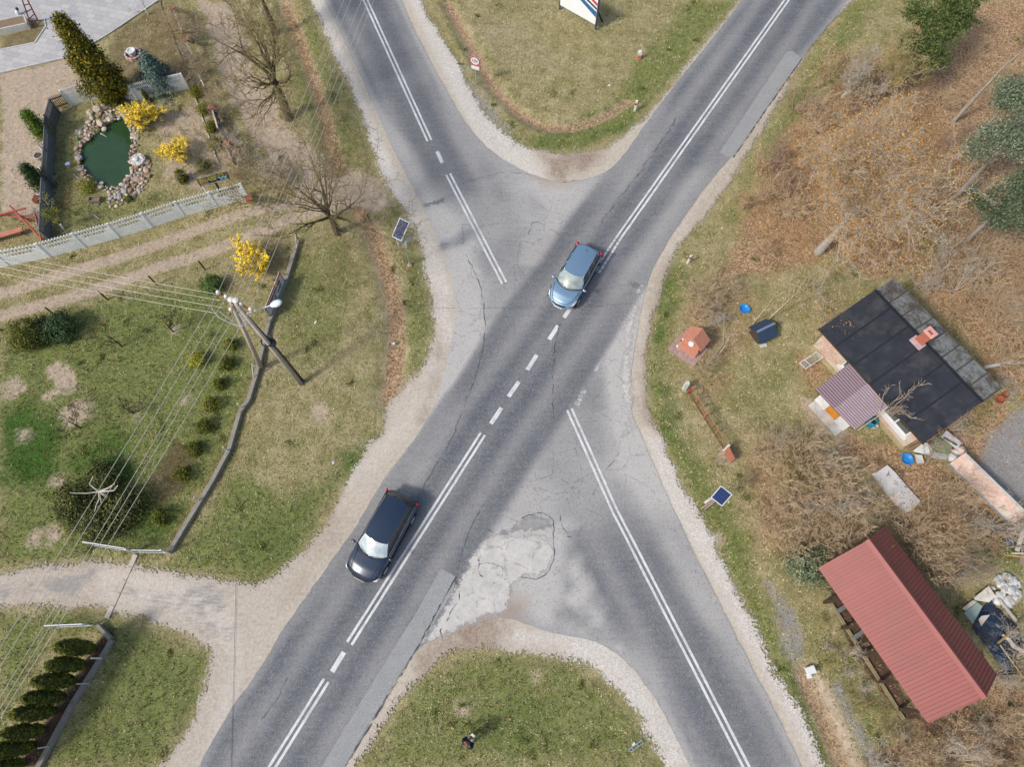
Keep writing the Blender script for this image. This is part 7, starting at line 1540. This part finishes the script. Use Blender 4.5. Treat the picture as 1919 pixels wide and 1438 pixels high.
simple('bucket', 'white bucket beside the turquoise barrel', 'bucket', (1637, 801), MB().lathe((0, 0, 0), [(.12, 0), (.16, .26), (.14, .26), (.1, .05)], 14), m_whiteold); simple('bucket', 'black bucket under the porch roof beside the turquoise barrel', 'bucket', (1636, 783), MB().lathe((0, 0, 0), [(.15, 0), (.18, .35), (.15, .35), (.12, .05)], 14), m_dk)
# drying rack
dr_ = thing('drying_rack', 'white and blue metal drying rack standing at the corner of the house', 'drying rack', G(1520, 678)); c4 = lambda x, y, z: G(1480+x/7.19, 620+y/7.19, z)
rt = [c4(130, 435, .85), c4(360, 285, .85), c4(450, 360, .85), c4(215, 515, .85)]; mb = MB()
mb.tube(rt+[rt[0]], .02, 6).tube([rt[0].lerp(rt[1], .3), rt[3].lerp(rt[2], .3)], .018, 5); mb.build('frame', m_white, dr_, world=True)
for k in range(6): MB().tube([rt[0].lerp(rt[3], (k+.5)/6), rt[1].lerp(rt[2], (k+.5)/6)], .008, 4).build('rod', m_white, dr_, world=True)
for a, b in ((rt[0], rt[2]), (rt[3], rt[1])): MB().tube([a.lerp(b, .1)+Vector((0, 0, -.02)), (a.lerp(b, .75)).xy.to_3d()], .016, 5).build('leg', mat('blue_tube', A(84, 104, 170), .4), dr_, world=True)
# white slab on the ground and clutter at the wall
sl2 = thing('concrete_slab', 'long chipped white concrete slab lying in the brown grass below the house', 'slab', G(1677, 917)); c5 = lambda x, y: G(*cr5(x, y))
pp = [c5(*p) for p in [(-50, 610), (0, 600), (140, 505), (240, 600), (400, 790), (565, 970), (510, 1030), (400, 1115), (330, 1080), (150, 870), (60, 760)]]
t = NT('chipped_whitewash'); n_ = t.noise(3.5, 6, .8); m_cw = t.out(t.mix(t.ramp(n_, .56, .62), A(222, 218, 212), A(140, 132, 122)), .9, spec=.1); t.bump(n_, .4, .03)
MB().prism([(p.x, p.y) for p in pp], 0, .16).build('slab', m_cw, sl2, world=True)
tk = thing('water_tank', 'mossy green concrete trough with pale rim at the lower corner of the house', 'trough', G(1763, 832)); tq = [c5(*p) for p in [(640, 190), (820, 100), (1050, 300), (880, 350)]]
MB().bar(c5(690, 230)+Vector((0, 0, .3)), c5(900, 330)+Vector((0, 0, .3)), .55, .6).build('tank', mat('mossy_green_plaster', A(134, 140, 104), .9, .25, 4), tk, world=True); MB().bar(c5(800, 130)+Vector((0, 0, .6)), c5(1000, 290)+Vector((0, 0, .6)), .5, .08).build('cover', m_conc2, tk, world=True); MB().bar(c5(780, 190)+Vector((0, 0, .75)), c5(950, 290)+Vector((0, 0, .75)), .05).build('bar', m_dk, tk, world=True); MB().tube([c5(700, 300)+Vector((0, 0, .3)), c5(720, 200)+Vector((0, 0, .9)), c5(760, 140)+Vector((0, 0, 1.))], .03, 5).build('hose', mat('green_hose', A(70, 130, 100), .5), tk, world=True)
def sheetobj(name, lb, cat, pts, m, z=.12, rz=0, th=.03, tilt=0.):
    P = [c5(*p) for p in pts]; c_ = sum(P, Vector())/len(P); rr = random.Random(len(lb)); v = [Vector((p.x-c_.x, p.y-c_.y, rr.uniform(0, tilt))) for p in P]; n1 = len(v)
    o = MB().add(v+[q-Vector((0, 0, th)) for q in v], [tuple(range(n1)), tuple(range(n1, 2*n1))[::-1]]+[(k, (k+1) % n1, n1+(k+1) % n1, n1+k) for k in range(n1)]).build(name, m); o.location = (c_.x, c_.y, z); tag(o, lb, cat); return o
sheetobj('metal_sheet', 'crumpled pale metal sheet leaning at the lower house corner', 'sheet', [(440, 340), (560, 240), (620, 250), (700, 330), (660, 400), (560, 380)], m_whiteold, .3, tilt=.2)
sheetobj('glazed_frame', 'grey glazed frame with brown bars lying beside the green trough', 'frame', [(700, 340), (900, 380), (880, 450), (680, 420)], mat('dull_glass_sheet', A(170, 172, 168), .4), .3, tilt=.05)
for a, b, w in (((720, 340), (620, 510), 'left'), ((810, 360), (770, 440), 'middle'), ((890, 370), (890, 450), 'right')): p, q = c5(*a), c5(*b); o = MB().bar(Vector((0, 0, .0)), (q-p)+Vector((0, 0, -.25)), .07, .05).build('plank', m_wood); o.location = p+Vector((0, 0, .4)); tag(o, 'brown plank propped on the grey glazed frame, %s one' % w, 'plank', 'planks on the glazed frame')
sheetobj('plastic_bag', 'crumpled pale plastic bag beside the blue tub under the house corner', 'bag', [(470, 380), (560, 390), (590, 490), (500, 500)], m_conc2, .2, tilt=.18)
gapr = thing('rubble_heap', 'pale broken masonry blocks between the house corner and the low pink wall', 'rubble', G(*cr5(1010, 420)))
for k, (x, y) in enumerate([(970, 330), (1010, 350), (1060, 340), (1000, 500), (1060, 560), (960, 420), (1110, 600), (1140, 470), (1100, 420), (930, 400)]): p = G(*cr5(x, y)); MB().rock((p.x, p.y, .2+.05*(k % 3)), .22+.05*(k % 3), 90+k, .8).build('chunk', m_conc2 if k % 2 else m_pink, gapr, world=True)
sheetobj('birch_log', 'white birch pole lying behind the grey roof strip', 'log', [(1, 1), (2, 1), (2, 2)], m_birch) if False else None
p, q = G(1842, 690), G(1925, 680); o = MB().tube([(0, 0, .1), tuple((q-p)*.5+Vector((0, .1, .12))), tuple(q-p+Vector((0, 0, .1)))], [.11, .10, .08], 8).build('birch_log', m_whiteold); o.location = p; tag(o, 'white birch log lying on brown leaves right of the grey roof strip', 'log')
simple('flower_pot', 'terracotta pot lying on leaves at the right corner of the house', 'pot', (1869, 752), MB().lathe((0, 0, 0), [(.15, 0), (.25, .3), (.22, .3), (.15, .05)], 14), mat('terracotta_pot', A(168, 96, 72), .8)); simple('flower_pot', 'second terracotta pot lying just beyond the first at the house corner', 'pot', (1880, 742), MB().lathe((0, 0, 0), [(.12, 0), (.2, .25), (.18, .25), (.12, .05)], 14), mat('terracotta_pot', A(168, 96, 72)))
# planks and boards near the right edge
c6 = lambda x, y: (1740+x/8.458, 960+y/8.458)
def plank(a, b, w, h, z, m, lb, cat='plank', grp=None, f=c6, z2=None):
    p, q = G(*f(*a)), G(*f(*b)); o = MB().bar(Vector((0, 0, 0)), (q-p)+Vector((0, 0, (z2 or z)-z)), w, h, up=(0, 0, 1)).build('plank' if cat == 'plank' else cat.replace(' ', '_'), m); o.location = p+Vector((0, 0, z)); tag(o, lb, cat, grp)
plank((310, 590), (730, 985), .10, .06, .45, m_wood_w, 'white lath lying across the board stack behind the barn'); plank((400, 510), (700, 830), .22, .04, .3, m_wood, 'wide grey board under the white lath behind the barn', z2=.32); plank((370, 540), (650, 860), .12, .04, .3, m_wood_w, 'pale narrow board beside the wide grey board'); plank((470, 1060), (690, 830), .22, .12, .12, mat('blue_grey_block', A(128, 140, 156), .7), 'blue-grey beam under the ends of the boards'); plank((400, 1040), (570, 880), .12, .1, .1, m_wood, 'brown batten lying parallel to the blue-grey beam')
plank((1480, 160), (1330, 640), .22, .05, .35, m_wood_w, 'wide pale plank leaning up to the end of the pink wall'); plank((1530, 300), (1420, 850), .35, .05, .3, m_wood, 'broad mossy plank at the very right edge'); plank((1110, 590), (1560, 555), .06, .05, .5, m_wood, 'thin brown batten, upper of three lying across the planks', grp='battens across the planks'); plank((1220, 680), (1560, 675), .08, .06, .45, m_wood_w, 'pale batten, middle of three lying across the planks', grp='battens across the planks'); plank((1120, 705), (1560, 745), .06, .05, .4, mat('orange_timber', A(206, 160, 104), .8), 'orange batten, lowest of three lying across the planks', grp='battens across the planks')
simple('plastic_crate', 'blue-grey plastic crate lying beside the planks at the right edge', 'crate', c6(1235, 510), MB().box((0, 0, .14), (.42, .28, .03)).box((-.2, 0, .2), (.03, .28, .14)).box((.2, 0, .2), (.03, .28, .14)).box((0, .13, .2), (.4, .03, .14)).box((0, -.13, .2), (.4, .03, .14)), mat('blue_grey_plastic', A(110, 128, 152), .5))
for i, q in enumerate([[(490, 75), (660, 180), (780, 185), (965, 250)], [(660, 180), (740, 290), (830, 385)], [(920, 100), (1100, 250), (1350, 490)]]): P = [G(*c6(*p), .25+.1*k) for k, p in enumerate(q)]; o = MB().tube([p-P[0] for p in P], .035, 5).build('fallen_branch', m_birch if i < 2 else m_bark_g); o.location = P[0]; tag(o, ['pale bare fallen branch in the brown grass above the boards', 'pale side branch forking down from the fallen branch', 'long thin pole lying towards the blue-grey crate'][i], 'branch')
# rubble heap, boards and black tarpaulin behind the barn
c8 = lambda x, y: (1780+x/5.993, 1060+y/5.993)
rb_ = thing('rubble_heap', 'heap of broken white plaster and masonry beyond the red barn', 'rubble', G(*c8(620, 280))); rr = random.Random(8)
for k in range(70):
    a_, d_ = rr.random()*6.28, rr.random()**.5; x, y = 620+150*d_*math.cos(a_), 290+185*d_*math.sin(a_); p = G(*c8(x, y)); MB().rock((p.x, p.y, .08+.3*(1-d_)), rr.choice([.1, .14, .2, .26]), 300+k, rr.uniform(.35, .9)).build('chunk', [m_white, m_whiteold, m_conc2, m_whiteold, m_conc][k % 5], rb_, world=True)
sheet8 = lambda name, lb, cat, pts, m, z, tilt=0., grp=None: (lambda P: None)(0)
def sheet8(name, lb, cat, pts, m, z, tilt=0., th=.03):
    P = [G(*c8(*p)) for p in pts]; c_ = sum(P, Vector())/len(P); rq = random.Random(len(lb)+len(pts)); v = [Vector((p.x-c_.x, p.y-c_.y, rq.uniform(0, tilt))) for p in P]; n1 = len(v)
    o = MB().add(v+[q-Vector((0, 0, th)) for q in v], [tuple(range(n1)), tuple(range(n1, 2*n1))[::-1]]+[(k, (k+1) % n1, n1+(k+1) % n1, n1+k) for k in range(n1)]).build(name, m); o.location = (c_.x, c_.y, z); tag(o, lb, cat)
sheet8('board', 'large cream board lying between the rubble heap and the barn', 'board', [(220, 375), (385, 240), (455, 355), (385, 425), (230, 400)], mat('cream_board', A(222, 214, 198), .7), .35, .1)
sheet8('glass_sheet', 'greenish glazed sheet tucked under the barn eave', 'sheet', [(110, 545), (270, 420), (320, 470), (215, 665)], mat('greenish_glass_sheet', A(156, 174, 162), .35), .3, .06); sheet8('board', 'small pale board lying on the black tarpaulin', 'board', [(240, 620), (270, 580), (365, 565), (270, 690)], m_wood_w, .62); sheet8('board', 'narrow cream board along the upper right edge of the tarpaulin', 'board', [(480, 390), (510, 390), (700, 620), (680, 650)], m_wood_w, .40); sheet8('board', 'pale grey plank pile beside the greenish sheet', 'board', [(90, 490), (210, 400), (250, 420), (130, 520)], m_wood_w, .34, .1)
tp = [G(*c8(*p)) for p in [(260, 560), (420, 390), (480, 430), (690, 640), (780, 720), (830, 900), (740, 1060), (740, 1230), (600, 1240), (540, 1120), (430, 960), (300, 780), (250, 700)]]; tpw = [(p.x, p.y) for p in tp]
t = NT('black_tarpaulin'); n_ = t.noise(2., 4, .6, dist=1.5); t.bump(n_, 1., .15); m_tp = t.out(t.mix(n_, A(16, 28, 44, 1.), A(40, 56, 76, 1.)), .32, spec=.6)
sl_ = local(tpw, .5); S_t = np.full(GX.shape, 9.); S_t[sl_] = sdf_w(tpw, GX[sl_], GY[sl_])+nz2[sl_]*.1
H_t = np.zeros(GX.shape); H_t = (1-np.exp(np.minimum(S_t, 0)*2.2))*.45+fnoise(GX, GY, 2.2, 71)*.28*(S_t < 0)
tarp = clip_sheet('tarpaulin', S_t, .05, {}, m_tp, None, Zf=H_t); tarp.data.shade_smooth(); tag(tarp, 'crumpled black-blue tarpaulin spread on the ground beyond the red barn', 'tarpaulin')
plank((440, 880), (800, 590), .09, .06, .7, mat('yellow_bamboo', A(166, 140, 88), .7), 'long yellowish pole lying across the black tarpaulin', 'pole', None, c8); P = [G(*c8(*p), .6) for p in [(590, 780), (660, 830), (720, 910), (850, 980)]]; o = MB().tube([p-P[0] for p in P], [.07, .10, .12, .12], 7).build('log', m_birch); o.location = P[0]; tag(o, 'pale thick curved log on the lower part of the tarpaulin', 'log')
thicket([(1880, 1200), (1930, 1180), (1930, 1290), (1850, 1290)], 5, [1, 3], 'shrub through the tarpaulin end', 'shrubs by the tarpaulin', 21, (.5, .8))
plank((470, 900), (730, 1270), .05, .04, .65, m_twig_y, 'thin pale stick lying down the lower tarpaulin', 'stick', None, c8)
# foam block and litter
fo = simple('foam_block', 'bright white foam block lying at the end of the ditch by the right road', 'block', (1517, 1257), MB().box((0, 0, .12), (.42, .34, .22), .3).box((-.1, -.26, .08), (.2, .22, .14), .2), m_white)
for i, (x, y, w) in enumerate([(737, 645, 'white scrap of paper in the leaf-filled ditch'), (591, 605, 'tiny white scrap on the grass right of the power pole'), (624, 868, 'small white scrap on the grass above the estate car'), (1141, 160, 'small white scrap on the dry grass triangle'), (1187, 1396, 'grey and white litter on the bottom grass island'), (536, 180, 'pale blue scrap at the foot of the leaning tree')]): simple('litter', w, 'litter', (x, y), MB().box((0, 0, .03), (.16, .09, .02), i).box((.05, .04, .05), (.1, .05, .02), i*2), m_white if i != 5 else mat('pale_blue_panel', A(168, 178, 220)))
lt2 = simple('metal_grating', 'bent grey metal frame lying on the bottom grass island near the gravel', 'frame', (1191, 1397), MB().tube([(-.35, -.2, .06), (.3, .2, .08), (.38, .1, .06), (-.25, -.3, .05), (-.35, -.2, .06)], .025, 5).tube([(-.2, -.12, .07), (-.1, -.22, .07)], .02, 4).tube([(.05, .04, .07), (.14, -.06, .07)], .02, 4), m_gal)
# ================================================================ PERSON
def skin_body(verts, edges, radii, name, m, T, sub=2):
    me = bpy.data.meshes.new(name); me.from_pydata(verts, edges, []); o = bpy.data.objects.new(name, me); COL.objects.link(o)
    md = o.modifiers.new('skin', 'SKIN'); sv_ = me.skin_vertices[0].data
    for i, r in enumerate(radii): sv_[i].radius = (r if isinstance(r, tuple) else (r, r)); sv_[i].use_root = (i == 0)
    s_ = o.modifiers.new('sub', 'SUBSURF'); s_.levels = s_.render_levels = sub
    dg = bpy.context.evaluated_depsgraph_get(); me2 = bpy.data.meshes.new_from_object(o.evaluated_get(dg)); bpy.data.objects.remove(o); me2.shade_smooth(); return link_mesh(name, me2, m, T)
pe = thing('person', 'person in dark navy jacket standing on the bottom grass island holding a white remote control', 'person', G(878, 1391), R(-38))
m_skin = mat('skin', A(206, 158, 134), .6); m_nav = mat('navy_jacket', A(22, 34, 56, 1.), .8, .2, 8); m_jean = mat('dark_blue_jeans', A(34, 52, 84, 1.), .85, .2, 8)
bv = [(0, 0, .95), (0, .01, 1.12), (0, .01, 1.32), (0, 0, 1.46), (0, .02, 1.54), (0, .045, 1.62), (0, .05, 1.70), (0, .04, 1.76),
      (.11, 0, .88), (.12, .03, .50), (.12, -.01, .09), (.13, .14, .04), (-.11, 0, .88), (-.12, .02, .50), (-.12, -.02, .09), (-.13, .12, .04),
      (.2, 0, 1.42), (.27, .02, 1.15), (.17, .25, 1.12), (.10, .38, 1.16), (-.2, 0, 1.42), (-.27, .02, 1.15), (-.17, .25, 1.12), (-.10, .38, 1.16)]
bed_ = [(0, 1), (1, 2), (2, 3), (3, 4), (4, 5), (5, 6), (6, 7), (0, 8), (8, 9), (9, 10), (10, 11), (0, 12), (12, 13), (13, 14), (14, 15), (3, 16), (16, 17), (17, 18), (18, 19), (3, 20), (20, 21), (21, 22), (22, 23)]
br2 = [(.15, .11), (.15, .11), (.17, .12), (.08, .06), (.055, .055), (.075, .09), (.08, .10), (.05, .06), .095, .065, .045, .04, .095, .065, .045, .04, .065, .05, .04, .028, .065, .05, .04, .028]
body = skin_body(bv, bed_, br2, 'body', m_skin, pe)
jk = skin_body(bv[:4]+[bv[16], bv[17], bv[18], bv[20], bv[21], bv[22], (0, -.07, 1.45)], [(0, 1), (1, 2), (2, 3), (3, 4), (4, 5), (5, 6), (3, 7), (7, 8), (8, 9), (3, 10)], [(.19, .15), (.175, .135), (.195, .145), (.15, .11), .085, .072, .055, .085, .072, .055, .09], 'jacket', m_nav, pe)
tr_ = skin_body([bv[0], bv[8], bv[9], bv[10], bv[12], bv[13], bv[14]], [(0, 1), (1, 2), (2, 3), (0, 4), (4, 5), (5, 6)], [(.165, .125), .11, .08, .065, .11, .08, .065], 'trousers', m_jean, pe)
MB().lathe((0, .035, 1.70), [(.09, -.06), (.108, 0), (.10, .05), (.07, .10), (.02, .125)], 14, 1, 1.15).build('hair', mat('auburn_hair', A(132, 84, 54), .7, .25, 20), pe, smooth=True)
for sg in (-1, 1):
    MB().box((sg*.12, .06, .04), (.10, .27, .08)).build('shoe', m_white, pe, bevel=.01)
    hb = [(0, 0, 0), (-sg*.02, .05, .0)]; hv = [Vector((sg*.10, .38, 1.16))]
    hd_ = MB().lathe((sg*.095, .42, 1.165), [(.02, -.02), (.04, -.01), (.04, .015), (.02, .02)], 8, .8, 1.2)
    for k in range(4): bx_ = sg*(.12-.018*k); hd_.tube([(bx_, .44, 1.165), (bx_-sg*.01, .48, 1.16), (bx_-sg*.02, .50-.004*k, 1.135)], [.010, .009, .007], 5)
    hd_.tube([(sg*.07, .40, 1.18), (sg*.055, .43, 1.20), (sg*.05, .455, 1.20)], [.012, .010, .008], 5)
    hd_.build('hand', m_skin, pe, smooth=True); MB().rock((sg*.035, .145, 1.665), .012, 3, 1).build('eye', m_dk, pe); MB().rock((sg*.092, .04, 1.655), .022, 6, 1.4).build('ear', m_skin, pe)
MB().tube([(0, .125, 1.66), (0, .155, 1.635)], [.012, .016], 6).build('nose', m_skin, pe); MB().box((0, .135, 1.605), (.045, .012, .01)).build('mouth', mat('lip_red', A(170, 100, 92), .6), pe)
rc = thing('remote_control', 'white handheld remote control with dark screen held by the person', 'remote control', (0, 0, 0)); cR = Matrix.Rotation(R(-38), 3, 'Z'); rc.location = pe.location+cR @ Vector((0, .45, 1.18)); rc.rotation_euler = (0, 0, R(-38))
MB().box((0, 0, 0), (.20, .11, .05)).build('case', m_white, rc, bevel=.01); MB().box((0, .09, .05), (.15, .02, .09), m=Matrix.Rotation(R(-30), 3, 'X')).build('screen', m_dk, rc)

# look-alikes that came out with the same label are told apart by their place
by = {}
for o in bpy.data.objects:
    if o.parent is None and o.get('label'): by.setdefault(o['label'], []).append(o)
for lb, os_ in by.items():
    if 2 <= len(os_) <= 4:
        os_.sort(key=lambda o: wpx(o.location.x, o.location.y)[0])
        for o, w in zip(os_, {2: ['left one', 'right one'], 3: ['left one', 'middle one', 'right one'], 4: ['leftmost one', 'second from left', 'third from left', 'rightmost one']}[len(os_)]): o['label'] = lb+', '+w
